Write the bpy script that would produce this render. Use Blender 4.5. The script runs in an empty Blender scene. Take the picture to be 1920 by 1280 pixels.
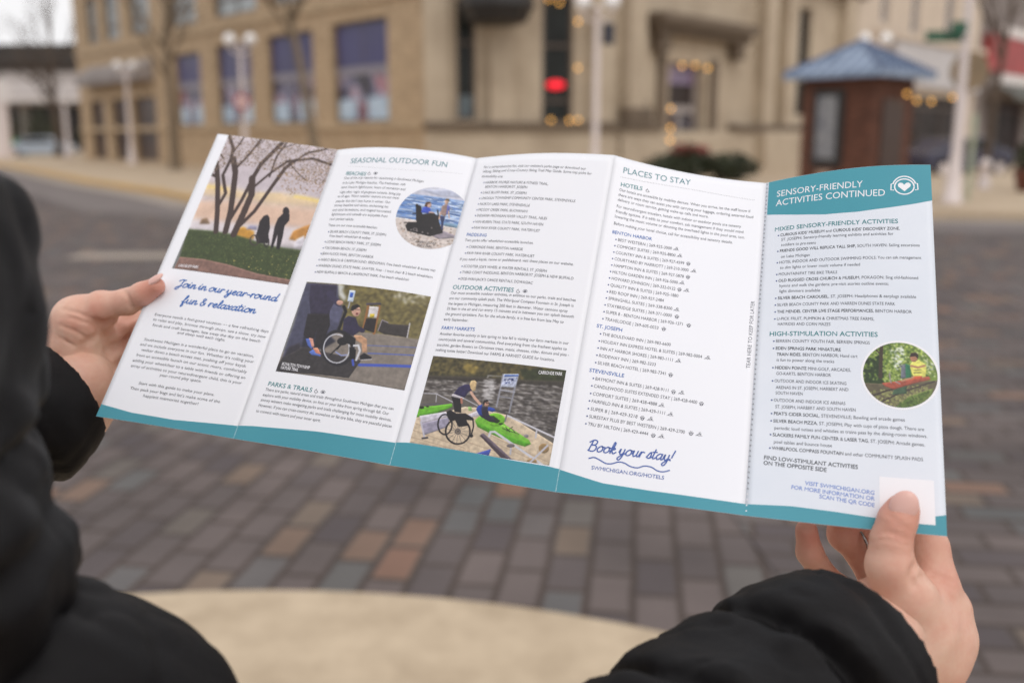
import bpy, bmesh, math, random
import numpy as np
from mathutils import Vector, Matrix

# ---------------------------------------------------------------- camera, sky, sun, exposure
scene = bpy.context.scene
C = scene.collection
R = math.radians
cam_data = bpy.data.cameras.new('camera')
cam = bpy.data.objects.new('camera', cam_data); C.objects.link(cam)
CAM_H, PITCH = 1.45, 11.651
cam.location = (0, 0, CAM_H); cam.rotation_euler = (R(90 - PITCH), 0, 0)
cam_data.lens = 35.0; cam_data.sensor_width = 36.0; cam_data.clip_start = 0.02; cam_data.clip_end = 2000
cam_data.dof.use_dof = True; cam_data.dof.focus_distance = 0.60; cam_data.dof.aperture_fstop = 4.6
scene.camera = cam

SUN_EL, SUN_AZ = 52.0, 150.0            # azimuth clockwise from +Y: behind the camera, to its right
world = bpy.data.worlds.new('World'); scene.world = world; world.use_nodes = True
wn = world.node_tree.nodes; wl = world.node_tree.links
bg = wn['Background']
sky = wn.new('ShaderNodeTexSky'); sky.sky_type = 'NISHITA'; sky.sun_disc = False
sky.sun_elevation = R(SUN_EL); sky.sun_rotation = R(SUN_AZ); sky.dust_density = 4.0; sky.air_density = 1.2
hs = wn.new('ShaderNodeHueSaturation'); hs.inputs['Saturation'].default_value = 0.18   # overcast: the blue is veiled
cloud = wn.new('ShaderNodeMix'); cloud.data_type = 'RGBA'; cloud.inputs[0].default_value = 0.8   # closed cloud deck over the clear sky
cloud.inputs[7].default_value = (10.0, 9.9, 10.0, 1)
wl.new(sky.outputs[0], hs.inputs['Color']); wl.new(hs.outputs[0], cloud.inputs[6]); wl.new(cloud.outputs[2], bg.inputs['Color'])
bg.inputs['Strength'].default_value = 0.15
sd = bpy.data.lights.new('sun', 'SUN'); sd.energy = 0.8; sd.angle = R(40); sd.color = (1.0, 0.96, 0.9)
sun = bpy.data.objects.new('sun', sd); C.objects.link(sun)
sun.rotation_euler = (R(90 - SUN_EL), 0, R(180 - SUN_AZ))
scene.view_settings.view_transform = 'Standard'; scene.view_settings.look = 'None'
scene.view_settings.exposure = -0.44; scene.view_settings.gamma = 1.0; scene.view_settings.use_curve_mapping = False
scene.render.engine = 'CYCLES'; scene.cycles.use_denoising = True; scene.cycles.denoising_input_passes = 'RGB_ALBEDO'; scene.cycles.denoising_prefilter = 'NONE'; scene.cycles.use_adaptive_sampling = False; scene.cycles.sample_clamp_indirect = 4.0; scene.cycles.max_bounces = 6

rng = random.Random(7)
nrg = np.random.default_rng(7)

# ---------------------------------------------------------------- helpers
def lin(c):
    c = np.asarray(c, float) / 255.0
    return np.where(c <= 0.04045, c / 12.92, ((c + 0.055) / 1.055) ** 2.4)

def mat(name, rgb, rough=0.7, var=0.0, scale=8.0, bump=0.0, metal=0.0, emit=0.0, spec=0.5, sss=0.0, bscale=None, var_rgb=None, coat=0.0):
    m = bpy.data.materials.new(name); m.use_nodes = True
    nt = m.node_tree; b = nt.nodes['Principled BSDF']
    col = tuple(float(v) for v in lin(rgb)) + (1,)
    b.inputs['Base Color'].default_value = col
    b.inputs['Roughness'].default_value = rough; b.inputs['Metallic'].default_value = metal
    b.inputs['Specular IOR Level'].default_value = spec
    b.inputs['Coat Weight'].default_value = coat
    if sss:
        b.inputs['Subsurface Weight'].default_value = sss; b.inputs['Subsurface Radius'].default_value = (1, .35, .2); b.inputs['Subsurface Scale'].default_value = 0.004
    if emit:
        b.inputs['Emission Color'].default_value = col; b.inputs['Emission Strength'].default_value = emit
    if var or bump:
        tc = nt.nodes.new('ShaderNodeTexCoord')
        nz = nt.nodes.new('ShaderNodeTexNoise'); nz.inputs['Scale'].default_value = scale; nz.inputs['Detail'].default_value = 6; nz.inputs['Roughness'].default_value = .62
        nt.links.new(tc.outputs['Object'], nz.inputs['Vector'])
    if var:
        mx = nt.nodes.new('ShaderNodeMix'); mx.data_type = 'RGBA'
        c2 = lin(var_rgb) if var_rgb else np.array(col[:3]) * 0.35
        mp = nt.nodes.new('ShaderNodeMapRange'); mp.inputs[1].default_value = 0.35; mp.inputs[2].default_value = 0.72; mp.inputs[4].default_value = var
        nt.links.new(nz.outputs[0], mp.inputs[0]); nt.links.new(mp.outputs[0], mx.inputs[0])
        mx.inputs[6].default_value = col; mx.inputs[7].default_value = tuple(float(v) for v in c2) + (1,)
        nt.links.new(mx.outputs[2], b.inputs['Base Color'])
    if bump:
        n2 = nz
        if bscale:
            n2 = nt.nodes.new('ShaderNodeTexNoise'); n2.inputs['Scale'].default_value = bscale; n2.inputs['Detail'].default_value = 5
            nt.links.new(tc.outputs['Object'], n2.inputs['Vector'])
        bp = nt.nodes.new('ShaderNodeBump'); bp.inputs['Strength'].default_value = 0.6; bp.inputs['Distance'].default_value = bump
        nt.links.new(n2.outputs[0], bp.inputs['Height']); nt.links.new(bp.outputs[0], b.inputs['Normal'])
    return m

def brick_mat(name, ramp, mortar, bw, bh, rot=0.0, plane='XY', ab=(1, 1), msize=0.012, rough=0.85, bump=0.004, stain=0.25, offset=0.5, msmooth=0.3):
    m = bpy.data.materials.new(name); m.use_nodes = True
    nt = m.node_tree; N = nt.nodes; Lk = nt.links; b = N['Principled BSDF']; b.inputs['Roughness'].default_value = rough
    b.inputs['Specular IOR Level'].default_value = 0.3
    tc = N.new('ShaderNodeTexCoord'); mp = N.new('ShaderNodeMapping'); mp.inputs['Rotation'].default_value = (0, 0, rot)
    wob = N.new('ShaderNodeTexNoise'); wob.inputs['Scale'].default_value = 3.0
    add = N.new('ShaderNodeMix'); add.data_type = 'VECTOR'; add.inputs[0].default_value = 0.018
    Lk.new(tc.outputs['Object'], mp.inputs[0]); Lk.new(mp.outputs[0], add.inputs[4]); Lk.new(tc.outputs['Object'], wob.inputs['Vector']); Lk.new(wob.outputs['Color'], add.inputs[5])
    vec = add.outputs[1]
    if plane == 'XZ':
        sp = N.new('ShaderNodeSeparateXYZ'); cb = N.new('ShaderNodeCombineXYZ'); Lk.new(tc.outputs['Object'], sp.inputs[0]); 
        ad = N.new('ShaderNodeMath'); ad.operation = 'MULTIPLY_ADD'; m0 = N.new('ShaderNodeMath'); m0.operation = 'MULTIPLY'; Lk.new(sp.outputs[0], m0.inputs[0]); m0.inputs[1].default_value = ab[0]; Lk.new(sp.outputs[1], ad.inputs[0]); ad.inputs[1].default_value = ab[1]; Lk.new(m0.outputs[0], ad.inputs[2])
        Lk.new(ad.outputs[0], cb.inputs[0]); Lk.new(sp.outputs[2], cb.inputs[1]); vec = cb.outputs[0]
    bt = N.new('ShaderNodeTexBrick'); bt.offset = offset; bt.inputs['Scale'].default_value = 1.0; bt.inputs['Brick Width'].default_value = bw; bt.inputs['Row Height'].default_value = bh
    bt.inputs['Mortar Size'].default_value = msize; bt.inputs['Mortar Smooth'].default_value = msmooth; bt.inputs['Color1'].default_value = (0, 0, 0, 1); bt.inputs['Color2'].default_value = (1, 1, 1, 1); bt.inputs['Mortar'].default_value = (.5, .5, .5, 1)
    Lk.new(vec, bt.inputs['Vector'])
    cr = N.new('ShaderNodeValToRGB'); cr.color_ramp.interpolation = 'LINEAR'
    els = cr.color_ramp.elements
    for k, (p, c) in enumerate(ramp):
        e = els[k] if k < 2 else els.new(p)
        e.position = p; e.color = tuple(float(v) for v in lin(c)) + (1,)
    Lk.new(bt.outputs['Color'], cr.inputs[0])
    mx = N.new('ShaderNodeMix'); mx.data_type = 'RGBA'; Lk.new(bt.outputs['Fac'], mx.inputs[0]); Lk.new(cr.outputs[0], mx.inputs[6]); mx.inputs[7].default_value = tuple(float(v) for v in lin(mortar)) + (1,)
    nz = N.new('ShaderNodeTexNoise'); nz.inputs['Scale'].default_value = 1.7; nz.inputs['Detail'].default_value = 8
    Lk.new(tc.outputs['Object'], nz.inputs['Vector'])
    mr = N.new('ShaderNodeMapRange'); mr.inputs[1].default_value = .3; mr.inputs[2].default_value = .75; mr.inputs[3].default_value = 1.0 + stain * .4; mr.inputs[4].default_value = 1.0 - stain
    Lk.new(nz.outputs[0], mr.inputs[0])
    ml = N.new('ShaderNodeMix'); ml.data_type = 'RGBA'; ml.blend_type = 'MULTIPLY'; ml.inputs[0].default_value = 1.0
    Lk.new(mx.outputs[2], ml.inputs[6]); Lk.new(mr.outputs[0], ml.inputs[7]); Lk.new(ml.outputs[2], b.inputs['Base Color'])
    inv = N.new('ShaderNodeMath'); inv.operation = 'SUBTRACT'; inv.inputs[0].default_value = 1.0; Lk.new(bt.outputs['Fac'], inv.inputs[1])
    bp = N.new('ShaderNodeBump'); bp.inputs['Distance'].default_value = bump; bp.inputs['Strength'].default_value = 1.0; Lk.new(inv.outputs[0], bp.inputs['Height']); Lk.new(bp.outputs[0], b.inputs['Normal'])
    return m

def vcol_mat(name, rough=0.5, spec=0.5):
    m = bpy.data.materials.new(name); m.use_nodes = True
    nt = m.node_tree; b = nt.nodes['Principled BSDF']; a = nt.nodes.new('ShaderNodeVertexColor'); a.layer_name = 'Col'
    nt.links.new(a.outputs[0], b.inputs['Base Color']); b.inputs['Roughness'].default_value = rough; b.inputs['Specular IOR Level'].default_value = spec
    return m

def link(name, me, m, parent=None):
    o = bpy.data.objects.new(name, me); C.objects.link(o)
    if m is not None: me.materials.append(m)
    if parent is not None: o.parent = parent
    return o

def tag(o, label=None, cat=None, group=None, kind=None):
    if label: o['label'] = label
    if cat: o['category'] = cat
    if group: o['group'] = group
    if kind: o['kind'] = kind
    return o

def thing(name, label, cat, group=None, loc=(0, 0, 0), rz=0):
    o = bpy.data.objects.new(name, None); C.objects.link(o); o.location = loc; o.rotation_euler = (0, 0, rz); o.empty_display_size = .2
    return tag(o, label, cat, group)

def copy_tree(o, parent=None):
    c = o.copy(); C.objects.link(c)
    if parent is not None: c.parent = parent
    for ch in list(o.children): copy_tree(ch, c)
    return c

class MB:
    def __init__(s): s.v = []; s.f = []
    def add(s, vs, fs):
        k = len(s.v); s.v += [tuple(map(float, p)) for p in vs]; s.f += [tuple(i + k for i in f) for f in fs]; return s
    def quad(s, *p): return s.add(p, [tuple(range(len(p)))])
    def box(s, x0, x1, y0, y1, z0, z1, T=None):
        P = [(x, y, z) for z in (z0, z1) for x, y in ((x0, y0), (x1, y0), (x1, y1), (x0, y1))]
        if T: P = [T(*p) for p in P]
        return s.add(P, [(3, 2, 1, 0), (4, 5, 6, 7), (0, 1, 5, 4), (1, 2, 6, 5), (2, 3, 7, 6), (3, 0, 4, 7)])
    def prism(s, poly, z0, z1, T=None):
        n = len(poly); P = [(x, y, z0) for x, y in poly] + [(x, y, z1) for x, y in poly]
        if T: P = [T(*p) for p in P]
        return s.add(P, [tuple(range(n))[::-1], tuple(range(n, 2 * n))] + [(i, (i + 1) % n, n + (i + 1) % n, n + i) for i in range(n)])
    def tube(s, pts, rad, n=8, cap=True):
        pts = [Vector(p) for p in pts]
        if not hasattr(rad, '__len__'): rad = [rad] * len(pts)
        k = len(s.v); up = Vector((0.13, 0.21, 0.97))
        for i, p in enumerate(pts):
            d = (pts[min(i + 1, len(pts) - 1)] - pts[max(i - 1, 0)]).normalized()
            a = d.cross(up if abs(d.dot(up)) < .95 else Vector((1, 0, 0))).normalized(); b = d.cross(a)
            for j in range(n):
                t = 2 * math.pi * j / n; s.v.append(tuple(p + (a * math.cos(t) + b * math.sin(t)) * rad[i]))
        for i in range(len(pts) - 1):
            for j in range(n):
                q = k + i * n; s.f.append((q + j, q + (j + 1) % n, q + n + (j + 1) % n, q + n + j))
        if cap: s.f.append(tuple(range(k, k + n))[::-1]); s.f.append(tuple(range(k + (len(pts) - 1) * n, k + len(pts) * n)))
        return s
    def lathe(s, c, prof, n=20):
        return s.tube([(c[0], c[1], c[2] + z) for z, r in prof], [max(r, 1e-4) for z, r in prof], n)
    def ball(s, c, r, n=16, m=10, sc=(1, 1, 1)):
        k = len(s.v)
        for i in range(m + 1):
            t = math.pi * i / m
            for j in range(n):
                a = 2 * math.pi * j / n
                s.v.append((c[0] + r * sc[0] * math.sin(t) * math.cos(a), c[1] + r * sc[1] * math.sin(t) * math.sin(a), c[2] + r * sc[2] * math.cos(t)))
        for i in range(m):
            for j in range(n):
                s.f.append((k + i * n + j, k + (i + 1) * n + j, k + (i + 1) * n + (j + 1) % n, k + i * n + (j + 1) % n))
        return s
    def build(s, name, m, parent=None, smooth=False, bevel=0):
        me = bpy.data.meshes.new(name); me.from_pydata(s.v, [], s.f); me.update()
        bm = bmesh.new(); bm.from_mesh(me); bmesh.ops.remove_doubles(bm, verts=bm.verts, dist=1e-5); bmesh.ops.recalc_face_normals(bm, faces=bm.faces); bm.to_mesh(me); bm.free()
        if smooth:
            for p in me.polygons: p.use_smooth = True
        o = link(name, me, m, parent)
        if bevel:
            b = o.modifiers.new('bevel', 'BEVEL'); b.width = bevel; b.segments = 2; b.limit_method = 'ANGLE'; b.harden_normals = False
        return o

def struct(name, mb, m, **k):
    return tag(mb.build(name, m, **k), kind='structure')

# measured print layout (panel, style, text, u0, v0, u1, v1 in mm) and photo shapes
TW = [
 [-0.2185, 0.7549, 1.4516],
 [-0.1254, 0.7291, 1.4402],
 [-0.0248, 0.7034, 1.4348],
 [0.0672, 0.6642, 1.4377],
 [0.1658, 0.6565, 1.42],
 [0.2556, 0.6172, 1.4328],
]
BW = [
 [-0.2691, 0.621, 1.2726],
 [-0.1723, 0.5902, 1.2671],
 [-0.0731, 0.5659, 1.2581],
 [0.0246, 0.538, 1.2516],
 [0.1266, 0.5117, 1.2478],
 [0.2264, 0.4869, 1.2462],
]
TEXTS = [
 (0, 'script', 'Join in our year-round', 19.3, 128.97, 97.09, 129.24),
 (0, 'script', 'fun & relaxation', 28.09, 140.6, 84.82, 140.56),
 (0, 'body', 'Everyone needs a feel-good vacation — a few refreshing days', 11.44, 152.71, 99.61, 153.07),
 (0, 'body', 'to relax and play, browse through shops, see a show, try new', 11.84, 156.42, 98.75, 157.29),
 (0, 'body', 'foods and craft beverages, laze away the day on the beach', 13.19, 160.51, 96.23, 160.91),
 (0, 'body', 'and sleep well each night.', 34.13, 163.57, 71.53, 164.03),
 (0, 'body', 'Southwest Michigan is a wonderful place to go on vacation,', 11.49, 171.67, 95.57, 172.08),
 (0, 'body', "and we include everyone in our fun. Whether it's rolling your", 9.92, 175.57, 96.8, 176.0),
 (0, 'body', 'walker down a beach access mat, pushing off your kayak', 12.71, 179.35, 92.6, 179.89),
 (0, 'body', 'from an accessible launch on our scenic rivers, comfortably', 10.62, 183.5, 94.55, 183.76),
 (0, 'body', 'adding your wheelchair to a table with friends or offering an', 9.5, 187.6, 95.07, 187.91),
 (0, 'body', 'array of activities to your neurodivergent child, this is your', 9.97, 191.55, 93.82, 191.91),
 (0, 'body', 'year-round play space.', 34.27, 195.25, 65.76, 195.03),
 (0, 'body', 'Start with this guide to make your plans.', 21.25, 202.93, 78.29, 202.72),
 (0, 'body', "Then pack your bags and let's make some of the", 16.47, 207.16, 83.95, 206.8),
 (0, 'body', 'happiest memories together!', 28.31, 210.91, 69.66, 210.64),
 (1, 'title', 'SEASONAL OUTDOOR FUN', 14.16, 13.71, 84.47, 11.89),
 (1, 'teal', 'BEACHES', 13.83, 23.86, 29.56, 24.75),
 (1, 'body', 'One of the top reasons for vacationing in Southwest Michigan', 13.61, 27.61, 71.96, 26.95),
 (1, 'body', 'is its Lake Michigan beaches. The freshwater, soft', 13.81, 31.7, 60.1, 31.29),
 (1, 'body', 'sand, historic lighthouses, hours of recreation and', 13.85, 35.51, 61.05, 35.25),
 (1, 'body', 'night after night of gorgeous sunsets, bring joy', 13.94, 39.73, 58.92, 39.48),
 (1, 'body', 'to all ages. Warm weather seasons are our most', 13.63, 43.32, 58.55, 42.83),
 (1, 'body', "popular but don't stay home in winter. Our", 13.55, 47.41, 53.64, 46.91),
 (1, 'body', 'snowy beaches and dunes, enchanting ice', 13.39, 50.98, 53.05, 50.67),
 (1, 'body', 'and sand formations, and magical ice-coated', 13.28, 54.94, 55.95, 54.34),
 (1, 'body', 'lighthouses and catwalk are enjoyable from', 13.7, 58.65, 54.72, 58.21),
 (1, 'body', 'your parked vehicle.', 13.42, 62.49, 31.84, 62.68),
 (1, 'body', 'These are our most accessible beaches:', 13.97, 67.78, 50.0, 67.94),
 (1, 'body', '• SILVER BEACH COUNTY PARK, ST. JOSEPH,', 15.67, 73.17, 57.79, 72.76),
 (1, 'body', 'Free beach wheelchair & walker', 17.68, 76.57, 47.78, 76.61),
 (1, 'body', '• LIONS BEACH FAMILY PARK, ST. JOSEPH', 15.69, 81.4, 55.97, 81.11),
 (1, 'body', '• TISCORNIA BEACH, ST. JOSEPH', 15.81, 86.39, 47.35, 86.16),
 (1, 'body', '• JEAN KLOCK PARK, BENTON HARBOR', 15.63, 90.89, 53.39, 90.76),
 (1, 'body', '• WEKO BEACH & CAMPGROUND, BRIDGMAN, Free beach wheelchair & access mat', 15.69, 95.83, 96.06, 94.07),
 (1, 'body', '• WARREN DUNES STATE PARK, SAWYER, Free - 1 track chair & 2 beach wheelchairs', 15.57, 100.52, 95.58, 99.29),
 (1, 'body', '• NEW BUFFALO BEACH & LAKEFRONT PARK, Free beach wheelchair', 15.85, 105.48, 81.23, 104.01),
 (1, 'teal', 'PARKS & TRAILS', 10.16, 190.26, 40.63, 190.72),
 (1, 'body', 'There are parks, natural areas and trails throughout Southwest Michigan that you can', 9.74, 193.91, 94.8, 193.8),
 (1, 'body', 'explore with your mobility device, on foot or your bike from spring through fall. Our', 9.27, 197.64, 92.69, 197.5),
 (1, 'body', 'snowy winters make navigating parks and trails challenging for most mobility devices.', 9.03, 201.23, 95.39, 201.27),
 (1, 'body', 'However, if you can cross-country ski, snowshoe or fat tire bike, they are peaceful places', 8.77, 205.0, 96.62, 205.19),
 (1, 'body', 'to connect with nature and your inner spirit.', 8.57, 208.92, 52.33, 209.28),
 (2, 'body', "For a comprehensive list, visit our website's parks page or download our", 8.43, 9.65, 84.2, 12.67),
 (2, 'body', 'Hiking, Biking and Cross-Country Skiing Trail Map Guide. Some top picks for', 8.66, 13.39, 88.64, 16.17),
 (2, 'body', 'accessibility are:', 8.68, 17.18, 25.73, 18.87),
 (2, 'body', '• HARBOR SHORES NATURE & FITNESS TRAIL,', 11.41, 22.78, 60.4, 25.55),
 (2, 'body', 'BENTON HARBOR/ST. JOSEPH', 13.64, 26.52, 46.01, 28.36),
 (2, 'body', '• LAKE BLUFF PARK, ST. JOSEPH', 11.51, 31.12, 46.35, 32.92),
 (2, 'body', '• LINCOLN TOWNSHIP COMMUNITY CENTER PARK, STEVENSVILLE', 11.5, 35.86, 81.27, 37.71),
 (2, 'body', '• NORTH LAKE PARK, STEVENSVILLE', 11.61, 40.5, 50.54, 42.46),
 (2, 'body', '• MCCOY CREEK PARK, BUCHANAN', 11.72, 45.11, 49.83, 46.93),
 (2, 'body', '• INDIANA MICHIGAN RIVER VALLEY TRAIL, NILES', 11.71, 49.76, 64.43, 51.83),
 (2, 'body', '• VAN BUREN TRAIL STATE PARK, SOUTH HAVEN', 11.72, 54.74, 62.79, 56.47),
 (2, 'body', '• PAW PAW RIVER COUNTY PARK, WATERVLIET', 11.75, 59.48, 61.32, 61.28),
 (2, 'body', 'Two parks offer wheelchair-accessible launches.', 9.18, 69.2, 58.89, 70.5),
 (2, 'body', '• CARRONDE PARK, BENTON HARBOR', 11.69, 74.39, 52.46, 75.59),
 (2, 'body', '• PAW PAW RIVER COUNTY PARK, WATERVLIET', 11.77, 79.22, 61.24, 80.28),
 (2, 'body', 'If you need a kayak, canoe or paddleboard, visit these places on our website.', 9.11, 83.97, 88.07, 83.73),
 (2, 'blue', 'PADDLING', 9.13, 65.01, 24.37, 65.69),
 (2, 'body', "• SCOOTER JOE'S WHEEL & WATER RENTALS, ST. JOSEPH", 11.77, 89.29, 71.6, 90.24),
 (2, 'body', '• THIRD COAST PADDLING, BENTON HARBOR/ST. JOSEPH & NEW BUFFALO', 11.86, 93.93, 89.58, 93.68),
 (2, 'body', "• DOE-WAH-JACK'S CANOE RENTALS, DOWAGIAC", 12.01, 98.77, 64.11, 99.45),
 (2, 'body', 'Our most accessible outdoor activities, in addition to our parks, trails and beaches', 9.22, 109.57, 93.56, 108.23),
 (2, 'body', 'are our community splash pads. The Whirlpool Compass Fountain in St. Joseph is', 9.17, 113.51, 92.82, 112.11),
 (2, 'body', 'the largest in Michigan, measuring 200 feet in diameter. Water cannons spray', 9.36, 117.5, 89.71, 116.19),
 (2, 'body', '35 feet in the air and run every 15 minutes and in between you can splash beneath', 9.39, 121.18, 94.37, 119.45),
 (2, 'body', 'the ground sprinklers. Fun for the whole family, it is free fun from late May to', 9.34, 125.06, 88.49, 123.85),
 (2, 'body', 'early September.', 9.3, 128.93, 26.67, 128.8),
 (2, 'body', 'Another favorite activity in late spring to late fall is visiting our farm markets in our', 9.24, 139.39, 93.97, 137.49),
 (2, 'body', 'countryside and several communities. Find everything from the freshest apples to', 9.42, 143.24, 93.52, 141.4),
 (2, 'body', 'zucchini, garden flowers to Christmas trees, meats, cheeses, cider, donuts and pies -', 9.36, 147.22, 95.56, 145.03),
 (2, 'body', 'nothing tastes better! Download our FARMS & HARVEST GUIDE for locations.', 9.25, 150.77, 87.51, 149.47),
 (2, 'teal', 'OUTDOOR ACTIVITIES', 9.43, 105.68, 52.45, 105.87),
 (2, 'blue', 'FARM MARKETS', 9.37, 135.36, 32.36, 134.87),
 (3, 'title', 'PLACES TO STAY', 7.32, 11.34, 53.01, 9.38),
 (3, 'teal', 'HOTELS', 7.3, 21.68, 22.07, 21.04),
 (3, 'list', 'Our hotels are accessible by mobility devices. When you arrive, let the staff know if', 7.0, 25.37, 92.77, 24.89),
 (3, 'list', 'there are ways they can assist you with carrying your luggage, ordering external food', 7.0, 29.11, 95.04, 29.32),
 (3, 'list', 'delivery or room service, getting wake-up calls and more.', 7.08, 32.89, 66.9, 33.19),
 (3, 'list', 'For neurodivergent travelers, hotels with indoor or outdoor pools are sensory', 7.11, 37.78, 87.75, 37.63),
 (3, 'list', 'friendly options. If it adds to your comfort, ask management if they would mind', 7.14, 41.69, 89.63, 41.69),
 (3, 'list', 'lowering the music volume or dimming the overhead lights in the pool area, too.', 7.02, 45.47, 90.79, 45.75),
 (3, 'list', 'Before making your hotel choice, call for accessibility and sensory details.', 7.11, 50.65, 83.56, 50.58),
 (3, 'list', '• BEST WESTERN | 269-925-3000', 9.8, 61.95, 46.19, 61.4),
 (3, 'list', '• COMFORT SUITES | 269-925-8800', 9.8, 66.53, 49.0, 66.05),
 (3, 'list', '• COUNTRY INN & SUITES | 269-927-4599', 9.82, 71.23, 54.92, 70.85),
 (3, 'list', '• COURTYARD BY MARRIOTT | 269-210-3000', 9.72, 75.93, 58.1, 75.5),
 (3, 'list', '• HAMPTON INN & SUITES | 269-927-5878', 9.87, 80.54, 55.69, 80.51),
 (3, 'list', '• HILTON GARDEN INN | 269-926-5000', 9.76, 85.19, 52.44, 85.4),
 (3, 'list', '• HOWARD JOHNSON | 269-332-0122', 9.78, 89.78, 51.52, 90.17),
 (3, 'blue', 'BENTON HARBOR', 7.07, 57.21, 32.81, 56.96),
 (3, 'list', '• QUALITY INN & SUITES | 269-925-1880', 9.81, 94.53, 53.75, 94.88),
 (3, 'list', '• RED ROOF INN | 269-927-2484', 9.85, 99.36, 45.37, 99.53),
 (3, 'list', '• SPRINGHILL SUITES | 269-338-8300', 9.84, 103.83, 51.05, 104.37),
 (3, 'list', '• STAYBRIDGE SUITES | 269-371-0000', 9.8, 108.62, 51.27, 109.28),
 (3, 'list', '• SUPER 8 - BENTON HARBOR | 269-926-1371', 9.9, 113.28, 58.67, 114.25),
 (3, 'list', '• TRAVELODGE | 269-605-0033', 9.87, 118.09, 44.33, 118.97),
 (3, 'list', '• THE BOULEVARD INN | 269-983-6600', 9.94, 128.34, 52.65, 129.35),
 (3, 'list', '• HOLIDAY INN EXPRESS HOTEL & SUITES | 269-982-0004', 9.92, 133.14, 71.49, 134.83),
 (3, 'list', '• INN AT HARBOR SHORES | 269-983-1111', 9.9, 137.83, 55.25, 139.37),
 (3, 'list', '• RODEWAY INN | 269-982-3333', 9.9, 142.65, 45.49, 143.87),
 (3, 'list', '• SILVER BEACH HOTEL | 269-983-7341', 9.91, 147.51, 52.17, 148.93),
 (3, 'list', '• BAYMONT INN & SUITES | 269-428-9111', 10.04, 157.84, 54.9, 159.67),
 (3, 'list', '• CANDLEWOOD SUITES EXTENDED STAY | 269-428-4400', 9.91, 162.63, 71.32, 164.97),
 (3, 'list', '• COMFORT SUITES | 269-428-4888', 9.96, 167.59, 49.03, 169.26),
 (3, 'list', '• FAIRFIELD INN & SUITES | 269-429-1111', 9.97, 172.3, 54.5, 174.3),
 (3, 'list', '• SUPER 8 | 269-429-3218', 10.02, 177.2, 38.99, 178.58),
 (3, 'list', '• SURESTAY PLUS BY BEST WESTERN | 269-429-2700', 10.04, 181.92, 66.2, 184.58),
 (3, 'list', '• TRU BY HILTON | 269-429-4444', 10.07, 186.68, 46.21, 188.39),
 (3, 'blue', 'ST. JOSEPH', 7.23, 123.55, 23.09, 124.0),
 (3, 'blue', 'STEVENSVILLE', 7.3, 153.04, 28.1, 153.83),
 (3, 'script', 'Book your stay!', 14.06, 201.89, 61.09, 202.32),
 (3, 'web', 'SWMICHIGAN.ORG/HOTELS', 17.52, 212.86, 57.69, 213.84),
 (3, 'tear', 'TEAR HERE TO KEEP FOR LATER', 99.24, 137.91, 99.38, 91.2),
 (4, 'head', 'SENSORY-FRIENDLY', 7.44, 13.29, 61.62, 14.72),
 (4, 'head', 'ACTIVITIES CONTINUED', 7.34, 20.56, 74.97, 21.76),
 (4, 'teal', 'MIXED SENSORY-FRIENDLY ACTIVITIES', 7.38, 40.23, 81.95, 41.15),
 (4, 'body', "• *CURIOUS KIDS' MUSEUM* and *CURIOUS KIDS' DISCOVERY ZONE*,", 9.71, 44.59, 82.79, 45.76),
 (4, 'body', 'ST. JOSEPH; Sensory-friendly learning exhibits and activities for', 11.98, 48.12, 79.06, 49.3),
 (4, 'body', 'toddlers to pre-teens', 12.14, 52.05, 33.63, 52.74),
 (4, 'body', '• *FRIENDS GOOD WILL REPLICA TALL SHIP,* SOUTH HAVEN; Sailing excursions', 9.87, 56.45, 93.69, 57.19),
 (4, 'body', 'on Lake Michigan', 12.28, 60.7, 30.23, 61.16),
 (4, 'body', '• HOTEL INDOOR AND OUTDOOR SWIMMING POOLS; You can ask management', 9.89, 64.9, 94.23, 65.57),
 (4, 'body', 'to dim lights or lower music volume if needed', 12.13, 68.81, 59.86, 69.68),
 (4, 'body', '• MOUNTAIN/FAT TIRE BIKE TRAILS', 9.92, 73.42, 46.53, 74.33),
 (4, 'body', '• *OLD RUGGED CROSS CHURCH & MUSEUM*, POKAGON; Sing old-fashioned', 9.92, 78.07, 92.23, 78.94),
 (4, 'body', 'hymns and walk the gardens; pre-visit stories outline events;', 12.12, 81.84, 75.8, 82.97),
 (4, 'body', 'light dimmers available', 12.27, 85.57, 36.82, 86.36),
 (4, 'body', '• *SILVER BEACH CAROUSEL*, ST. JOSEPH; Headphones & earplugs available', 9.99, 90.44, 90.71, 91.23),
 (4, 'body', '• SILVER BEACH COUNTY PARK AND WARREN DUNES STATE PARK', 9.99, 95.21, 79.03, 96.08),
 (4, 'body', '• *THE MENDEL CENTER LIVE STAGE PERFORMANCES*, BENTON HARBOR', 10.07, 100.03, 88.03, 100.9),
 (4, 'body', '• U-PICK FRUIT, PUMPKIN & CHRISTMAS TREE FARMS,', 10.09, 104.89, 67.47, 105.9),
 (4, 'body', 'HAYRIDES AND CORN MAZES', 12.29, 108.56, 42.98, 109.34),
 (4, 'body', '• BERRIEN COUNTY YOUTH FAIR, BERRIEN SPRINGS', 10.17, 120.07, 64.88, 120.98),
 (4, 'body', '• *EDEN SPRINGS PARK MINIATURE*', 10.19, 124.93, 48.87, 125.76),
 (4, 'body', '*TRAIN RIDES*, BENTON HARBOR; Hand cart', 12.62, 129.01, 58.03, 129.52),
 (4, 'body', 'is fun to power along the tracks', 12.64, 132.61, 45.35, 133.15),
 (4, 'body', '• *HIDDEN POINTE* MINI-GOLF, ARCADES,', 10.43, 137.76, 54.5, 138.28),
 (4, 'body', 'GO-KARTS, BENTON HARBOR', 12.82, 141.56, 43.46, 141.78),
 (4, 'body', '• OUTDOOR AND INDOOR ICE SKATING', 10.62, 146.3, 52.09, 146.6),
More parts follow.
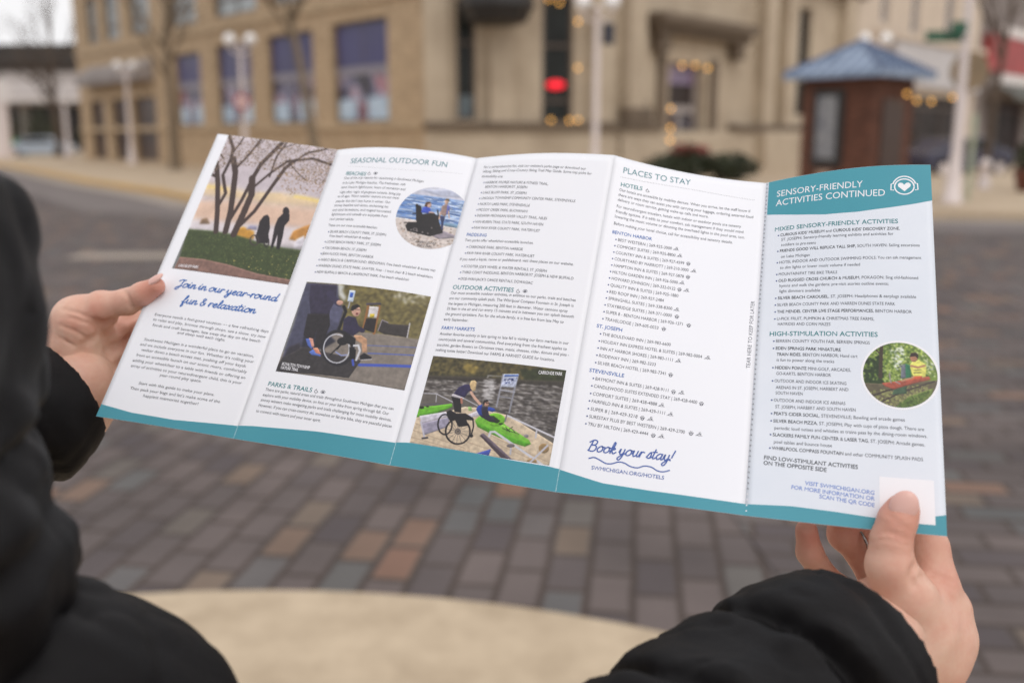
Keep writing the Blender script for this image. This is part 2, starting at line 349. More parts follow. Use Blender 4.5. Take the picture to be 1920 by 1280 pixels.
 (4, 'body', 'ARENAS IN ST. JOSEPH, HARBERT AND', 13.0, 150.53, 53.11, 150.3),
 (4, 'body', 'SOUTH HAVEN', 13.02, 154.08, 28.31, 154.01),
 (4, 'body', '• OUTDOOR AND INDOOR ICE ARENAS', 10.72, 158.63, 51.51, 158.81),
 (4, 'body', 'ST. JOSEPH, HARBERT AND SOUTH HAVEN', 13.19, 162.73, 57.13, 162.49),
 (4, 'teal', 'HIGH-STIMULATION ACTIVITIES', 7.67, 115.65, 69.29, 116.18),
 (4, 'body', "• *PEAT'S CIDER SOCIAL*, STEVENSVILLE; Bowling and arcade games", 10.91, 167.04, 82.74, 166.86),
 (4, 'body', '• *SILVER BEACH PIZZA*, ST. JOSEPH; Play with cups of pizza dough. There are', 10.87, 171.62, 92.44, 171.67),
 (4, 'body', 'periodic loud noises and whistles as trains pass by the dining-room windows.', 13.19, 175.94, 94.0, 175.5),
 (4, 'body', '• *SLACKERS FAMILY FUN CENTER & LASER TAG*, ST. JOSEPH; Arcade games,', 10.94, 180.13, 92.55, 180.4),
 (4, 'body', 'pool tables and bounce house', 13.24, 184.43, 44.55, 184.42),
 (4, 'body', '• *WHIRLPOOL COMPASS FOUNTAIN* and other COMMUNITY SPLASH PADS', 10.94, 188.33, 91.33, 188.88),
 (4, 'dark', 'FIND LOW-STIMULANT ACTIVITIES', 8.29, 194.53, 58.05, 195.94),
 (4, 'dark', 'ON THE OPPOSITE SIDE', 8.26, 197.74, 41.89, 199.01),
 (4, 'visit', 'VISIT SWMICHIGAN.ORG', 30.63, 207.42, 66.44, 209.57),
 (4, 'visit', 'FOR MORE INFORMATION OR', 23.46, 210.52, 66.35, 212.76),
 (4, 'visit', 'SCAN THE QR CODE', 38.12, 214.16, 66.31, 216.3),
 (0, 'cap', 'LAKE BLUFF PARK', 13.97, 113.71, 30.07, 113.15),
 (1, 'cap', 'ROYALTON TOWNSHIP', 15.04, 175.15, 34.38, 175.56),
 (1, 'cap', 'NATURE TRAIL', 14.97, 177.76, 27.41, 178.1),
 (2, 'cap', 'CARRONDE PARK', 78.95, 158.85, 93.55, 157.91),
 (1, 'capd', 'WARREN DUNES', 78.01, 74.92, 91.34, 74.06),
 (1, 'capd', 'STATE PARK', 79.61, 77.4, 89.57, 76.88),
]
ICONS = [
 (1, 'chair', 31.73, 22.62),
 (1, 'eye', 36.43, 22.51),
 (1, 'chair', 43.44, 189.38),
 (1, 'eye', 47.9, 189.44),
 (2, 'chair', 55.46, 104.79),
 (2, 'eye', 60.04, 104.56),
 (3, 'chair', 25.5, 19.99),
 (3, 'pool', 48.73, 60.38),
 (3, 'pool', 51.39, 65.0),
 (3, 'pool', 61.12, 74.62),
 (3, 'pool', 54.78, 84.33),
 (3, 'pool', 58.14, 89.24),
 (3, 'paw', 57.43, 69.81),
 (3, 'paw', 58.16, 79.49),
 (3, 'paw', 53.87, 89.33),
 (3, 'pool', 53.55, 103.72),
 (3, 'pool', 74.59, 134.15),
 (3, 'pool', 58.0, 138.64),
 (3, 'pool', 61.88, 159.08),
 (3, 'pool', 51.5, 168.6),
 (3, 'pool', 57.03, 173.64),
 (3, 'pool', 46.26, 178.12),
 (3, 'pool', 74.03, 184.02),
 (3, 'pool', 53.45, 188.01),
 (3, 'paw', 54.26, 108.56),
 (3, 'paw', 61.85, 113.6),
 (3, 'paw', 47.43, 118.24),
 (3, 'paw', 54.64, 148.42),
 (3, 'paw', 57.4, 159.16),
 (3, 'paw', 73.72, 164.48),
 (3, 'paw', 41.8, 178.04),
 (3, 'paw', 69.61, 183.88),
 (3, 'paw', 49.07, 188.0),
 (4, 'headphones', 86.05, 15.64),
]
RULES = {
 'rule2': (1, [(13.85, 16.46), (54.1, 18.24), (96.61, 15.11)]),
 'rule4': (3, [(6.64, 14.87), (51.95, 12.73), (95.46, 14.78)]),
 'wave': (3, [(15.41, 206.56), (18.23, 205.64), (21.67, 206.83), (25.13, 208.31), (28.35, 208.11), (32.03, 206.57), (35.3, 206.85), (38.72, 208.38), (42.62, 208.72), (46.28, 207.17), (50.14, 207.36), (53.51, 209.02), (56.71, 209.28), (60.07, 207.98)]),
}
WAVE = [
 [(-1.81, 219.78), (25.11, 222.59), (56.7, 222.87), (99.85, 219.92)],
 [(-1.71, 219.9), (8.47, 218.57), (52.09, 215.63), (77.71, 215.07), (99.96, 214.1)],
 [(-1.75, 214.04), (8.72, 212.74), (50.23, 213.29), (74.27, 214.19), (95.56, 214.34), (100.15, 214.87)],
 [(-1.4, 214.8), (8.15, 216.86), (24.75, 220.23), (50.46, 221.31), (75.32, 221.63), (101.2, 221.88)],
 [(0.71, 221.85), (23.67, 220.32), (46.63, 220.89), (66.24, 222.06), (82.14, 220.51), (95.79, 218.68), (102.06, 217.27)],
]
HEADER = [
 (1.59, 26.11),
 (21.18, 29.76),
 (38.51, 32.08),
 (58.56, 32.1),
 (78.04, 29.98),
 (90.81, 27.94),
 (101.7, 25.42),
]
QRW = [
 (70.06, 199.18),
 (96.27, 198.36),
 (95.11, 223.27),
 (68.87, 224.32),
]
PHOTO = {
 'park': (0, 'rect', 9.72, -0.44, 101.9, 115.56),
 'ramp': (1, 'rect', 12.48, 112.59, 97.89, 179.83),
 'dock': (2, 'rect', 8.78, 154.21, 95.51, 213.74),
 'beach': (1, 'circ', 60.0, 29.06, 109.18, 78.24),
 'cart': (4, 'circ', 60.87, 119.43, 100.47, 159.03),
}
SHAPES = {
 'park': [
  ('p', (204, 192, 198), [(-0.017, 0.725), (-0.036, 0.17), (-0.047, -0.005), (1.024, -0.007), (1.05, 0.754)]),
  ('p', (232, 204, 166), [(-0.03, 0.385), (0.067, 0.374), (0.161, 0.384), (0.412, 0.409), (0.694, 0.377), (1.017, 0.392), (1.026, 0.443), (0.609, 0.46), (-0.013, 0.467)]),
  ('p', (226, 192, 170), [(-0.016, 0.509), (0.247, 0.48), (1.018, 0.454), (1.008, 0.599), (0.681, 0.616), (-0.005, 0.652)]),
  ('p', (222, 212, 216), [(-0.004, 0.642), (0.201, 0.64), (0.565, 0.629), (1.012, 0.609), (1.02, 0.738), (0.75, 0.769), (-0.0, 0.733)]),
  ('b', (0, 0, 0), 9),
  ('l', (248, 218, 130), 0.0186, [(-0.03, 0.397), (0.081, 0.402), (0.196, 0.404)]),
  ('l', (250, 220, 124), 0.021, [(0.785, 0.387), (0.895, 0.39), (1.02, 0.4)]),
  ('l', (240, 206, 150), 0.0117, [(0.459, 0.404), (0.674, 0.387)]),
  ('b', (0, 0, 0), 4),
  ('p', (140, 112, 88), [(0.076, 0.674), (0.076, 0.638), (0.118, 0.623), (0.17, 0.664)]),
  ('p', (205, 150, 62), [(0.41, 0.738), (0.405, 0.678), (0.454, 0.652), (0.563, 0.675), (0.587, 0.728)]),
  ('p', (196, 138, 70), [(0.871, 0.695), (0.88, 0.634), (0.956, 0.59), (1.007, 0.568), (1.014, 0.669), (0.932, 0.698)]),
  ('p', (150, 146, 170), [(0.487, 0.669), (0.508, 0.636), (0.568, 0.634), (0.581, 0.663)]),
  ('p', (226, 220, 228), [(0.928, 0.689), (0.983, 0.652), (1.021, 0.728), (0.93, 0.748)]),
  ('p', (64, 76, 44), [(-0.002, 0.718), (0.236, 0.709), (0.424, 0.716), (0.745, 0.758), (1.016, 0.758), (1.016, 0.973), (0.719, 0.959), (0.467, 0.929), (0.027, 0.925)]),
  ('b', (0, 0, 0), 3),
  ('speck', (84, 94, 54), 1300, 0.0035, [(0.001, 0.723), (0.238, 0.712), (0.426, 0.721), (0.746, 0.76), (1.011, 0.759), (1.012, 0.963), (0.465, 0.924), (0.028, 0.915)]),
  ('speck', (170, 156, 92), 60, 0.0035, [(0.541, 0.833), (0.991, 0.781), (1.012, 0.963), (0.339, 0.914)]),
  ('p', (138, 106, 96), [(0.028, 0.915), (0.24, 0.911), (0.465, 0.924), (0.717, 0.954), (1.006, 0.964), (1.008, 1.002), (0.021, 1.006)]),
  ('l', (72, 56, 52), 0.0419, [(0.244, 0.711), (0.185, 0.57), (0.089, 0.371), (-0.0, 0.221)]),
  ('l', (72, 56, 52), 0.0256, [(0.056, 0.322), (-0.007, 0.31)]),
  ('l', (72, 56, 52), 0.028, [(0.176, 0.514), (0.192, 0.434), (0.103, 0.306), (0.114, 0.186), (0.097, 0.1), (0.011, 0.005)]),
  ('l', (72, 56, 52), 0.0489, [(0.325, 0.702), (0.297, 0.557), (0.248, 0.406), (0.202, 0.273), (0.133, 0.173)]),
  ('l', (72, 56, 52), 0.0233, [(0.186, 0.254), (0.236, 0.172), (0.281, 0.08), (0.311, -0.007)]),
  ('l', (72, 56, 52), 0.0163, [(0.114, 0.12), (0.138, 0.052), (0.149, -0.005)]),
  ('l', (72, 56, 52), 0.0559, [(0.404, 0.713), (0.412, 0.565), (0.417, 0.419), (0.366, 0.298)]),
  ('l', (72, 56, 52), 0.0373, [(0.37, 0.308), (0.395, 0.187), (0.468, 0.069), (0.515, -0.008)]),
  ('l', (72, 56, 52), 0.0303, [(0.32, 0.616), (0.353, 0.468), (0.367, 0.34)]),
  ('l', (72, 56, 52), 0.0326, [(0.412, 0.667), (0.497, 0.535), (0.559, 0.35), (0.613, 0.194), (0.68, 0.121)]),
  ('l', (72, 56, 52), 0.0175, [(0.613, 0.194), (0.753, 0.058), (0.906, 0.007)]),
  ('l', (72, 56, 52), 0.021, [(0.405, 0.368), (0.5, 0.25), (0.613, 0.14), (0.818, 0.094), (1.008, 0.121)]),
  ('l', (72, 56, 52), 0.0163, [(0.51, 0.271), (0.503, 0.12), (0.548, -0.007)]),
  ('l', (72, 56, 52), 0.014, [(0.048, 0.183), (-0.01, 0.145), (-0.021, 0.201)]),
  ('l', (72, 56, 52), 0.0093, [(0.468, 0.069), (0.649, -0.007), (0.821, -0.017)]),
  ('l', (72, 56, 52), 0.0082, [(0.281, 0.08), (0.37, -0.031)]),
  ('l', (72, 56, 52), 0.0082, [(0.613, 0.14), (0.749, 0.222), (0.841, 0.264)]),
  ('speck', (150, 128, 108), 1500, 0.0038, [(0.002, 0.296), (-0.044, 0.0), (1.003, 0.001), (1.03, 0.189), (0.96, 0.314), (0.631, 0.235), (0.438, 0.225), (0.117, 0.218)]),
  ('speck', (124, 104, 88), 800, 0.004, [(0.002, 0.296), (-0.044, 0.0), (1.003, 0.001), (1.03, 0.189), (0.96, 0.314), (0.631, 0.235), (0.438, 0.225), (0.117, 0.218)]),
  ('speck', (150, 118, 78), 260, 0.004, [(0.548, 0.245), (0.977, 0.119), (1.03, 0.338), (0.699, 0.387)]),
  ('p', (44, 38, 42), [(0.585, 0.658), (0.574, 0.596), (0.59, 0.557), (0.618, 0.544), (0.645, 0.564), (0.682, 0.636), (0.691, 0.691), (0.59, 0.707)]),
  ('p', (44, 38, 42), [(0.58, 0.699), (0.694, 0.685), (0.714, 0.743), (0.623, 0.752)]),
  ('l', (70, 60, 60), 0.0093, [(0.627, 0.731), (0.63, 0.74), (0.631, 0.749), (0.629, 0.756), (0.624, 0.763), (0.617, 0.767), (0.609, 0.769), (0.6, 0.769), (0.59, 0.767), (0.58, 0.762), (0.571, 0.756), (0.564, 0.748), (0.559, 0.739), (0.556, 0.73), (0.555, 0.721), (0.557, 0.714), (0.562, 0.707), (0.569, 0.703), (0.577, 0.701), (0.587, 0.701), (0.596, 0.703), (0.606, 0.708), (0.615, 0.715), (0.622, 0.722), (0.627, 0.731)]),
  ('l', (44, 38, 42), 0.0093, [(0.716, 0.731), (0.719, 0.74), (0.721, 0.748), (0.72, 0.755), (0.719, 0.76), (0.715, 0.764), (0.71, 0.766), (0.705, 0.765), (0.698, 0.763), (0.692, 0.758), (0.685, 0.752), (0.68, 0.744), (0.675, 0.736), (0.672, 0.727), (0.67, 0.719), (0.671, 0.712), (0.673, 0.707), (0.676, 0.703), (0.681, 0.701), (0.687, 0.702), (0.693, 0.704), (0.7, 0.709), (0.706, 0.715), (0.712, 0.723), (0.716, 0.731)]),
  ('p', (44, 38, 42), [(0.788, 0.499), (0.79, 0.507), (0.79, 0.515), (0.789, 0.521), (0.785, 0.527), (0.78, 0.53), (0.773, 0.532), (0.766, 0.532), (0.758, 0.53), (0.75, 0.526), (0.743, 0.52), (0.737, 0.513), (0.732, 0.506), (0.73, 0.498), (0.729, 0.491), (0.731, 0.484), (0.735, 0.479), (0.74, 0.475), (0.747, 0.473), (0.755, 0.473), (0.763, 0.475), (0.77, 0.479), (0.777, 0.485), (0.783, 0.492)]),
  ('p', (44, 38, 42), [(0.716, 0.561), (0.741, 0.522), (0.801, 0.521), (0.817, 0.565), (0.795, 0.608), (0.812, 0.682), (0.824, 0.77), (0.796, 0.772), (0.762, 0.668), (0.767, 0.767), (0.748, 0.771), (0.716, 0.627)]),
  ('l', (44, 38, 42), 0.0186, [(0.763, 0.545), (0.785, 0.512)]),
 ],
 'ramp': [
  ('p', (108, 98, 62), [(-0.024, -0.003), (1.017, -0.056), (0.996, 0.504), (0.441, 0.552), (0.257, 0.407)]),
  ('speck', (70, 62, 40), 1500, 0.0065, [(0.26, 0.002), (1.001, -0.029), (1.003, 0.467), (0.695, 0.474), (0.428, 0.496)]),
  ('speck', (142, 128, 74), 1300, 0.0055, [(0.26, 0.002), (1.001, -0.029), (1.003, 0.467), (0.695, 0.474), (0.428, 0.496)]),
  ('speck', (176, 166, 118), 420, 0.004, [(0.26, 0.002), (1.001, -0.029), (1.003, 0.467), (0.695, 0.474), (0.428, 0.496)]),
  ('p', (206, 206, 200), [(0.265, 0.001), (0.324, 0.016), (0.32, 0.07), (0.371, 0.153), (0.357, 0.185), (0.3, 0.125)]),
  ('speck', (205, 200, 180), 60, 0.008, [(0.64, 0.017), (0.984, -0.017), (0.989, 0.115), (0.701, 0.109)]),
  ('b', (0, 0, 0), 3),
  ('p', (88, 80, 50), [(0.409, 0.413), (0.575, 0.397), (0.586, 0.496), (0.432, 0.51)]),
  ('p', (136, 126, 118), [(0.37, 0.521), (0.595, 0.487), (0.736, 0.473), (1.008, 0.466), (1.0, 1.011), (0.546, 1.01), (-0.017, 1.012), (0.002, 0.793), (0.249, 0.641)]),
  ('p', (76, 76, 98), [(-0.003, 0.011), (0.268, 0.013), (0.301, 0.133), (0.38, 0.285), (0.384, 0.489), (0.311, 0.632), (0.137, 0.716), (0.016, 0.864), (0.018, 0.467)]),
  ('p', (46, 46, 60), [(0.13, 0.601), (0.284, 0.52), (0.393, 0.618), (0.31, 0.718), (0.14, 0.73)]),
  ('p', (92, 92, 118), [(0.223, 0.173), (0.38, 0.285), (0.375, 0.447), (0.289, 0.402)]),
  ('p', (54, 50, 58), [(0.041, 0.73), (0.116, 0.676), (0.151, 0.772), (0.025, 0.877)]),
  ('b', (0, 0, 0), 3),
  ('p', (60, 56, 58), [(-0.012, 1.008), (0.017, 0.849), (0.158, 0.713), (0.337, 0.742), (0.626, 0.772), (0.572, 0.966), (0.277, 0.978)]),
  ('p', (56, 50, 72), [(0.04, 0.024), (0.261, 0.017), (0.29, 0.179), (0.272, 0.286), (0.277, 0.345), (0.123, 0.353), (0.071, 0.19)]),
  ('l', (60, 54, 80), 0.0481, [(0.22, 0.113), (0.28, 0.181), (0.327, 0.219)]),
  ('p', (206, 160, 140), [(0.357, 0.203), (0.357, 0.21), (0.356, 0.216), (0.353, 0.222), (0.348, 0.227), (0.342, 0.231), (0.335, 0.233), (0.328, 0.233), (0.321, 0.231), (0.314, 0.228), (0.309, 0.223), (0.305, 0.217), (0.302, 0.211), (0.301, 0.204), (0.303, 0.197), (0.306, 0.191), (0.31, 0.186), (0.317, 0.183), (0.323, 0.181), (0.331, 0.181), (0.338, 0.182), (0.344, 0.185), (0.35, 0.19), (0.354, 0.196)]),
  ('p', (44, 40, 44), [(0.101, 0.356), (0.276, 0.342), (0.31, 0.458), (0.295, 0.634), (0.284, 0.7), (0.239, 0.701), (0.218, 0.515), (0.217, 0.646), (0.16, 0.633), (0.124, 0.587), (0.11, 0.456)]),
  ('p', (86, 110, 190), [(0.153, 0.627), (0.179, 0.623), (0.236, 0.701), (0.227, 0.731), (0.186, 0.694)]),
  ('p', (222, 160, 140), [(0.177, 0.616), (0.21, 0.618), (0.241, 0.7), (0.224, 0.71)]),
  ('p', (92, 120, 200), [(0.213, 0.762), (0.238, 0.73), (0.31, 0.761), (0.312, 0.791), (0.242, 0.789)]),
  ('p', (228, 150, 120), [(0.234, 0.716), (0.27, 0.707), (0.315, 0.774), (0.268, 0.765)]),
  ('l', (150, 104, 62), 0.0188, [(0.556, 0.204), (0.572, 0.456)]),
  ('l', (150, 104, 62), 0.0209, [(0.641, 0.195), (0.661, 0.481)]),
  ('p', (74, 68, 78), [(0.535, 0.178), (0.642, 0.153), (0.652, 0.175), (0.538, 0.202)]),
  ('p', (44, 38, 40), [(0.571, 0.34), (0.648, 0.325), (0.659, 0.474), (0.572, 0.456)]),
  ('p', (212, 206, 206), [(0.567, 0.209), (0.639, 0.201), (0.647, 0.322), (0.578, 0.324)]),
  ('p', (214, 190, 70), [(0.588, 0.286), (0.623, 0.28), (0.626, 0.321), (0.593, 0.324)]),
  ('p', (60, 54, 54), [(0.68, 0.449), (0.691, 0.331), (0.754, 0.361), (0.902, 0.341), (0.918, 0.467), (0.736, 0.473)]),
  ('l', (150, 140, 150), 0.0073, [(0.684, 0.448), (0.691, 0.331), (0.741, 0.349)]),
  ('l', (190, 186, 190), 0.0094, [(0.9, 0.32), (0.91, 0.469)]),
  ('l', (72, 92, 186), 0.023, [(0.622, 0.821), (0.803, 0.787), (1.005, 0.75)]),
  ('l', (92, 106, 176), 0.0094, [(0.66, 0.692), (1.012, 0.633)]),
  ('l', (98, 110, 170), 0.0063, [(0.633, 0.615), (1.005, 0.553)]),
  ('p', (200, 212, 226), [(0.374, 0.059), (0.423, 0.058), (0.43, 0.185), (0.385, 0.184)]),
  ('p', (60, 96, 186), [(0.386, 0.085), (0.412, 0.084), (0.415, 0.138), (0.392, 0.138)]),
  ('l', (170, 170, 176), 0.0105, [(0.406, 0.189), (0.407, 0.254)]),
  ('l', (30, 28, 32), 0.023, [(0.37, 0.242), (0.399, 0.297), (0.392, 0.386), (0.388, 0.503)]),
  ('p', (52, 46, 72), [(0.401, 0.377), (0.429, 0.336), (0.49, 0.348), (0.526, 0.421), (0.565, 0.457), (0.536, 0.506), (0.512, 0.539), (0.421, 0.512)]),
  ('p', (214, 168, 148), [(0.511, 0.271), (0.513, 0.285), (0.513, 0.3), (0.51, 0.312), (0.505, 0.323), (0.498, 0.33), (0.489, 0.333), (0.48, 0.333), (0.47, 0.329), (0.461, 0.321), (0.453, 0.31), (0.446, 0.297), (0.442, 0.283), (0.439, 0.268), (0.44, 0.253), (0.443, 0.241), (0.448, 0.23), (0.455, 0.223), (0.464, 0.22), (0.473, 0.22), (0.483, 0.224), (0.492, 0.232), (0.5, 0.243), (0.507, 0.256)]),
  ('p', (38, 32, 34), [(0.432, 0.277), (0.431, 0.225), (0.468, 0.2), (0.502, 0.221), (0.477, 0.243), (0.449, 0.281)]),
  ('l', (60, 50, 60), 0.0052, [(0.455, 0.261), (0.502, 0.258)]),
  ('p', (120, 60, 60), [(0.499, 0.302), (0.499, 0.305), (0.499, 0.308), (0.498, 0.311), (0.496, 0.313), (0.494, 0.314), (0.491, 0.315), (0.489, 0.315), (0.486, 0.315), (0.483, 0.313), (0.481, 0.311), (0.48, 0.309), (0.479, 0.306), (0.478, 0.303), (0.479, 0.3), (0.48, 0.297), (0.482, 0.295), (0.484, 0.293), (0.486, 0.293), (0.489, 0.292), (0.492, 0.293), (0.494, 0.295), (0.496, 0.297), (0.498, 0.299)]),
  ('p', (196, 152, 120), [(0.516, 0.531), (0.571, 0.521), (0.622, 0.554), (0.65, 0.683), (0.617, 0.692), (0.591, 0.603), (0.543, 0.583)]),
  ('p', (34, 32, 38), [(0.604, 0.727), (0.63, 0.694), (0.692, 0.723), (0.7, 0.745), (0.615, 0.768)]),
  ('l', (210, 205, 210), 0.0052, [(0.621, 0.77), (0.7, 0.745)]),
  ('l', (52, 46, 72), 0.0356, [(0.481, 0.4), (0.524, 0.45), (0.57, 0.471)]),
  ('l', (40, 38, 44), 0.0272, [(0.537, 0.663), (0.543, 0.707), (0.541, 0.75), (0.531, 0.788), (0.514, 0.819), (0.491, 0.84), (0.463, 0.852), (0.433, 0.851), (0.401, 0.84), (0.372, 0.817), (0.345, 0.786), (0.324, 0.747), (0.31, 0.703), (0.303, 0.659), (0.305, 0.615), (0.315, 0.577), (0.332, 0.545), (0.356, 0.523), (0.384, 0.513), (0.415, 0.513), (0.447, 0.526), (0.477, 0.549), (0.503, 0.581), (0.523, 0.62), (0.537, 0.663)]),
  ('l', (206, 206, 214), 0.0094, [(0.512, 0.673), (0.517, 0.711), (0.515, 0.747), (0.507, 0.78), (0.492, 0.806), (0.472, 0.825), (0.449, 0.835), (0.422, 0.834), (0.396, 0.824), (0.37, 0.805), (0.348, 0.778), (0.33, 0.745), (0.317, 0.708), (0.312, 0.67), (0.313, 0.633), (0.322, 0.6), (0.337, 0.573), (0.357, 0.554), (0.381, 0.545), (0.408, 0.546), (0.435, 0.556), (0.46, 0.576), (0.483, 0.603), (0.5, 0.636), (0.512, 0.673)]),
  ('l', (20, 20, 24), 0.0094, [(0.384, 0.762), (0.454, 0.607), (0.422, 0.698)]),
  ('p', (36, 34, 38), [(0.484, 0.602), (0.485, 0.612), (0.483, 0.623), (0.479, 0.633), (0.472, 0.641), (0.463, 0.647), (0.453, 0.65), (0.442, 0.65), (0.432, 0.648), (0.422, 0.643), (0.413, 0.636), (0.407, 0.626), (0.403, 0.616), (0.402, 0.605), (0.404, 0.594), (0.408, 0.585), (0.415, 0.577), (0.424, 0.571), (0.434, 0.568), (0.445, 0.567), (0.456, 0.569), (0.466, 0.575), (0.474, 0.582), (0.48, 0.591)]),
  ('p', (36, 34, 38), [(0.428, 0.496), (0.538, 0.563), (0.547, 0.647), (0.444, 0.609)]),
  ('l', (214, 214, 220), 0.0157, [(0.539, 0.637), (0.572, 0.628), (0.595, 0.68), (0.588, 0.777)]),
  ('p', (30, 28, 32), [(0.507, 0.654), (0.563, 0.672), (0.579, 0.767), (0.534, 0.776)]),
  ('l', (150, 160, 210), 0.0094, [(0.418, 0.727), (0.467, 0.754), (0.505, 0.74)]),
  ('l', (70, 90, 190), 0.0167, [(0.562, 0.785), (0.578, 0.831)]),
 ],
 'dock': [
  ('p', (104, 98, 92), [(-0.012, 0.002), (1.025, -0.044), (0.999, 1.026), (-0.014, 0.989)]),
  ('p', (74, 70, 48), [(-0.006, 0.013), (1.013, -0.03), (1.002, 0.124), (0.722, 0.169), (0.43, 0.189), (-0.001, 0.234)]),
  ('speck', (46, 42, 32), 900, 0.006, [(-0.0, 0.022), (1.005, -0.02), (1.001, 0.108), (0.72, 0.153), (0.427, 0.173), (0.005, 0.222)]),
  ('speck', (112, 100, 62), 800, 0.006, [(-0.0, 0.022), (1.005, -0.02), (1.001, 0.108), (0.72, 0.153), (0.427, 0.173), (0.005, 0.222)]),
  ('p', (72, 86, 52), [(0.672, 0.068), (1.001, -0.006), (1.001, 0.114), (0.72, 0.153)]),
  ('speck', (56, 60, 38), 200, 0.01, [(0.672, 0.068), (1.001, -0.006), (1.001, 0.114), (0.72, 0.153)]),
  ('speck', (150, 130, 70), 60, 0.009, [(0.257, 0.058), (0.36, 0.077), (0.348, 0.146), (0.27, 0.136)]),
  ('b', (0, 0, 0), 3),
  ('p', (64, 58, 52), [(-0.001, 0.234), (0.43, 0.189), (0.722, 0.169), (1.002, 0.124), (1.002, 0.179), (0.692, 0.219), (0.438, 0.243), (0.002, 0.269)]),
  ('wave', (168, 162, 160), 900, 0.014, [(0.008, 0.279), (0.995, 0.18), (1.009, 0.706), (0.668, 0.57), (0.548, 0.487), (0.316, 0.421), (0.013, 0.439)]),
  ('wave', (62, 56, 54), 800, 0.013, [(0.008, 0.279), (0.995, 0.18), (1.009, 0.706), (0.668, 0.57), (0.548, 0.487), (0.316, 0.421), (0.013, 0.439)]),
  ('wave', (200, 196, 196), 120, 0.012, [(0.433, 0.211), (0.506, 0.198), (0.527, 0.447), (0.467, 0.437)]),
  ('l', (150, 146, 146), 0.0073, [(0.448, 0.163), (0.566, 0.154)]),
  ('l', (176, 172, 172), 0.0073, [(0.449, 0.191), (0.456, 0.162), (0.474, 0.159)]),
  ('b', (0, 0, 0), 2),
  ('p', (210, 190, 164), [(-0.0, 0.706), (0.057, 0.678), (0.238, 0.589), (0.333, 0.528), (0.428, 0.521), (0.666, 0.56), (1.007, 0.779), (1.001, 1.015), (-0.002, 0.983)]),
  ('l', (176, 154, 130), 0.0044, [(-0.003, 0.767), (0.312, 0.857)]),
  ('l', (176, 154, 130), 0.0044, [(-0.003, 0.844), (0.4, 0.955)]),
  ('l', (176, 154, 130), 0.0044, [(0.003, 0.92), (0.302, 0.976)]),
  ('l', (176, 154, 130), 0.0044, [(0.517, 0.772), (1.006, 0.974)]),
  ('l', (176, 154, 130), 0.0044, [(0.601, 0.859), (0.969, 1.003)]),
  ('l', (176, 154, 130), 0.0044, [(0.389, 0.884), (0.613, 0.94)]),
  ('l', (186, 184, 192), 0.0066, [(0.005, 0.434), (0.111, 0.422)]),
  ('l', (186, 184, 192), 0.0058, [(0.104, 0.424), (0.115, 0.512)]),
  ('l', (190, 186, 194), 0.0073, [(0.112, 0.428), (0.253, 0.498)]),
  ('l', (186, 184, 192), 0.0066, [(0.319, 0.442), (0.425, 0.499)]),
  ('l', (96, 92, 98), 0.0088, [(0.012, 0.558), (0.167, 0.525)]),
  ('p', (112, 186, 52), [(-0.014, 0.646), (-0.005, 0.589), (0.112, 0.557), (0.236, 0.51), (0.246, 0.544), (0.141, 0.635), (0.003, 0.705)]),
  ('p', (84, 146, 40), [(-0.005, 0.679), (0.121, 0.611), (0.245, 0.54), (0.141, 0.638), (0.003, 0.705)]),
  ('p', (36, 48, 24), [(0.039, 0.588), (0.039, 0.592), (0.038, 0.596), (0.035, 0.6), (0.031, 0.603), (0.026, 0.605), (0.021, 0.607), (0.016, 0.607), (0.01, 0.606), (0.006, 0.605), (0.002, 0.602), (-0.001, 0.599), (-0.003, 0.595), (-0.003, 0.591), (-0.001, 0.587), (0.002, 0.583), (0.005, 0.58), (0.01, 0.578), (0.016, 0.576), (0.021, 0.576), (0.026, 0.576), (0.031, 0.578), (0.035, 0.581), (0.038, 0.584)]),
  ('p', (36, 48, 24), [(0.073, 0.572), (0.073, 0.574), (0.072, 0.576), (0.071, 0.578), (0.068, 0.58), (0.066, 0.582), (0.063, 0.582), (0.06, 0.583), (0.057, 0.582), (0.054, 0.581), (0.052, 0.58), (0.05, 0.578), (0.049, 0.576), (0.049, 0.574), (0.05, 0.571), (0.052, 0.569), (0.054, 0.567), (0.057, 0.566), (0.06, 0.565), (0.063, 0.565), (0.066, 0.565), (0.068, 0.566), (0.071, 0.568), (0.072, 0.57)]),
  ('p', (206, 200, 214), [(0.02, 0.685), (0.203, 0.605), (0.247, 0.643), (0.051, 0.762)]),
  ('p', (158, 152, 172), [(0.051, 0.762), (0.248, 0.648), (0.245, 0.763), (0.179, 0.814), (0.084, 0.887)]),
  ('l', (196, 192, 204), 0.0117, [(0.043, 0.747), (0.097, 0.901)]),
  ('p', (70, 66, 74), [(0.077, 0.911), (0.122, 0.891), (0.129, 0.911), (0.083, 0.928)]),
  ('p', (208, 202, 212), [(0.368, 0.608), (0.433, 0.552), (0.455, 0.602), (0.394, 0.636)]),
  ('p', (150, 190, 110), [(0.358, 0.523), (0.383, 0.518), (0.394, 0.56), (0.368, 0.565)]),
  ('l', (150, 150, 160), 0.0109, [(0.559, 0.133), (0.561, 0.276), (0.562, 0.484)]),
  ('l', (140, 140, 150), 0.0124, [(0.668, 0.119), (0.663, 0.268), (0.659, 0.529)]),
  ('l', (170, 170, 180), 0.0102, [(0.565, 0.303), (0.668, 0.306)]),
  ('l', (150, 150, 160), 0.0073, [(0.56, 0.37), (0.663, 0.377)]),
  ('p', (196, 202, 222), [(0.564, 0.127), (0.673, 0.107), (0.665, 0.257), (0.562, 0.268)]),
  ('p', (84, 112, 180), [(0.569, 0.133), (0.669, 0.115), (0.669, 0.135), (0.569, 0.156)]),
  ('p', (52, 62, 112), [(0.568, 0.176), (0.665, 0.153), (0.662, 0.186), (0.567, 0.204)]),
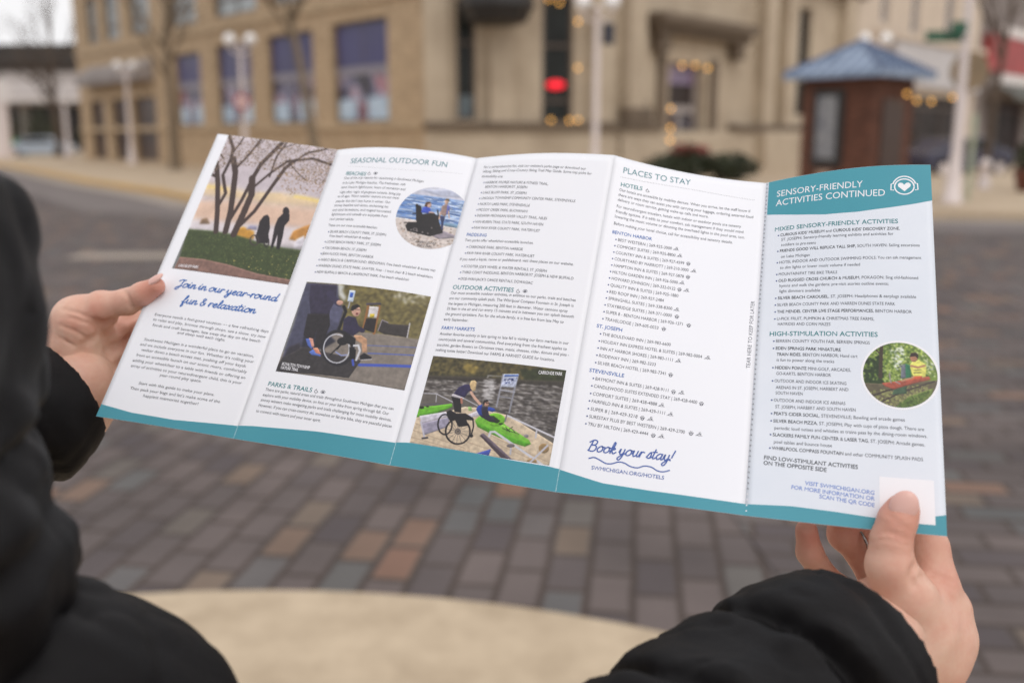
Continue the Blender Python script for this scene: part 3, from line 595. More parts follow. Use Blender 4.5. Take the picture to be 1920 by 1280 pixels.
  ('p', (64, 76, 124), [(0.568, 0.218), (0.656, 0.195), (0.656, 0.231), (0.567, 0.242)]),
  ('speck', (190, 196, 220), 60, 0.006, [(0.568, 0.176), (0.665, 0.153), (0.656, 0.231), (0.567, 0.242)]),
  ('p', (118, 186, 58), [(0.43, 0.656), (0.45, 0.614), (0.49, 0.593), (0.546, 0.573), (0.609, 0.614), (0.66, 0.667), (0.761, 0.73), (0.833, 0.777), (0.85, 0.815), (0.812, 0.85), (0.703, 0.827), (0.552, 0.764), (0.462, 0.719)]),
  ('p', (84, 156, 36), [(0.434, 0.666), (0.506, 0.699), (0.621, 0.75), (0.769, 0.791), (0.848, 0.81), (0.812, 0.85), (0.703, 0.827), (0.552, 0.767), (0.458, 0.72)]),
  ('p', (150, 216, 84), [(0.593, 0.65), (0.653, 0.669), (0.761, 0.735), (0.75, 0.754), (0.62, 0.687)]),
  ('p', (120, 190, 50), [(0.641, 0.607), (0.642, 0.626), (0.637, 0.644), (0.629, 0.66), (0.616, 0.674), (0.601, 0.684), (0.584, 0.69), (0.566, 0.691), (0.549, 0.688), (0.534, 0.68), (0.521, 0.668), (0.512, 0.652), (0.507, 0.635), (0.506, 0.617), (0.511, 0.599), (0.519, 0.582), (0.532, 0.568), (0.547, 0.558), (0.564, 0.552), (0.582, 0.551), (0.6, 0.555), (0.615, 0.563), (0.628, 0.575), (0.637, 0.59)]),
  ('p', (38, 60, 24), [(0.505, 0.592), (0.554, 0.582), (0.611, 0.625), (0.594, 0.655), (0.535, 0.651)]),
  ('p', (30, 44, 22), [(0.633, 0.652), (0.633, 0.654), (0.632, 0.657), (0.629, 0.659), (0.626, 0.662), (0.622, 0.663), (0.618, 0.665), (0.614, 0.665), (0.609, 0.665), (0.606, 0.664), (0.603, 0.663), (0.601, 0.661), (0.6, 0.659), (0.6, 0.656), (0.601, 0.654), (0.604, 0.651), (0.607, 0.649), (0.611, 0.647), (0.615, 0.646), (0.62, 0.645), (0.624, 0.645), (0.627, 0.646), (0.63, 0.648), (0.632, 0.65)]),
  ('l', (46, 70, 28), 0.0051, [(0.636, 0.699), (0.754, 0.732)]),
  ('l', (46, 70, 28), 0.0051, [(0.654, 0.679), (0.689, 0.725)]),
  ('l', (46, 70, 28), 0.0051, [(0.703, 0.669), (0.667, 0.719)]),
  ('l', (46, 70, 28), 0.0051, [(0.732, 0.726), (0.699, 0.691)]),
  ('p', (46, 40, 56), [(0.454, 0.597), (0.455, 0.505), (0.498, 0.496), (0.521, 0.578), (0.566, 0.612), (0.577, 0.642), (0.527, 0.647), (0.472, 0.615)]),
  ('p', (44, 66, 150), [(0.42, 0.539), (0.432, 0.498), (0.458, 0.477), (0.461, 0.547), (0.476, 0.598), (0.45, 0.592)]),
  ('p', (48, 72, 160), [(0.505, 0.495), (0.55, 0.506), (0.562, 0.527), (0.542, 0.547), (0.504, 0.538)]),
  ('p', (196, 150, 128), [(0.502, 0.457), (0.503, 0.467), (0.503, 0.476), (0.501, 0.484), (0.498, 0.49), (0.494, 0.495), (0.489, 0.497), (0.484, 0.497), (0.479, 0.494), (0.475, 0.489), (0.47, 0.482), (0.467, 0.474), (0.465, 0.464), (0.465, 0.455), (0.465, 0.446), (0.467, 0.438), (0.47, 0.431), (0.474, 0.427), (0.479, 0.425), (0.484, 0.425), (0.489, 0.428), (0.493, 0.433), (0.497, 0.44), (0.5, 0.448)]),
  ('p', (38, 32, 32), [(0.459, 0.46), (0.463, 0.432), (0.487, 0.422), (0.498, 0.44), (0.474, 0.457), (0.471, 0.491)]),
  ('l', (34, 30, 34), 0.0066, [(0.482, 0.461), (0.503, 0.454)]),
  ('l', (70, 64, 64), 0.0066, [(0.559, 0.517), (0.687, 0.555)]),
  ('l', (90, 84, 84), 0.0066, [(0.427, 0.466), (0.332, 0.429)]),
  ('p', (36, 32, 36), [(0.216, 0.429), (0.293, 0.441), (0.32, 0.596), (0.269, 0.595), (0.244, 0.5)]),
  ('p', (196, 190, 196), [(0.22, 0.41), (0.23, 0.402), (0.318, 0.433), (0.313, 0.449), (0.22, 0.432)]),
  ('p', (52, 46, 82), [(0.23, 0.402), (0.255, 0.325), (0.295, 0.288), (0.335, 0.281), (0.362, 0.346), (0.339, 0.355), (0.317, 0.431)]),
  ('l', (212, 170, 150), 0.019, [(0.355, 0.364), (0.39, 0.418), (0.44, 0.477)]),
  ('p', (216, 186, 138), [(0.331, 0.279), (0.336, 0.239), (0.361, 0.229), (0.379, 0.248), (0.384, 0.342), (0.365, 0.351), (0.346, 0.326)]),
  ('l', (180, 120, 100), 0.0161, [(0.296, 0.446), (0.306, 0.489)]),
  ('l', (30, 27, 32), 0.0109, [(0.273, 0.73), (0.276, 0.758), (0.275, 0.784), (0.27, 0.807), (0.263, 0.826), (0.252, 0.839), (0.24, 0.845), (0.226, 0.844), (0.213, 0.836), (0.199, 0.822), (0.188, 0.801), (0.178, 0.777), (0.172, 0.75), (0.169, 0.722), (0.169, 0.696), (0.174, 0.672), (0.181, 0.653), (0.192, 0.64), (0.205, 0.634), (0.218, 0.635), (0.232, 0.644), (0.246, 0.659), (0.257, 0.679), (0.267, 0.703), (0.273, 0.73)]),
  ('p', (30, 27, 32), [(0.211, 0.605), (0.236, 0.579), (0.286, 0.608), (0.351, 0.595), (0.412, 0.632), (0.42, 0.658), (0.355, 0.665), (0.296, 0.666), (0.258, 0.706), (0.227, 0.657)]),
  ('l', (30, 27, 32), 0.0124, [(0.413, 0.777), (0.416, 0.811), (0.412, 0.844), (0.402, 0.873), (0.388, 0.897), (0.369, 0.914), (0.347, 0.923), (0.324, 0.924), (0.302, 0.915), (0.28, 0.899), (0.262, 0.875), (0.248, 0.846), (0.24, 0.813), (0.237, 0.778), (0.241, 0.745), (0.25, 0.716), (0.265, 0.691), (0.284, 0.674), (0.306, 0.665), (0.329, 0.665), (0.352, 0.674), (0.374, 0.691), (0.392, 0.715), (0.405, 0.745), (0.413, 0.777)]),
  ('l', (96, 90, 92), 0.0073, [(0.344, 0.792), (0.344, 0.799), (0.344, 0.806), (0.342, 0.812), (0.339, 0.817), (0.335, 0.82), (0.331, 0.822), (0.327, 0.822), (0.322, 0.82), (0.318, 0.817), (0.314, 0.812), (0.311, 0.805), (0.31, 0.799), (0.309, 0.791), (0.31, 0.785), (0.312, 0.778), (0.315, 0.773), (0.318, 0.77), (0.322, 0.768), (0.327, 0.768), (0.332, 0.77), (0.336, 0.773), (0.339, 0.779), (0.342, 0.785), (0.344, 0.792)]),
  ('l', (60, 54, 56), 0.0022, [(0.327, 0.795), (0.406, 0.779)]),
  ('l', (60, 54, 56), 0.0022, [(0.327, 0.795), (0.407, 0.828)]),
  ('l', (60, 54, 56), 0.0022, [(0.327, 0.795), (0.394, 0.872)]),
  ('l', (60, 54, 56), 0.0022, [(0.327, 0.795), (0.369, 0.902)]),
  ('l', (60, 54, 56), 0.0022, [(0.327, 0.795), (0.337, 0.914)]),
  ('l', (60, 54, 56), 0.0022, [(0.327, 0.795), (0.304, 0.906)]),
  ('l', (60, 54, 56), 0.0022, [(0.327, 0.795), (0.274, 0.878)]),
  ('l', (60, 54, 56), 0.0022, [(0.327, 0.795), (0.253, 0.836)]),
  ('l', (60, 54, 56), 0.0022, [(0.327, 0.795), (0.245, 0.786)]),
  ('l', (60, 54, 56), 0.0022, [(0.327, 0.795), (0.251, 0.738)]),
  ('l', (60, 54, 56), 0.0022, [(0.327, 0.795), (0.27, 0.7)]),
  ('l', (60, 54, 56), 0.0022, [(0.327, 0.795), (0.299, 0.678)]),
  ('l', (60, 54, 56), 0.0022, [(0.327, 0.795), (0.333, 0.677)]),
  ('l', (60, 54, 56), 0.0022, [(0.327, 0.795), (0.366, 0.696)]),
  ('l', (60, 54, 56), 0.0022, [(0.327, 0.795), (0.392, 0.732)]),
  ('p', (30, 27, 32), [(0.281, 0.669), (0.369, 0.663), (0.393, 0.722), (0.324, 0.747)]),
  ('l', (30, 27, 32), 0.0102, [(0.414, 0.643), (0.43, 0.726), (0.427, 0.823)]),
  ('p', (30, 27, 32), [(0.441, 0.817), (0.442, 0.822), (0.441, 0.827), (0.44, 0.831), (0.437, 0.835), (0.435, 0.837), (0.431, 0.839), (0.428, 0.839), (0.425, 0.837), (0.422, 0.835), (0.419, 0.832), (0.417, 0.827), (0.416, 0.823), (0.416, 0.818), (0.416, 0.813), (0.418, 0.809), (0.42, 0.805), (0.423, 0.803), (0.426, 0.801), (0.429, 0.801), (0.432, 0.803), (0.436, 0.805), (0.438, 0.809), (0.44, 0.813)]),
  ('p', (74, 60, 70), [(0.486, 0.805), (0.507, 0.776), (0.755, 1.006), (0.671, 1.002)]),
  ('p', (112, 98, 110), [(0.491, 0.793), (0.51, 0.775), (0.755, 1.006), (0.728, 1.008)]),
  ('l', (208, 206, 214), 0.0161, [(0.553, 0.796), (0.557, 0.753), (0.585, 0.745), (0.963, 1.009)]),
  ('l', (208, 206, 214), 0.0131, [(0.652, 0.562), (1.002, 0.713)]),
  ('l', (196, 194, 202), 0.0117, [(0.871, 0.664), (0.873, 0.742)]),
  ('l', (186, 184, 194), 0.0117, [(0.719, 0.865), (0.723, 0.947)]),
  ('l', (120, 116, 124), 0.0102, [(0.645, 0.564), (0.643, 0.623)]),
  ('p', (66, 84, 170), [(0.476, 1.0), (0.586, 0.923), (0.579, 0.998)]),
  ('p', (150, 122, 84), [(0.977, 0.829), (0.977, 0.842), (0.975, 0.854), (0.971, 0.865), (0.964, 0.875), (0.956, 0.882), (0.948, 0.885), (0.938, 0.886), (0.929, 0.883), (0.921, 0.877), (0.914, 0.868), (0.91, 0.857), (0.907, 0.845), (0.906, 0.833), (0.908, 0.82), (0.913, 0.809), (0.919, 0.8), (0.927, 0.793), (0.936, 0.789), (0.945, 0.789), (0.954, 0.792), (0.962, 0.798), (0.969, 0.806), (0.974, 0.817)]),
  ('p', (158, 130, 94), [(0.911, 0.976), (0.911, 0.984), (0.908, 0.992), (0.904, 0.999), (0.897, 1.005), (0.89, 1.01), (0.881, 1.013), (0.872, 1.014), (0.864, 1.013), (0.856, 1.01), (0.85, 1.005), (0.846, 0.999), (0.844, 0.991), (0.844, 0.983), (0.846, 0.975), (0.851, 0.968), (0.857, 0.962), (0.865, 0.957), (0.873, 0.954), (0.882, 0.953), (0.891, 0.954), (0.898, 0.957), (0.904, 0.962), (0.909, 0.968)]),
  ('l', (196, 194, 204), 0.0131, [(0.86, 1.013), (0.962, 0.805)]),
  ('p', (120, 110, 110), [(0.742, 0.854), (0.742, 0.86), (0.74, 0.865), (0.736, 0.871), (0.731, 0.875), (0.724, 0.878), (0.717, 0.881), (0.71, 0.882), (0.703, 0.881), (0.697, 0.879), (0.692, 0.876), (0.689, 0.872), (0.687, 0.867), (0.688, 0.861), (0.69, 0.856), (0.693, 0.851), (0.699, 0.846), (0.705, 0.843), (0.712, 0.84), (0.719, 0.839), (0.726, 0.84), (0.732, 0.842), (0.737, 0.845), (0.74, 0.849)]),
  ('p', (140, 132, 134), [(0.824, 0.737), (0.824, 0.742), (0.823, 0.747), (0.821, 0.751), (0.818, 0.755), (0.814, 0.758), (0.81, 0.759), (0.806, 0.759), (0.802, 0.759), (0.798, 0.756), (0.795, 0.753), (0.793, 0.749), (0.791, 0.744), (0.791, 0.74), (0.792, 0.735), (0.794, 0.73), (0.797, 0.727), (0.801, 0.724), (0.805, 0.723), (0.81, 0.722), (0.814, 0.723), (0.818, 0.725), (0.821, 0.729), (0.823, 0.733)]),
 ],
 'beach': [
  ('p', (208, 208, 222), [(-0.208, -0.014), (0.869, -0.202), (0.954, 0.175), (0.123, 0.182), (-0.131, 0.278)]),
  ('p', (190, 194, 214), [(0.209, 0.087), (0.754, -0.005), (0.883, 0.095), (0.522, 0.146)]),
  ('p', (118, 152, 204), [(-0.156, 0.182), (0.122, 0.179), (0.528, 0.17), (0.948, 0.152), (1.036, 0.544), (0.502, 0.62), (-0.035, 0.641)]),
  ('b', (0, 0, 0), 3),
  ('wave', (186, 202, 228), 150, 0.05, [(-0.049, 0.269), (0.127, 0.198), (0.913, 0.17), (1.0, 0.553), (0.033, 0.584)]),
  ('wave', (92, 124, 180), 120, 0.04, [(-0.049, 0.269), (0.127, 0.198), (0.913, 0.17), (1.0, 0.553), (0.033, 0.584)]),
  ('p', (214, 202, 196), [(-0.051, 0.578), (0.291, 0.578), (0.629, 0.594), (1.043, 0.574), (1.118, 0.904), (0.09, 1.113)]),
  ('p', (116, 146, 170), [(0.672, 0.553), (0.98, 0.526), (0.971, 0.601), (0.67, 0.601)]),
  ('speck', (180, 162, 150), 140, 0.012, [(0.049, 0.646), (1.001, 0.617), (0.842, 0.942), (0.333, 1.013)]),
  ('p', (150, 140, 150), [(0.527, 0.774), (0.688, 0.677), (0.924, 0.733), (0.656, 0.818)]),
  ('p', (38, 34, 36), [(0.169, 0.685), (0.185, 0.643), (0.298, 0.606), (0.478, 0.576), (0.636, 0.624), (0.677, 0.663), (0.684, 0.713), (0.532, 0.798), (0.383, 0.785), (0.216, 0.765)]),
  ('p', (38, 34, 36), [(0.228, 0.338), (0.3, 0.342), (0.352, 0.471), (0.494, 0.421), (0.57, 0.47), (0.599, 0.552), (0.656, 0.652), (0.36, 0.694), (0.291, 0.578)]),
  ('l', (38, 34, 36), 0.0161, [(0.144, 0.641), (0.3, 0.616)]),
  ('l', (38, 34, 36), 0.0188, [(0.536, 0.372), (0.578, 0.492)]),
  ('p', (38, 34, 36), [(0.269, 0.348), (0.27, 0.356), (0.27, 0.364), (0.268, 0.371), (0.265, 0.376), (0.261, 0.38), (0.255, 0.382), (0.25, 0.382), (0.244, 0.38), (0.238, 0.375), (0.233, 0.37), (0.229, 0.362), (0.227, 0.354), (0.225, 0.346), (0.226, 0.338), (0.227, 0.331), (0.23, 0.326), (0.235, 0.322), (0.24, 0.32), (0.246, 0.32), (0.251, 0.322), (0.257, 0.327), (0.262, 0.332), (0.266, 0.34)]),
  ('l', (38, 34, 36), 0.0161, [(0.226, 0.484), (0.33, 0.462)]),
  ('p', (120, 112, 112), [(0.276, 0.74), (0.277, 0.743), (0.276, 0.747), (0.275, 0.75), (0.273, 0.753), (0.271, 0.754), (0.268, 0.755), (0.265, 0.755), (0.262, 0.754), (0.259, 0.753), (0.256, 0.75), (0.254, 0.747), (0.253, 0.743), (0.252, 0.74), (0.253, 0.736), (0.254, 0.733), (0.256, 0.731), (0.258, 0.729), (0.261, 0.728), (0.264, 0.728), (0.267, 0.729), (0.27, 0.731), (0.273, 0.733), (0.275, 0.736)]),
  ('p', (120, 112, 112), [(0.357, 0.742), (0.358, 0.745), (0.357, 0.749), (0.356, 0.752), (0.354, 0.755), (0.352, 0.757), (0.349, 0.757), (0.346, 0.758), (0.343, 0.757), (0.34, 0.755), (0.337, 0.752), (0.335, 0.749), (0.334, 0.746), (0.334, 0.742), (0.334, 0.739), (0.335, 0.736), (0.337, 0.733), (0.339, 0.731), (0.342, 0.73), (0.345, 0.73), (0.349, 0.731), (0.351, 0.733), (0.354, 0.735), (0.356, 0.738)]),
  ('p', (120, 112, 112), [(0.433, 0.752), (0.434, 0.756), (0.434, 0.759), (0.432, 0.762), (0.431, 0.765), (0.428, 0.767), (0.425, 0.768), (0.422, 0.768), (0.419, 0.767), (0.416, 0.765), (0.414, 0.763), (0.412, 0.76), (0.41, 0.756), (0.41, 0.753), (0.41, 0.749), (0.411, 0.746), (0.413, 0.743), (0.416, 0.741), (0.419, 0.74), (0.422, 0.74), (0.425, 0.741), (0.428, 0.743), (0.43, 0.745), (0.432, 0.748)]),
  ('p', (120, 112, 112), [(0.507, 0.754), (0.508, 0.757), (0.507, 0.761), (0.506, 0.764), (0.504, 0.767), (0.502, 0.769), (0.499, 0.77), (0.496, 0.77), (0.493, 0.769), (0.49, 0.767), (0.487, 0.765), (0.485, 0.762), (0.484, 0.758), (0.484, 0.755), (0.484, 0.751), (0.485, 0.748), (0.487, 0.745), (0.489, 0.743), (0.492, 0.742), (0.495, 0.742), (0.498, 0.743), (0.501, 0.745), (0.504, 0.747), (0.506, 0.75)]),
  ('p', (120, 112, 112), [(0.538, 0.661), (0.538, 0.664), (0.538, 0.668), (0.537, 0.671), (0.535, 0.674), (0.532, 0.675), (0.529, 0.676), (0.526, 0.677), (0.523, 0.676), (0.52, 0.674), (0.518, 0.672), (0.516, 0.669), (0.515, 0.665), (0.514, 0.661), (0.515, 0.658), (0.516, 0.655), (0.518, 0.652), (0.52, 0.65), (0.523, 0.649), (0.526, 0.649), (0.529, 0.65), (0.532, 0.652), (0.534, 0.654), (0.536, 0.657)]),
  ('l', (150, 140, 140), 0.0081, [(0.34, 0.721), (0.34, 0.726), (0.339, 0.731), (0.336, 0.735), (0.331, 0.739), (0.325, 0.742), (0.319, 0.744), (0.312, 0.744), (0.305, 0.743), (0.299, 0.741), (0.294, 0.738), (0.29, 0.734), (0.288, 0.73), (0.288, 0.725), (0.29, 0.72), (0.293, 0.716), (0.297, 0.712), (0.303, 0.709), (0.31, 0.707), (0.316, 0.707), (0.323, 0.707), (0.329, 0.709), (0.334, 0.712), (0.338, 0.716), (0.34, 0.721)]),
  ('p', (64, 86, 190), [(0.325, 0.444), (0.338, 0.36), (0.393, 0.334), (0.438, 0.367), (0.45, 0.405), (0.42, 0.446), (0.367, 0.449)]),
  ('p', (206, 170, 156), [(0.435, 0.302), (0.436, 0.314), (0.436, 0.325), (0.433, 0.335), (0.428, 0.343), (0.422, 0.349), (0.414, 0.352), (0.406, 0.352), (0.397, 0.349), (0.389, 0.343), (0.382, 0.335), (0.377, 0.325), (0.373, 0.314), (0.371, 0.302), (0.372, 0.291), (0.374, 0.281), (0.379, 0.273), (0.385, 0.267), (0.393, 0.264), (0.402, 0.264), (0.41, 0.267), (0.418, 0.273), (0.425, 0.281), (0.431, 0.291)]),
  ('p', (86, 60, 46), [(0.347, 0.343), (0.352, 0.28), (0.4, 0.255), (0.426, 0.276), (0.384, 0.3), (0.386, 0.352)]),
  ('l', (206, 170, 156), 0.0188, [(0.435, 0.424), (0.494, 0.421)]),
  ('p', (150, 126, 120), [(0.578, 0.298), (0.614, 0.25), (0.655, 0.257), (0.677, 0.407), (0.648, 0.453), (0.582, 0.427)]),
  ('p', (92, 100, 170), [(0.643, 0.26), (0.682, 0.276), (0.692, 0.355), (0.664, 0.434)]),
  ('p', (206, 170, 150), [(0.647, 0.21), (0.649, 0.221), (0.648, 0.231), (0.646, 0.24), (0.643, 0.248), (0.637, 0.253), (0.631, 0.256), (0.624, 0.256), (0.617, 0.253), (0.61, 0.248), (0.604, 0.24), (0.6, 0.231), (0.596, 0.221), (0.595, 0.21), (0.595, 0.2), (0.597, 0.191), (0.601, 0.183), (0.606, 0.178), (0.612, 0.175), (0.619, 0.175), (0.626, 0.178), (0.633, 0.183), (0.639, 0.19), (0.644, 0.2)]),
  ('p', (110, 90, 60), [(0.591, 0.198), (0.607, 0.165), (0.644, 0.161), (0.656, 0.216), (0.638, 0.195)]),
  ('l', (206, 170, 150), 0.0175, [(0.581, 0.395), (0.588, 0.506)]),
  ('l', (206, 170, 150), 0.0161, [(0.679, 0.358), (0.714, 0.463)]),
  ('p', (52, 60, 98), [(0.584, 0.451), (0.655, 0.452), (0.656, 0.54), (0.677, 0.663), (0.649, 0.669), (0.624, 0.547)]),
 ],
 'cart': [
  ('p', (112, 136, 56), [(-0.021, -0.038), (1.049, -0.075), (1.008, 1.004), (-0.027, 1.067)]),
  ('p', (222, 228, 214), [(0.373, 0.127), (0.54, 0.051), (0.596, 0.222), (0.531, 0.431), (0.442, 0.435), (0.4, 0.299)]),
  ('p', (206, 214, 190), [(0.773, 0.248), (0.976, 0.306), (0.973, 0.408), (0.826, 0.416)]),
  ('speck', (66, 92, 40), 600, 0.012, [(0.025, -0.003), (0.989, -0.038), (0.969, 0.509), (0.02, 0.658)]),
  ('speck', (170, 188, 96), 520, 0.011, [(0.025, -0.003), (0.989, -0.038), (0.969, 0.509), (0.02, 0.658)]),
  ('speck', (214, 222, 174), 220, 0.009, [(0.025, -0.003), (0.989, -0.038), (0.969, 0.509), (0.02, 0.658)]),
  ('speck', (40, 58, 28), 140, 0.02, [(0.023, 0.278), (0.266, 0.2), (0.275, 0.647), (0.05, 0.691)]),
  ('b', (0, 0, 0), 2),
  ('l', (66, 56, 44), 0.0517, [(0.261, 0.035), (0.251, 0.236), (0.239, 0.546)]),
  ('l', (70, 58, 44), 0.0213, [(0.251, 0.201), (0.162, 0.099)]),
  ('p', (100, 92, 72), [(-0.01, 0.643), (0.289, 0.646), (0.996, 0.558), (0.959, 0.777), (0.517, 1.018), (0.225, 0.985)]),
  ('speck', (140, 140, 90), 240, 0.014, [(0.079, 0.775), (0.893, 0.614), (0.752, 0.938), (0.299, 0.981)]),
  ('p', (112, 128, 66), [(0.415, 1.024), (0.595, 0.831), (0.934, 0.679), (0.899, 0.846), (0.663, 0.993)]),
  ('speck', (82, 104, 46), 160, 0.014, [(0.416, 1.008), (0.595, 0.848), (0.904, 0.714), (0.663, 0.993)]),
  ('l', (56, 48, 46), 0.0213, [(0.063, 0.869), (0.303, 0.755), (0.584, 0.681)]),
  ('l', (56, 48, 46), 0.0182, [(0.211, 0.936), (0.553, 0.75), (0.952, 0.577)]),
  ('p', (66, 92, 70), [(0.39, 0.809), (0.422, 0.707), (0.585, 0.665), (0.582, 0.782)]),
  ('p', (168, 84, 66), [(0.252, 0.639), (0.424, 0.606), (0.882, 0.506), (0.902, 0.555), (0.674, 0.626), (0.421, 0.727), (0.304, 0.688)]),
  ('l', (150, 140, 140), 0.0182, [(0.379, 0.625), (0.359, 0.49)]),
  ('l', (160, 150, 150), 0.0152, [(0.439, 0.605), (0.497, 0.636)]),
  ('p', (226, 222, 112), [(0.629, 0.358), (0.668, 0.296), (0.757, 0.266), (0.83, 0.314), (0.854, 0.364), (0.838, 0.517), (0.677, 0.517)]),
  ('p', (176, 126, 98), [(0.742, 0.233), (0.74, 0.249), (0.735, 0.264), (0.726, 0.277), (0.716, 0.287), (0.703, 0.294), (0.69, 0.297), (0.677, 0.295), (0.665, 0.29), (0.655, 0.28), (0.647, 0.268), (0.643, 0.253), (0.641, 0.237), (0.644, 0.221), (0.649, 0.206), (0.657, 0.193), (0.668, 0.183), (0.68, 0.176), (0.694, 0.173), (0.707, 0.175), (0.719, 0.18), (0.729, 0.19), (0.736, 0.202), (0.741, 0.217)]),
  ('p', (52, 38, 34), [(0.633, 0.221), (0.657, 0.159), (0.717, 0.148), (0.753, 0.181), (0.743, 0.25), (0.715, 0.208)]),
  ('l', (184, 134, 104), 0.0304, [(0.829, 0.348), (0.739, 0.378), (0.652, 0.357)]),
  ('p', (196, 90, 60), [(0.677, 0.517), (0.794, 0.502), (0.778, 0.562), (0.66, 0.577)]),
  ('l', (90, 80, 60), 0.0106, [(0.687, 0.423), (0.783, 0.41)]),
  ('l', (90, 80, 60), 0.0106, [(0.685, 0.465), (0.781, 0.452)]),
  ('l', (190, 140, 110), 0.0274, [(0.676, 0.525), (0.527, 0.592)]),
  ('p', (112, 116, 128), [(0.521, 0.363), (0.578, 0.329), (0.576, 0.547), (0.511, 0.559)]),
  ('p', (48, 116, 84), [(0.578, 0.329), (0.637, 0.349), (0.65, 0.535), (0.576, 0.551)]),
  ('l', (80, 80, 84), 0.0137, [(0.473, 0.391), (0.533, 0.362)]),
 ],
}
RIGHT_HAND = {'palm': [[((198.0, 487.5, 1229.6), 12.5), ((207.9, 489.7, 1210.4), 16), ((218.8, 493.8, 1190.5), 20)], [((231.3, 509.4, 1207.1), 13.5), ((238.9, 510.5, 1192.3), 14.5), ((239.2, 505.9, 1180.2), 15.5), ((228.3, 503.9, 1170.1), 20)], [((228.9, 524.3, 1190.2), 13), ((230.3, 517.6, 1177.3), 16), ((224.8, 509.4, 1167.1), 18)], [((223.7, 536.0, 1177.7), 12), ((224.8, 528.3, 1165.0), 15), ((219.7, 514.2, 1161.1), 18)], [((227.5, 502.2, 1172.0), 22), ((213.1, 499.9, 1175.5), 24), ((178.3, 474.4, 1175.9), 27)]], 'fingers': [[((198.5, 487.4, 1229.0), 11.6), ((198.6, 489.8, 1242.9), 10.3), ((201.8, 491.4, 1253.2), 9.7), ((204.1, 492.0, 1258.6), 8.7)], [((232.9, 510.5, 1207.2), 13), ((230.4, 518.6, 1226.6), 11.5), ((223.6, 522.5, 1245.5), 10), ((218.4, 524.1, 1263.6), 8.5)], [((228.9, 524.3, 1190.2), 12), ((212.5, 537.6, 1210.2), 10.5), ((202.5, 537.9, 1231.3), 9.5), ((198.1, 533.1, 1252.5), 8)], [((223.7, 536.0, 1177.7), 11.5), ((204.3, 541.4, 1213.5), 10.3), ((191.8, 538.9, 1226.1), 9.8), ((188.0, 535.0, 1242.2), 8)], [((213.1, 540.7, 1175.3), 10), ((180.8, 534.5, 1200.1), 7.8), ((169.2, 530.2, 1218.4), 7.2), ((165.9, 528.0, 1232.5), 6.2)]]}
LEFT_HAND = {'palm': [[((-284.6, 680.3, 1332.4), 13), ((-301.1, 682.3, 1322.6), 19), ((-311.2, 684.1, 1301.3), 22), ((-314.9, 679.5, 1279.2), 24)], [((-293.6, 697.3, 1306.2), 13), ((-303.4, 690.3, 1292.2), 16), ((-312.1, 680.3, 1273.2), 22)], [((-289.5, 699.3, 1296.0), 12), ((-296.6, 690.0, 1280.5), 16), ((-309.2, 680.4, 1263.5), 22)], [((-289.5, 697.0, 1284.7), 11.5), ((-293.6, 689.6, 1268.9), 15), ((-305.9, 680.2, 1257.7), 21)], [((-314.0, 680.3, 1273.2), 25), ((-332.6, 665.7, 1261.8), 26)]], 'fingers': [[((-283.4, 679.3, 1332.5), 12.2), ((-264.1, 674.4, 1338.6), 8.9), ((-251.7, 671.5, 1344.6), 7.9), ((-241.9, 669.6, 1350.0), 6.3)], [((-296.8, 702.0, 1309.1), 10.5), ((-278.4, 715.5, 1315.2), 8.6), ((-256.2, 715.8, 1321.5), 8), ((-236.1, 708.7, 1326.7), 7)], [((-293.4, 701.3, 1296.0), 10), ((-276.4, 715.5, 1300.1), 8.4), ((-251.9, 712.5, 1305.5), 8), ((-228.2, 702.2, 1309.9), 7)], [((-290.4, 698.7, 1283.1), 9.5), ((-274.9, 710.5, 1285.9), 8), ((-252.8, 706.4, 1290.9), 7.5), ((-232.2, 696.1, 1295.5), 6.6)], [((-287.6, 693.4, 1272.2), 8.5), ((-276.5, 702.7, 1273.0), 7.2), ((-260.0, 697.3, 1276.4), 6.8), ((-244.6, 687.1, 1281.3), 6)]]}
RIGHT_CREASE = [([(210.6, 485.5, 1229.9), (208.3, 484.6, 1225.5), (210.8, 485.6, 1220.0)], 2.0, 1.2), ([(216.9, 493.7, 1220.1), (227.4, 497.7, 1219.5), (240.8, 507.2, 1211.3)], 1.2, 0.8), ([(218.6, 493.2, 1217.3), (228.8, 497.0, 1216.1), (242.3, 506.4, 1207.3)], 1.0, 0.6), ([(186.5, 481.3, 1249.1), (193.0, 478.8, 1251.6), (202.9, 481.0, 1247.2)], 1.0, 0.5), ([(184.3, 480.7, 1245.9), (192.2, 478.0, 1247.9), (202.9, 480.3, 1244.0)], 0.9, 0.4), ([(193.3, 483.6, 1260.1), (199.8, 481.4, 1254.3), (206.3, 484.9, 1251.4)], 1.0, 0.3)]
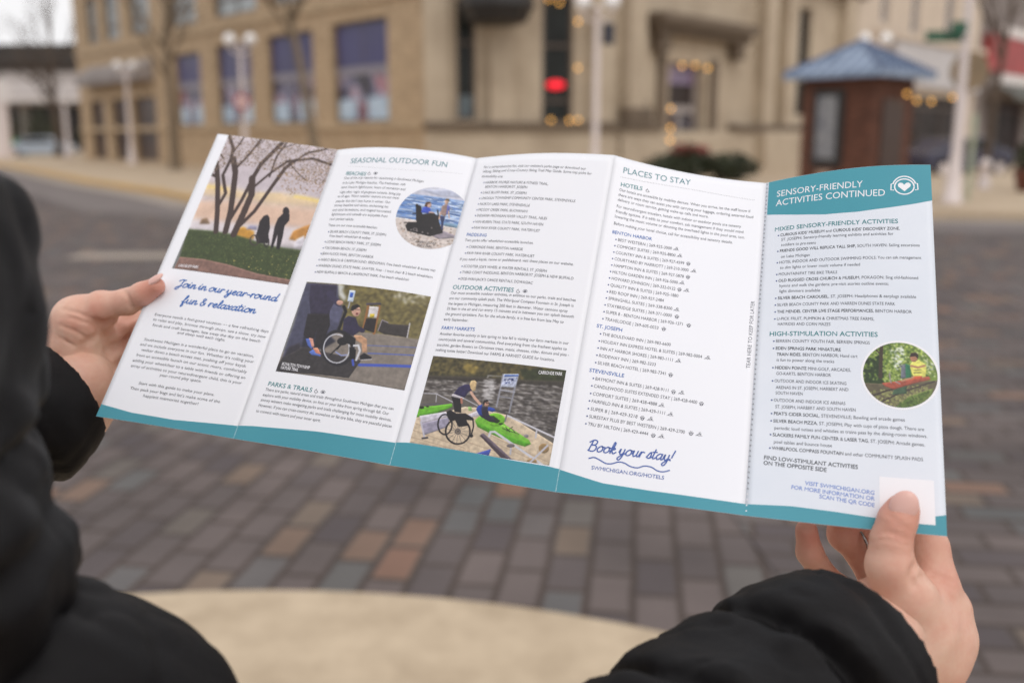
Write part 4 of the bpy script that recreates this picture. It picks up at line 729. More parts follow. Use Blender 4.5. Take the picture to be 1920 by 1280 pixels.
LEFT_CREASE = [([(-282.5, 666.7, 1326.2), (-282.4, 669.1, 1318.0), (-287.7, 666.2, 1313.7), (-293.2, 665.3, 1309.5), (-295.5, 665.9, 1302.2), (-296.1, 667.9, 1297.3), (-292.1, 666.2, 1289.0)], 1.9, 1.7), ([(-281.5, 667.5, 1319.8), (-281.2, 675.8, 1310.6), (-283.1, 684.4, 1303.1), (-282.7, 682.5, 1293.9), (-279.2, 675.8, 1285.9)], 1.7, 1.6), ([(-281.9, 668.1, 1323.0), (-275.3, 678.6, 1324.4), (-268.1, 689.2, 1326.3), (-256.8, 690.1, 1330.7)], 2.4, 2.6), ([(-283.8, 684.4, 1302.8), (-278.7, 689.9, 1304.7), (-271.5, 695.5, 1307.4)], 2.2, 3.0), ([(-282.7, 681.6, 1289.5), (-278.7, 687.0, 1290.6), (-273.8, 692.5, 1292.5)], 2.0, 2.6), ([(-262.7, 663.3, 1349.1), (-257.6, 660.3, 1344.5), (-257.0, 662.9, 1337.2)], 1.0, 0.5), ([(-298.7, 661.4, 1330.1), (-286.1, 660.7, 1326.6), (-282.4, 663.9, 1322.3)], 0.8, 0.55), ([(-304.1, 660.3, 1324.9), (-291.5, 659.2, 1319.6), (-286.8, 662.1, 1313.5)], 0.8, 0.5), ([(-306.1, 660.7, 1316.7), (-296.0, 659.5, 1311.0)], 0.8, 0.45), ([(-302.3, 662.5, 1335.4), (-290.7, 660.0, 1333.0), (-282.2, 661.1, 1328.4)], 0.8, 0.55), ([(-291.7, 666.4, 1290.1), (-287.5, 669.7, 1281.0), (-284.2, 678.8, 1275.6)], 1.4, 1.1), ([(-297.2, 666.1, 1288.3), (-293.8, 668.7, 1276.3), (-292.4, 677.1, 1267.5)], 1.1, 0.7)]
RIGHT_SLEEVE = [((200.2, 495.2, 1192.5), 42), ((141.7, 444.4, 1178.8), 57), ((82.5, 390.0, 1162.6), 68)]
LEFT_SLEEVE = [((-301.8, 672.9, 1281.7), 35), ((-323.0, 646.4, 1267.2), 43)]
NAILS = {'right': [(201.2, 481.0, 1262.3), (200.2, 484.8, 1266.0)], 'left': [(-240.4, 662.8, 1356.4), (-236.9, 665.0, 1357.6)]}
RING = [(199.4, 536.3, 1223.3), (210.2, 540.5, 1213.9)]

# ---------------------------------------------------------------- the ground
BR = [(0.0, (86, 78, 79)), (0.35, (97, 88, 86)), (0.72, (108, 97, 94)), (0.8, (97, 97, 97)), (0.9, (118, 103, 91)), (1.0, (130, 100, 86))]
M_STREET = brick_mat('street brick', BR, (74, 63, 57), 0.27, 0.145, rot=R(-82.7), msize=0.019, bump=0.008, msmooth=1.0, stain=.3)
M_CROSS = brick_mat('cross brick', BR, (76, 65, 59), 0.27, 0.145, rot=R(8), msize=0.018, bump=0.008, msmooth=1.0, stain=.3)
M_ASPH = mat('asphalt', (118, 109, 106), .9, .7, .9, .003, var_rgb=(94, 85, 82))
M_CONC = mat('sidewalk concrete', (188, 168, 142), .85, .6, .9, .002, var_rgb=(160, 142, 120))
M_APRON = mat('apron concrete', (196, 177, 151), .8, .9, 5.5, .0012, var_rgb=(168, 149, 124), bscale=160)
M_GUT = mat('gutter concrete', (160, 148, 136), .9, .6, 1.5, var_rgb=(136, 124, 114))
M_YEL = mat('kerb paint', (206, 162, 84), .7, .7, 2.0, var_rgb=(178, 152, 112))
M_WHITE = mat('white paint', (226, 218, 214), .5, .25, 3., var_rgb=(196, 186, 180))
M_BLACK = mat('black metal', (38, 34, 32), .5, .3, 5.)
M_DARK = mat('dark opening', (42, 34, 32), .6, .5, 1.2, var_rgb=(64, 46, 40))

g = MB(); g.quad((-400, -30, 0), (400, -30, 0), (400, 700, 0), (-400, 700, 0))
struct('street', g, M_STREET)
# kerb line of the far side of the crossing
KERB = [(-60, 100), (-27.5, 52.5), (-21.8, 44.6), (-13.2, 31.2), (-8.9, 25.2), (-6.5, 21.4), (-4.2, 20.0), (0, 19.2), (7.07, 18.0), (12, 17.0), (30, 14.2), (120, 2)]
sw = MB(); sw.prism(KERB + [(160, 2), (160, 300), (-260, 300), (-120, 190)], -.2, .13); struct('sidewalk', sw, M_CONC)
def offset_line(L, d):
    out = []
    for i, p in enumerate(L):
        a = np.array(L[max(i - 1, 0)]); b = np.array(L[min(i + 1, len(L) - 1)]); t = (b - a) / np.linalg.norm(b - a)
        out.append(tuple(np.array(p) + d * np.array((t[1], -t[0]))))
    return out
def strip(name, L, d0, d1, z, m):
    a, b = offset_line(L, d0), offset_line(L, d1); s = MB()
    for i in range(len(L) - 1): s.quad((*a[i], z), (*b[i], z), (*b[i + 1], z), (*a[i + 1], z))
    return struct(name, s, m)
strip('gutter', KERB, .02, .75, .008, M_GUT)
strip('asphalt_band', KERB, .75, 2.6, .004, M_ASPH)
# the painted kerb stone stands 3 mm proud of the pavement edge
kb = MB(); ka = KERB[1:7]; o0 = offset_line(ka, .015); o1 = offset_line(ka, -.16)
kb.prism(o0 + o1[::-1], -.1, .136); struct('kerb', kb, M_YEL)
# crosswise bricks to the right of the crossing
cs = MB(); cs.quad((0.95, 2.2, .0065), (14, -2, .0065), (14, 6.9, .0065), (1.6, 8.3, .0065), (0.86, 3.7, .0065)); struct('brick_crossing', cs, M_CROSS)
pl = MB(); pl.quad((-5.4, 11.9, .009), (-4.0, 11.9, .009), (-4.0, 12.5, .009), (-5.4, 12.5, .009)); struct('road_patch', pl, M_GUT)
# round concrete apron where the reader stands
n = 96; cx, cy, rr = -.80, .05, 2.95
prof = [(rr, -.05), (rr, .006), (rr - .006, .012), (0.001, .012)]
ap = MB(); V = []; F = []
for (r_, z_) in prof:
    for j in range(n): V.append((cx + r_ * math.cos(2 * math.pi * j / n), cy + r_ * math.sin(2 * math.pi * j / n), z_))
for i in range(len(prof) - 1):
    for j in range(n): F.append((i * n + j, i * n + (j + 1) % n, (i + 1) * n + (j + 1) % n, (i + 1) * n + j))
ap.add(V, F); struct('pavement', ap, M_APRON)

# ---------------------------------------------------------------- buildings
class Face:                              # a facade: s along it, o outwards, z up
    def __init__(s, x, y, dx, dy):
        l = math.hypot(dx, dy); s.p = (x, y); s.e = (dx / l, dy / l); s.n = (s.e[1], -s.e[0])
        if s.n[0] * x + s.n[1] * y > 0: s.n = (-s.n[0], -s.n[1])
    def __call__(s, a, o, z): return (s.p[0] + s.e[0] * a + s.n[0] * o, s.p[1] + s.e[1] * a + s.n[1] * o, z)

def wall(F, s0, s1, z0, z1, holes, depth=.35, thick=10.):
    mb = MB(); S = sorted({s0, s1, *[h[0] for h in holes], *[h[1] for h in holes]}); Z = sorted({z0, z1, *[h[2] for h in holes], *[h[3] for h in holes]})
    for i in range(len(S) - 1):
        for j in range(len(Z) - 1):
            a, b, c, d = S[i], S[i + 1], Z[j], Z[j + 1]; m_, k_ = (a + b) / 2, (c + d) / 2
            if any(h[0] < m_ < h[1] and h[2] < k_ < h[3] for h in holes): continue
            mb.quad(F(a, 0, c), F(b, 0, c), F(b, 0, d), F(a, 0, d))
    for a, b, c, d in holes:
        for q in (((a, c), (b, c)), ((b, c), (b, d)), ((b, d), (a, d)), ((a, d), (a, c))):
            (x, y), (u, v) = q; mb.quad(F(x, 0, y), F(u, 0, v), F(u, -depth, v), F(x, -depth, y))
        mb.quad(F(a, -depth, c), F(b, -depth, c), F(b, -depth, d), F(a, -depth, d))
    mb.quad(F(s0, 0, z0), F(s0, -thick, z0), F(s0, -thick, z1), F(s0, 0, z1)); mb.quad(F(s1, 0, z0), F(s1, -thick, z0), F(s1, -thick, z1), F(s1, 0, z1))
    mb.quad(F(s0, -thick, z0), F(s1, -thick, z0), F(s1, -thick, z1), F(s0, -thick, z1)); mb.quad(F(s0, 0, z1), F(s1, 0, z1), F(s1, -thick, z1), F(s0, -thick, z1))
    return mb

def window(F, h, parent, mframe, mpane, bars_s=(), bars_z=(), fw=.09, o=-.22, extra=None):
    a, b, c, d = h; e = .003; m = MB()
    m.box(a + e, a + fw, o - .05, o + .05, c + e, d - e, F); m.box(b - fw, b - e, o - .05, o + .05, c + e, d - e, F); m.box(a + fw, b - fw, o - .05, o + .05, c + e, c + fw, F); m.box(a + fw, b - fw, o - .05, o + .05, d - fw, d - e, F)
    for s_ in bars_s: m.box(s_ - .03, s_ + .03, o - .04, o + .04, c + fw, d - fw, F)
    for z_ in bars_z: m.box(a + fw, b - fw, o - .045, o + .047, z_ - .05, z_ + .05, F)
    f = m.build('window', mframe, parent)
    p = MB(); p.box(a + fw, b - fw, o - .03, o - .01, c + fw, d - fw, F); p.build('pane', mpane, f)
    return f

M_TAN = brick_mat('tan brick', [(0.0, (176, 151, 121)), (0.5, (189, 163, 131)), (1.0, (201, 175, 143))], (188, 166, 139), .22, .075, plane='XZ', ab=(-.645, .764), msize=.008, stain=.12)
M_TRIM = mat('tan trim', (196, 172, 140), .8, .4, 1.)
M_STONE = mat('pale limestone', (192, 176, 154), .8, .7, .7, var_rgb=(156, 139, 118))
M_STONE2 = mat('darker limestone', (114, 99, 83), .85, .6, 1.2, var_rgb=(88, 76, 64))  # darker stone tone for ledge, cornice, plinth block and door surround
M_GLASS = mat('dark glass', (34, 35, 33), .2, .5, .8, spec=.2, var_rgb=(62, 68, 66))
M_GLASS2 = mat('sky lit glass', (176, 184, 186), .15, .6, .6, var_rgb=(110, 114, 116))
M_BLUEP = mat('blue transom panel', (70, 68, 116), .35, .6, 1.0, var_rgb=(58, 54, 84))
M_FRAME = mat('dark window frame', (92, 78, 68), .5)
def display_mat(name, seed):
    m = bpy.data.materials.new(name); m.use_nodes = True; nt = m.node_tree; b = nt.nodes['Principled BSDF']; b.inputs['Roughness'].default_value = .12
    tc = nt.nodes.new('ShaderNodeTexCoord'); mp = nt.nodes.new('ShaderNodeMapping'); mp.inputs['Location'].default_value = (seed * 3.1, seed, seed * .7); nz = nt.nodes.new('ShaderNodeTexNoise'); nz.inputs['Scale'].default_value = 1.1; nz.inputs['Detail'].default_value = 3.5
    nt.links.new(tc.outputs['Object'], mp.inputs[0]); nt.links.new(mp.outputs[0], nz.inputs['Vector'])
    cr = nt.nodes.new('ShaderNodeValToRGB'); els = cr.color_ramp.elements
    for k, (p, c) in enumerate([(0.36, (36, 32, 38)), (0.44, (72, 66, 92)), (0.5, (116, 106, 136)), (0.54, (176, 170, 186)), (0.6, (172, 98, 104)), (0.68, (70, 60, 86))]):
        e = els[k] if k < 2 else els.new(p); e.position = p; e.color = tuple(float(v) for v in lin(c)) + (1,)
    nt.links.new(nz.outputs[0], cr.inputs[0]); nt.links.new(cr.outputs[0], b.inputs['Base Color']); return m
M_POSTER = mat('pale blue poster', (206, 222, 236), .3, .9, 1.9, var_rgb=(110, 140, 168)); M_POSTER2 = mat('dim blue poster', (112, 126, 132), .3, .9, 1.6, var_rgb=(70, 80, 84))

# brick building on the left of the crossing
FB = Face(-2.74, 32.0, -.645, .764)
bb = thing('brick_building', 'long tan brick building with tall blue topped shop windows, left of the stone bank', 'building', loc=(0, 0, 0))
LOW = [(2.02, 5.56, 1.9, 5.25), (6.9, 10.47, 1.9, 5.2), (11.9, 15.2, 1.9, 5.15), (16.8, 19.7, 1.9, 5.05)]
UP = [(3.0, 5.4), (7.4, 9.9), (11.2, 15.2), (16.9, 19.9), (22.3, 25.0), (26.4, 28.6), (29.6, 31.4)]
UPW = [(a, b, 6.25, 8.6) for a, b in UP]
DOORS = [(22.2, 25.2, .25, 3.3), (26.0, 28.4, .25, 3.3), (29.6, 31.8, .25, 3.3)]
wall(FB, 0, 33.4, 0, 10.5, LOW + UPW + DOORS, thick=14.).build('wall', M_TAN, bb)
for k, h in enumerate(LOW):
    w = window(FB, h, bb, M_FRAME, display_mat('shop display %d' % k, k + 1.3), bars_s=((h[0] + h[1]) / 2,), bars_z=(3.72,))
    p = MB(); p.box(h[0] + .1, h[1] - .1, -.205, -.185, 3.78, h[3] - .1, FB); p.build('transom_panel', M_BLUEP, w); p = MB(); p.box(h[0] + .1, h[1] - .1, -.165, -.15, 3.5, 3.76, FB); p.build('transom_bar', mat('grey transom bar', (140, 134, 144), .4), w)
    p = MB(); m_ = (h[0] + h[1]) / 2; p.box(h[0] + .15, m_ - .2, -.205, -.185, 2.0, 2.75, FB); p.box(m_ + .5, h[1] - .12, -.205, -.185, 2.0, 2.7, FB); p.build('window_poster', M_POSTER, w)
for h in UPW: window(FB, h, bb, M_FRAME, M_GLASS2, bars_s=((h[0] + h[1]) / 2,), bars_z=(6.95,))
for h in DOORS:
    window(FB, h, bb, M_FRAME, mat('brown shop front', (84, 60, 48), .3, .8, .8, var_rgb=(48, 42, 42)), bars_s=((h[0] + h[1]) / 2,), bars_z=(2.5,))
s = MB(); s.box(0, 33.4, .003, .12, 1.68, 1.9, FB); s.box(0, 33.4, .003, .1, 5.75, 5.95, FB); s.box(-.02, 33.42, .003, .3, 10.1, 10.55, FB); s.build('cornice', M_TRIM, bb)
s = MB(); aw = [(.02, 5.05), (.75, 4.55), (.75, 4.05)]
for q in range(2): s.quad(FB(22.2, *aw[q]), FB(31.5, *aw[q]), FB(31.5, *aw[q + 1]), FB(22.2, *aw[q + 1]))
for e_ in (22.2, 31.5): s.quad(FB(e_, .02, 5.05), FB(e_, .75, 4.55), FB(e_, .75, 4.05), FB(e_, .02, 4.05))
s.build('awning', mat('grey canvas', (158, 150, 146), .8, .7, .8, var_rgb=(120, 110, 106)), bb)

# stone bank on the corner
bk = thing('stone_bank', 'pale limestone bank building with narrow dark windows and a corner portal', 'building')
FA = Face(-2.74, 32.0, .985, .17); FC = Face(3.37, 33.05, .66, .75)
W1 = (1.02, 1.62, 1.95, 5.6); W2 = (3.75, 4.75, 1.85, 5.75)
wall(FA, 0, 6.2, 0, 11, [W1, W2], depth=.3, thick=3.).build('wall', M_STONE, bk)
DR = (3.07, 5.44, .25, 3.96); W3 = (12.6, 13.9, 2.3, 6.6)
wall(FC, 0, 18.5, 0, 11, [DR, W3], depth=.45, thick=3.).build('wall', M_STONE, bk)
window(FA, W1, bk, M_FRAME, M_GLASS, bars_z=(4.3,)); wp = MB(); wp.box(1.1, 1.55, -.2, -.18, 2.05, 2.7, FA); wp.build('window_poster', M_POSTER2, bk)
window(FA, W2, bk, M_FRAME, M_GLASS, bars_z=(4.25, 2.55)); window(FC, W3, bk, M_FRAME, M_GLASS, bars_z=(4.2,))
d = MB(); d.box(3.08, 5.43, -.44, -.41, .26, 3.95, FC); dd = d.build('door', M_DARK, bk)  # dark panel backing the doorway; the shaded depth is put into its colour
d = MB(); d.box(3.12, 3.24, -.4, -.3, .25, 3.9, FC); d.box(4.1, 4.34, -.4, -.3, .25, 2.25, FC); d.box(5.24, 5.4, -.4, -.3, .25, 3.9, FC); d.box(3.24, 5.24, -.4, -.3, 2.25, 2.5, FC); d.build('door_frame', mat('grey white door frame', (168, 158, 154), .5, .3, 2.), dd)
d = MB(); d.box(3.3, 4.1, -.39, -.34, .3, 2.14, FC); d.build('door_leaf', mat('dark red door', (56, 24, 28), .4, .4, 2.), dd)
d = MB(); d.box(4.36, 5.2, -.39, -.34, .3, 2.14, FC); d.build('door_leaf', mat('dark door glass', (52, 46, 54), .2, .7, 2., var_rgb=(100, 90, 96)), dd)
d = MB(); d.box(3.24, 5.24, -.39, -.36, 3.25, 3.9, FC); d.build('transom_panel', mat('violet transom glass', (150, 128, 160), .2, .9, .9, var_rgb=(80, 66, 92)), dd)
s = MB()
s.box(0, 6.2, .003, .28, 0, 1.62, FA); s.box(0, 18.5, .003, .28, 0, 1.62, FC); s.build('base_course', M_STONE, bk)
s = MB(); s.box(0, 6.3, .003, .42, 1.625, 1.88, FA); s.box(0.05, 2.2, .003, .42, 1.625, 1.88, FC); s.box(7.2, 18.5, .003, .42, 1.625, 1.88, FC); s.build('ledge', M_STONE2, bk)
MB().box(.1, 1.5, .05, .45, 1.885, 2.35, FC).box(.4, 1.2, .1, .4, 2.353, 2.6, FC).build('plinth_block', M_STONE2, bk); MB().box(9.0, 12.2, .29, .7, 0, 1.62, FC).build('base_block', M_STONE, bk)
s = MB(); s.box(1.56, 8.0, .003, .75, 5.1, 5.42, FC); s.box(1.7, 7.85, .003, .5, 4.8, 5.095, FC); s.box(1.9, 2.5, .003, .42, 4.2, 4.795, FC); s.box(7.0, 7.6, .003, .42, 4.2, 4.795, FC); s.box(0, 18.5, .003, .5, 7.4, 7.8, FC); s.box(0, 6.2, .003, .5, 7.4, 7.8, FA); s.build('cornice', M_STONE2, bk)
s = MB()
for a in (0.0, 2.05, 5.3): MB().box(a, a + .75, .003, .3, 1.885, 7.39, FA).build('pilaster', M_STONE, bk)
for a in (0.15, 9.2, 11.0, 16.5): MB().box(a, a + .9, .003, .42, 1.885, 7.39, FC).build('pilaster', M_STONE, bk)
s = MB(); s.box(2.3, 2.75, .003, .12, .3, 4.15, FC); s.box(5.75, 6.2, .003, .12, .3, 4.15, FC); s.build('door_surround', M_STONE2, bk)

# black lantern hung on the bank wall
wl_ = thing('wall_lantern', 'big black lantern hung high on the stone bank wall, cut off at the top', 'lantern')
p = FA(2.1, 1.3, 0); m = MB(); m.tube([(p[0], p[1], 4.72), (p[0], p[1], 4.82), (p[0], p[1], 5.1), (p[0], p[1], 5.16), (p[0], p[1], 5.22), (p[0], p[1], 6.7), (p[0], p[1], 7.1)], [.75, .92, 1.02, 1.12, 1.12, .9, .2], 8); m.build('lantern_body', M_BLACK, wl_)
m = MB(); m.tube([FA(2.1, .14, 7.0), FA(2.1, 1.3, 7.15)], .06, 8); m.build('bracket', M_BLACK, wl_)

# cream shop building right of the bank and the red signed shop beyond it
cb_ = thing('cream_building', 'cream building with narrow grey upper windows behind the blue roofed kiosk', 'building')
M_CREAM = mat('cream render', (206, 190, 172), .8, .4, .8, var_rgb=(184, 168, 152)); M_GREYB = mat('pale grey fascia', (196, 192, 192), .6, .4, .7, var_rgb=(170, 166, 168))
CW = [(21.2, 22.1, 6.7, 11), (25.1, 26.1, 6.5, 11), (30.0, 31.2, 6.3, 11)]
SF = [(24.0, 34.5, .3, 3.5)]
wall(FC, 18.52, 35.9, 0, 12, CW + SF, depth=.3, thick=9).build('wall', M_CREAM, cb_)
M_GREYW = mat('grey window glass', (110, 114, 124), .2, .5, .8)
for h in CW: window(FC, h, cb_, M_GREYB, M_GREYW, fw=.12)
window(FC, SF[0], cb_, M_FRAME, mat('dark shop interior', (34, 30, 28), .5, .8, .6, spec=.1, var_rgb=(74, 66, 66)), bars_s=(27.5, 31.0), bars_z=(2.9,))
s = MB(); s.box(22.5, 35.5, .003, .35, 3.9, 6.0, FC); s.build('fascia', M_GREYB, cb_)
s = MB(); s.box(20, 35.9, .36, .5, 6.02, 6.3, FC); s.build('cornice', M_CREAM, cb_)
rs = thing('red_shop', 'shop with a red sign band over a dark red front, far right', 'building')
RSF = [(38.5, 46, .3, 3.6), (47.5, 60, .3, 3.6)]; M_GREYWALL = mat('grey brown wall', (140, 130, 126), .8, .6, .4, var_rgb=(108, 98, 94))
wall(FC, 35.92, 64, 0, 13, RSF, depth=.4, thick=9).build('wall', M_GREYWALL, rs)
for h in RSF: window(FC, h, rs, mat('dark red joinery', (72, 30, 30), .5), mat('dim shop window', (46, 36, 36), .5, .8, .5, spec=.1, var_rgb=(26, 20, 22)), bars_s=(h[0] + 2.5, h[0] + 5.0), bars_z=(3.0,))
s = MB(); s.box(36.6, 62, .003, .4, 5.2, 7.3, FC); s.build('sign_band', mat('red sign board', (168, 40, 36), .5, .5, .5, var_rgb=(112, 34, 34)), rs)
s = MB(); s.box(38.8, 63, .003, .45, 4.6, 5.15, FC); s.box(38.8, 63, .003, .45, 7.35, 7.9, FC); s.build('trim_band', M_WHITE, rs)
s = MB(); s.quad(FC(37, .46, 4.55), FC(63, .46, 4.55), FC(63, 1.9, 3.8), FC(37, 1.9, 3.8)); s.quad(FC(37, 1.9, 3.8), FC(63, 1.9, 3.8), FC(63, 1.9, 3.5), FC(37, 1.9, 3.5)); s.build('awning', mat('grey green awning', (96, 98, 92), .8, .4, .5), rs)

# low white shop far to the left
fs = thing('white_shop', 'low white shop with a dark flat roof at the far left end of the street', 'building')
FL = Face(-62, 84, 1, -.05)
LH = [(4, 22, .2, 3.95), (22.6, 34, .2, 3.95)]
wall(FL, 0, 36, 0, 7.0, LH, thick=12, depth=.6).build('wall', mat('white boards', (176, 168, 162), .8, .8, .35, var_rgb=(116, 108, 104)), fs)
for h in LH: window(FL, h, fs, M_WHITE, mat('dark veranda glass', (44, 38, 38), .5, .7, .4, var_rgb=(26, 25, 23)), bars_s=(h[0] + 3, h[0] + 6))
s = MB(); s.box(-1, 37, -11, 1.6, 7.0, 8.5, FL); s.build('roof', mat('dark shingle', (78, 72, 68), .9, .5, .5), fs)
s = MB(); s.box(0, 36, .05, 1.4, 4.1, 4.6, FL); s.build('canopy', M_WHITE, fs)
s = MB(); s.box(20, 28, .1, .4, 4.75, 6.5, FL); s.build('sign_board', M_WHITE, fs)

# ---------------------------------------------------------------- brick kiosk with a blue hip roof
ks = thing('kiosk', 'square red brown brick kiosk with a blue metal hip roof', 'kiosk')
kx, ky = 7.34, 20.8; KL = (-.657, .754); KR = (.754, .657); Wk = 1.63
def KF(a, b, z): return (kx + KL[0] * a + KR[0] * b, ky + KL[1] * a + KR[1] * b, z)
M_KB = brick_mat('kiosk brick', [(0, (88, 56, 45)), (.5, (104, 66, 52)), (1, (118, 76, 60))], (84, 66, 57), .22, .075, plane='XZ', ab=(.097, 1.411), msize=.008, stain=.2)
s = MB(); s.box(0, Wk, 0, Wk, .13, 2.62, KF); s.build('wall', M_KB, ks)
s = MB(); s.box(.62, 1.34, -.05, -.003, .8, 2.4, KF); pf = s.build('poster_case', M_BLACK, ks)
s = MB(); s.box(.78, 1.24, -.058, -.052, .98, 2.27, KF); s.build('poster', mat('faded poster', (150, 150, 150), .3, 1., 3.2, var_rgb=(84, 86, 100)), pf)
s = MB(); s.box(.85, 1.2, -.02, -.003, .42, .72, KF); s.build('plaque', mat('pale plaque', (176, 150, 132), .5), ks)
s = MB(); s.box(-.04, -.003, .35, 1.2, .15, 2.2, KF); s.build('door', mat('brown kiosk door', (66, 46, 38), .5, .3, 3.), ks)
o_ = .32; e0 = [KF(-o_, -o_, 2.62), KF(Wk + o_, -o_, 2.62), KF(Wk + o_, Wk + o_, 2.62), KF(-o_, Wk + o_, 2.62)]; e1 = [(x, y, z + .12) for x, y, z in e0]; apx = KF(Wk / 2, Wk / 2, 3.42)
s = MB(); V = e0 + e1 + [apx]; s.add(V, [(3, 2, 1, 0), (0, 1, 5, 4), (1, 2, 6, 5), (2, 3, 7, 6), (3, 0, 4, 7), (4, 5, 8), (5, 6, 8), (6, 7, 8), (7, 4, 8)])
rf_ = s.build('roof', mat('blue sheet metal', (152, 168, 190), .28, .9, 1.3, metal=.3, var_rgb=(96, 112, 136)), ks)
s = MB()
for k in range(4):
    a, b = Vector(e1[k]), Vector(e1[(k + 1) % 4]); t = Vector(apx)
    for q in range(1, 8):
        f = q / 8; base = a.lerp(b, f); g_ = 1 - abs(2 * f - 1); top = base.lerp(((a + b) / 2).lerp(t, 1), 0) if False else (a.lerp(t, g_) if f <= .5 else b.lerp(t, g_))
        nrm = (b - a).cross(t - a).normalized(); nrm = nrm if nrm.z > 0 else -nrm
        s.tube([base + nrm * .012, top + nrm * .012], .018, 4)
    s.tube([a + Vector((0, 0, .01)), t + Vector((0, 0, .01))], .035, 6)
s.build('roof_seams', mat('dark blue seam', (74, 94, 130), .4, .3, 3.), rf_)

# ---------------------------------------------------------------- street lamps, signs, posts
M_LAMP = mat('lamp paint', (224, 212, 208), .45, .3, 2., var_rgb=(200, 186, 182)); M_GLOBE = mat('opal globe', (250, 248, 247), .2)
def lamp(x, y, label, group='white twin globe street lamps'):
    t = thing('street_lamp', label, 'street lamp', group, (x, y, .13))
    m = MB(); m.lathe((0, 0, 0), [(0, .21), (.06, .21), (.1, .17), (.55, .15), (.75, .12), (1.0, .085), (3.9, .07), (4.3, .065), (4.36, .11), (4.42, .11), (4.46, .05)], 14); m.build('pole', M_LAMP, t, True)
    for sx in (-1, 1):
        m = MB(); m.tube([(0, 0, 4.1), (.18 * sx, 0, 4.12), (.34 * sx, 0, 4.22), (.36 * sx, 0, 4.34)], .03, 8); m.lathe((.36 * sx, 0, 4.32), [(0, .05), (.05, .1), (.07, .1)], 12); a = m.build('arm', M_LAMP, t, True)
        m = MB(); m.ball((.36 * sx, 0, 4.57), .2, 18, 12); m.build('globe', M_GLOBE, a, True)
    return t
lamp(-18.2, 48.5, 'twin globe lamp in front of the grey shop awning, farthest left of the white lamps')
l2 = lamp(-9.35, 35.6, 'twin globe lamp before the blue topped windows carrying a small red sign')
l3 = lamp(2.12, 25.8, 'large twin globe lamp before the stone bank, its globes at the top edge')
lamp(12.45, 35.5, 'twin globe lamp rising behind the blue kiosk roof')
m = MB(); m.box(.14, .42, -.12, .12, 3.55, 4.05); m.build('speaker_box', mat('dark blue box', (46, 48, 60), .5), l3, bevel=.02)
l5 = lamp(8.72, 19.9, 'nearest white lamp post, right of the brochure, with flared base and green sign blades')
sg = thing('street_sign', 'pair of green street name blades on the nearest white lamp post', 'street sign', loc=(8.72, 19.9, 0))
M_GRN = mat('green sign', (44, 94, 70), .5, .3, 3.)
m = MB(); m.box(-.78, -.075, -.015, .015, 3.22, 3.42); m.build('sign_blade', M_GRN, sg, bevel=.004); m = MB(); m.box(-.34, -.05, -.13, -.1, 3.35, 3.58); m.build('sign_blade', M_GRN, sg, bevel=.004); m = MB(); m.box(-.08, .08, -.1, .02, 3.3, 3.34); m.build('bracket', M_LAMP, sg)
rsn = thing('round_sign', 'small round red sign fixed to the lamp before the blue topped windows', 'sign', loc=(-9.35, 35.45, 2.6)); m = MB(); m.tube([(0, -.02, 0), (0, -.04, 0)], .26, 24); m.build('sign_face', mat('red sign face', (176, 66, 62), .5), rsn); m = MB(); m.tube([(0, -.042, 0), (0, -.05, 0)], .15, 24); m.build('sign_centre', M_WHITE, rsn)
ov = thing('oval_sign', 'tan oval sign board behind the nearest white lamp post', 'sign', loc=(9.6, 21.6, 0))
m = MB(); m.tube([(0, -.03, 2.78), (0, .03, 2.78)], .40, 28); m.build('sign_board', mat('tan board', (142, 122, 96), .7, .4, 3.), ov); m = MB(); m.tube([(0, .06, .13), (0, .06, 2.7)], .04, 8); m.build('post', M_LAMP, ov)
tag(MB().tube([(9.42 + .06, 20.9, .13), (9.42 + .06, 20.9, 1.9)], .05, 10).build('sign_post', mat('pale green post', (168, 182, 160), .6, .4, 3., var_rgb=(190, 160, 130))), 'slim pale green post just right of the nearest white lamp', 'post')
bl = thing('bollard', 'short white round topped bollard beside the planter on the far sidewalk', 'bollard', loc=(12.0, 25.6, .13)); m = MB(); m.lathe((0, 0, 0), [(0, .16), (.05, .16), (.06, .13), (.55, .12), (.58, .15), (.64, .15), (.72, .1), (.76, .02)], 18); m.build('bollard_body', M_LAMP, bl, True)
wp_ = thing('sign_post', 'white post with a plain white board at the far left edge', 'sign', loc=(-31.2, 62, .13)); m = MB(); m.box(-.5, .5, -.3, .3, 0, 3.3); m.build('post', M_LAMP, wp_, bevel=.03); m = MB(); m.box(-1.2, 1.0, -.34, -.28, 3.3, 4.6); m.build('sign_board', M_WHITE, wp_)
tag(MB().lathe((-25.4, 58, .13), [(0, .2), (.3, .18), (.4, .11), (3.0, .1), (3.1, .02)], 12).build('post', M_LAMP, smooth=True), 'plain white post in front of the low white shop', 'post')

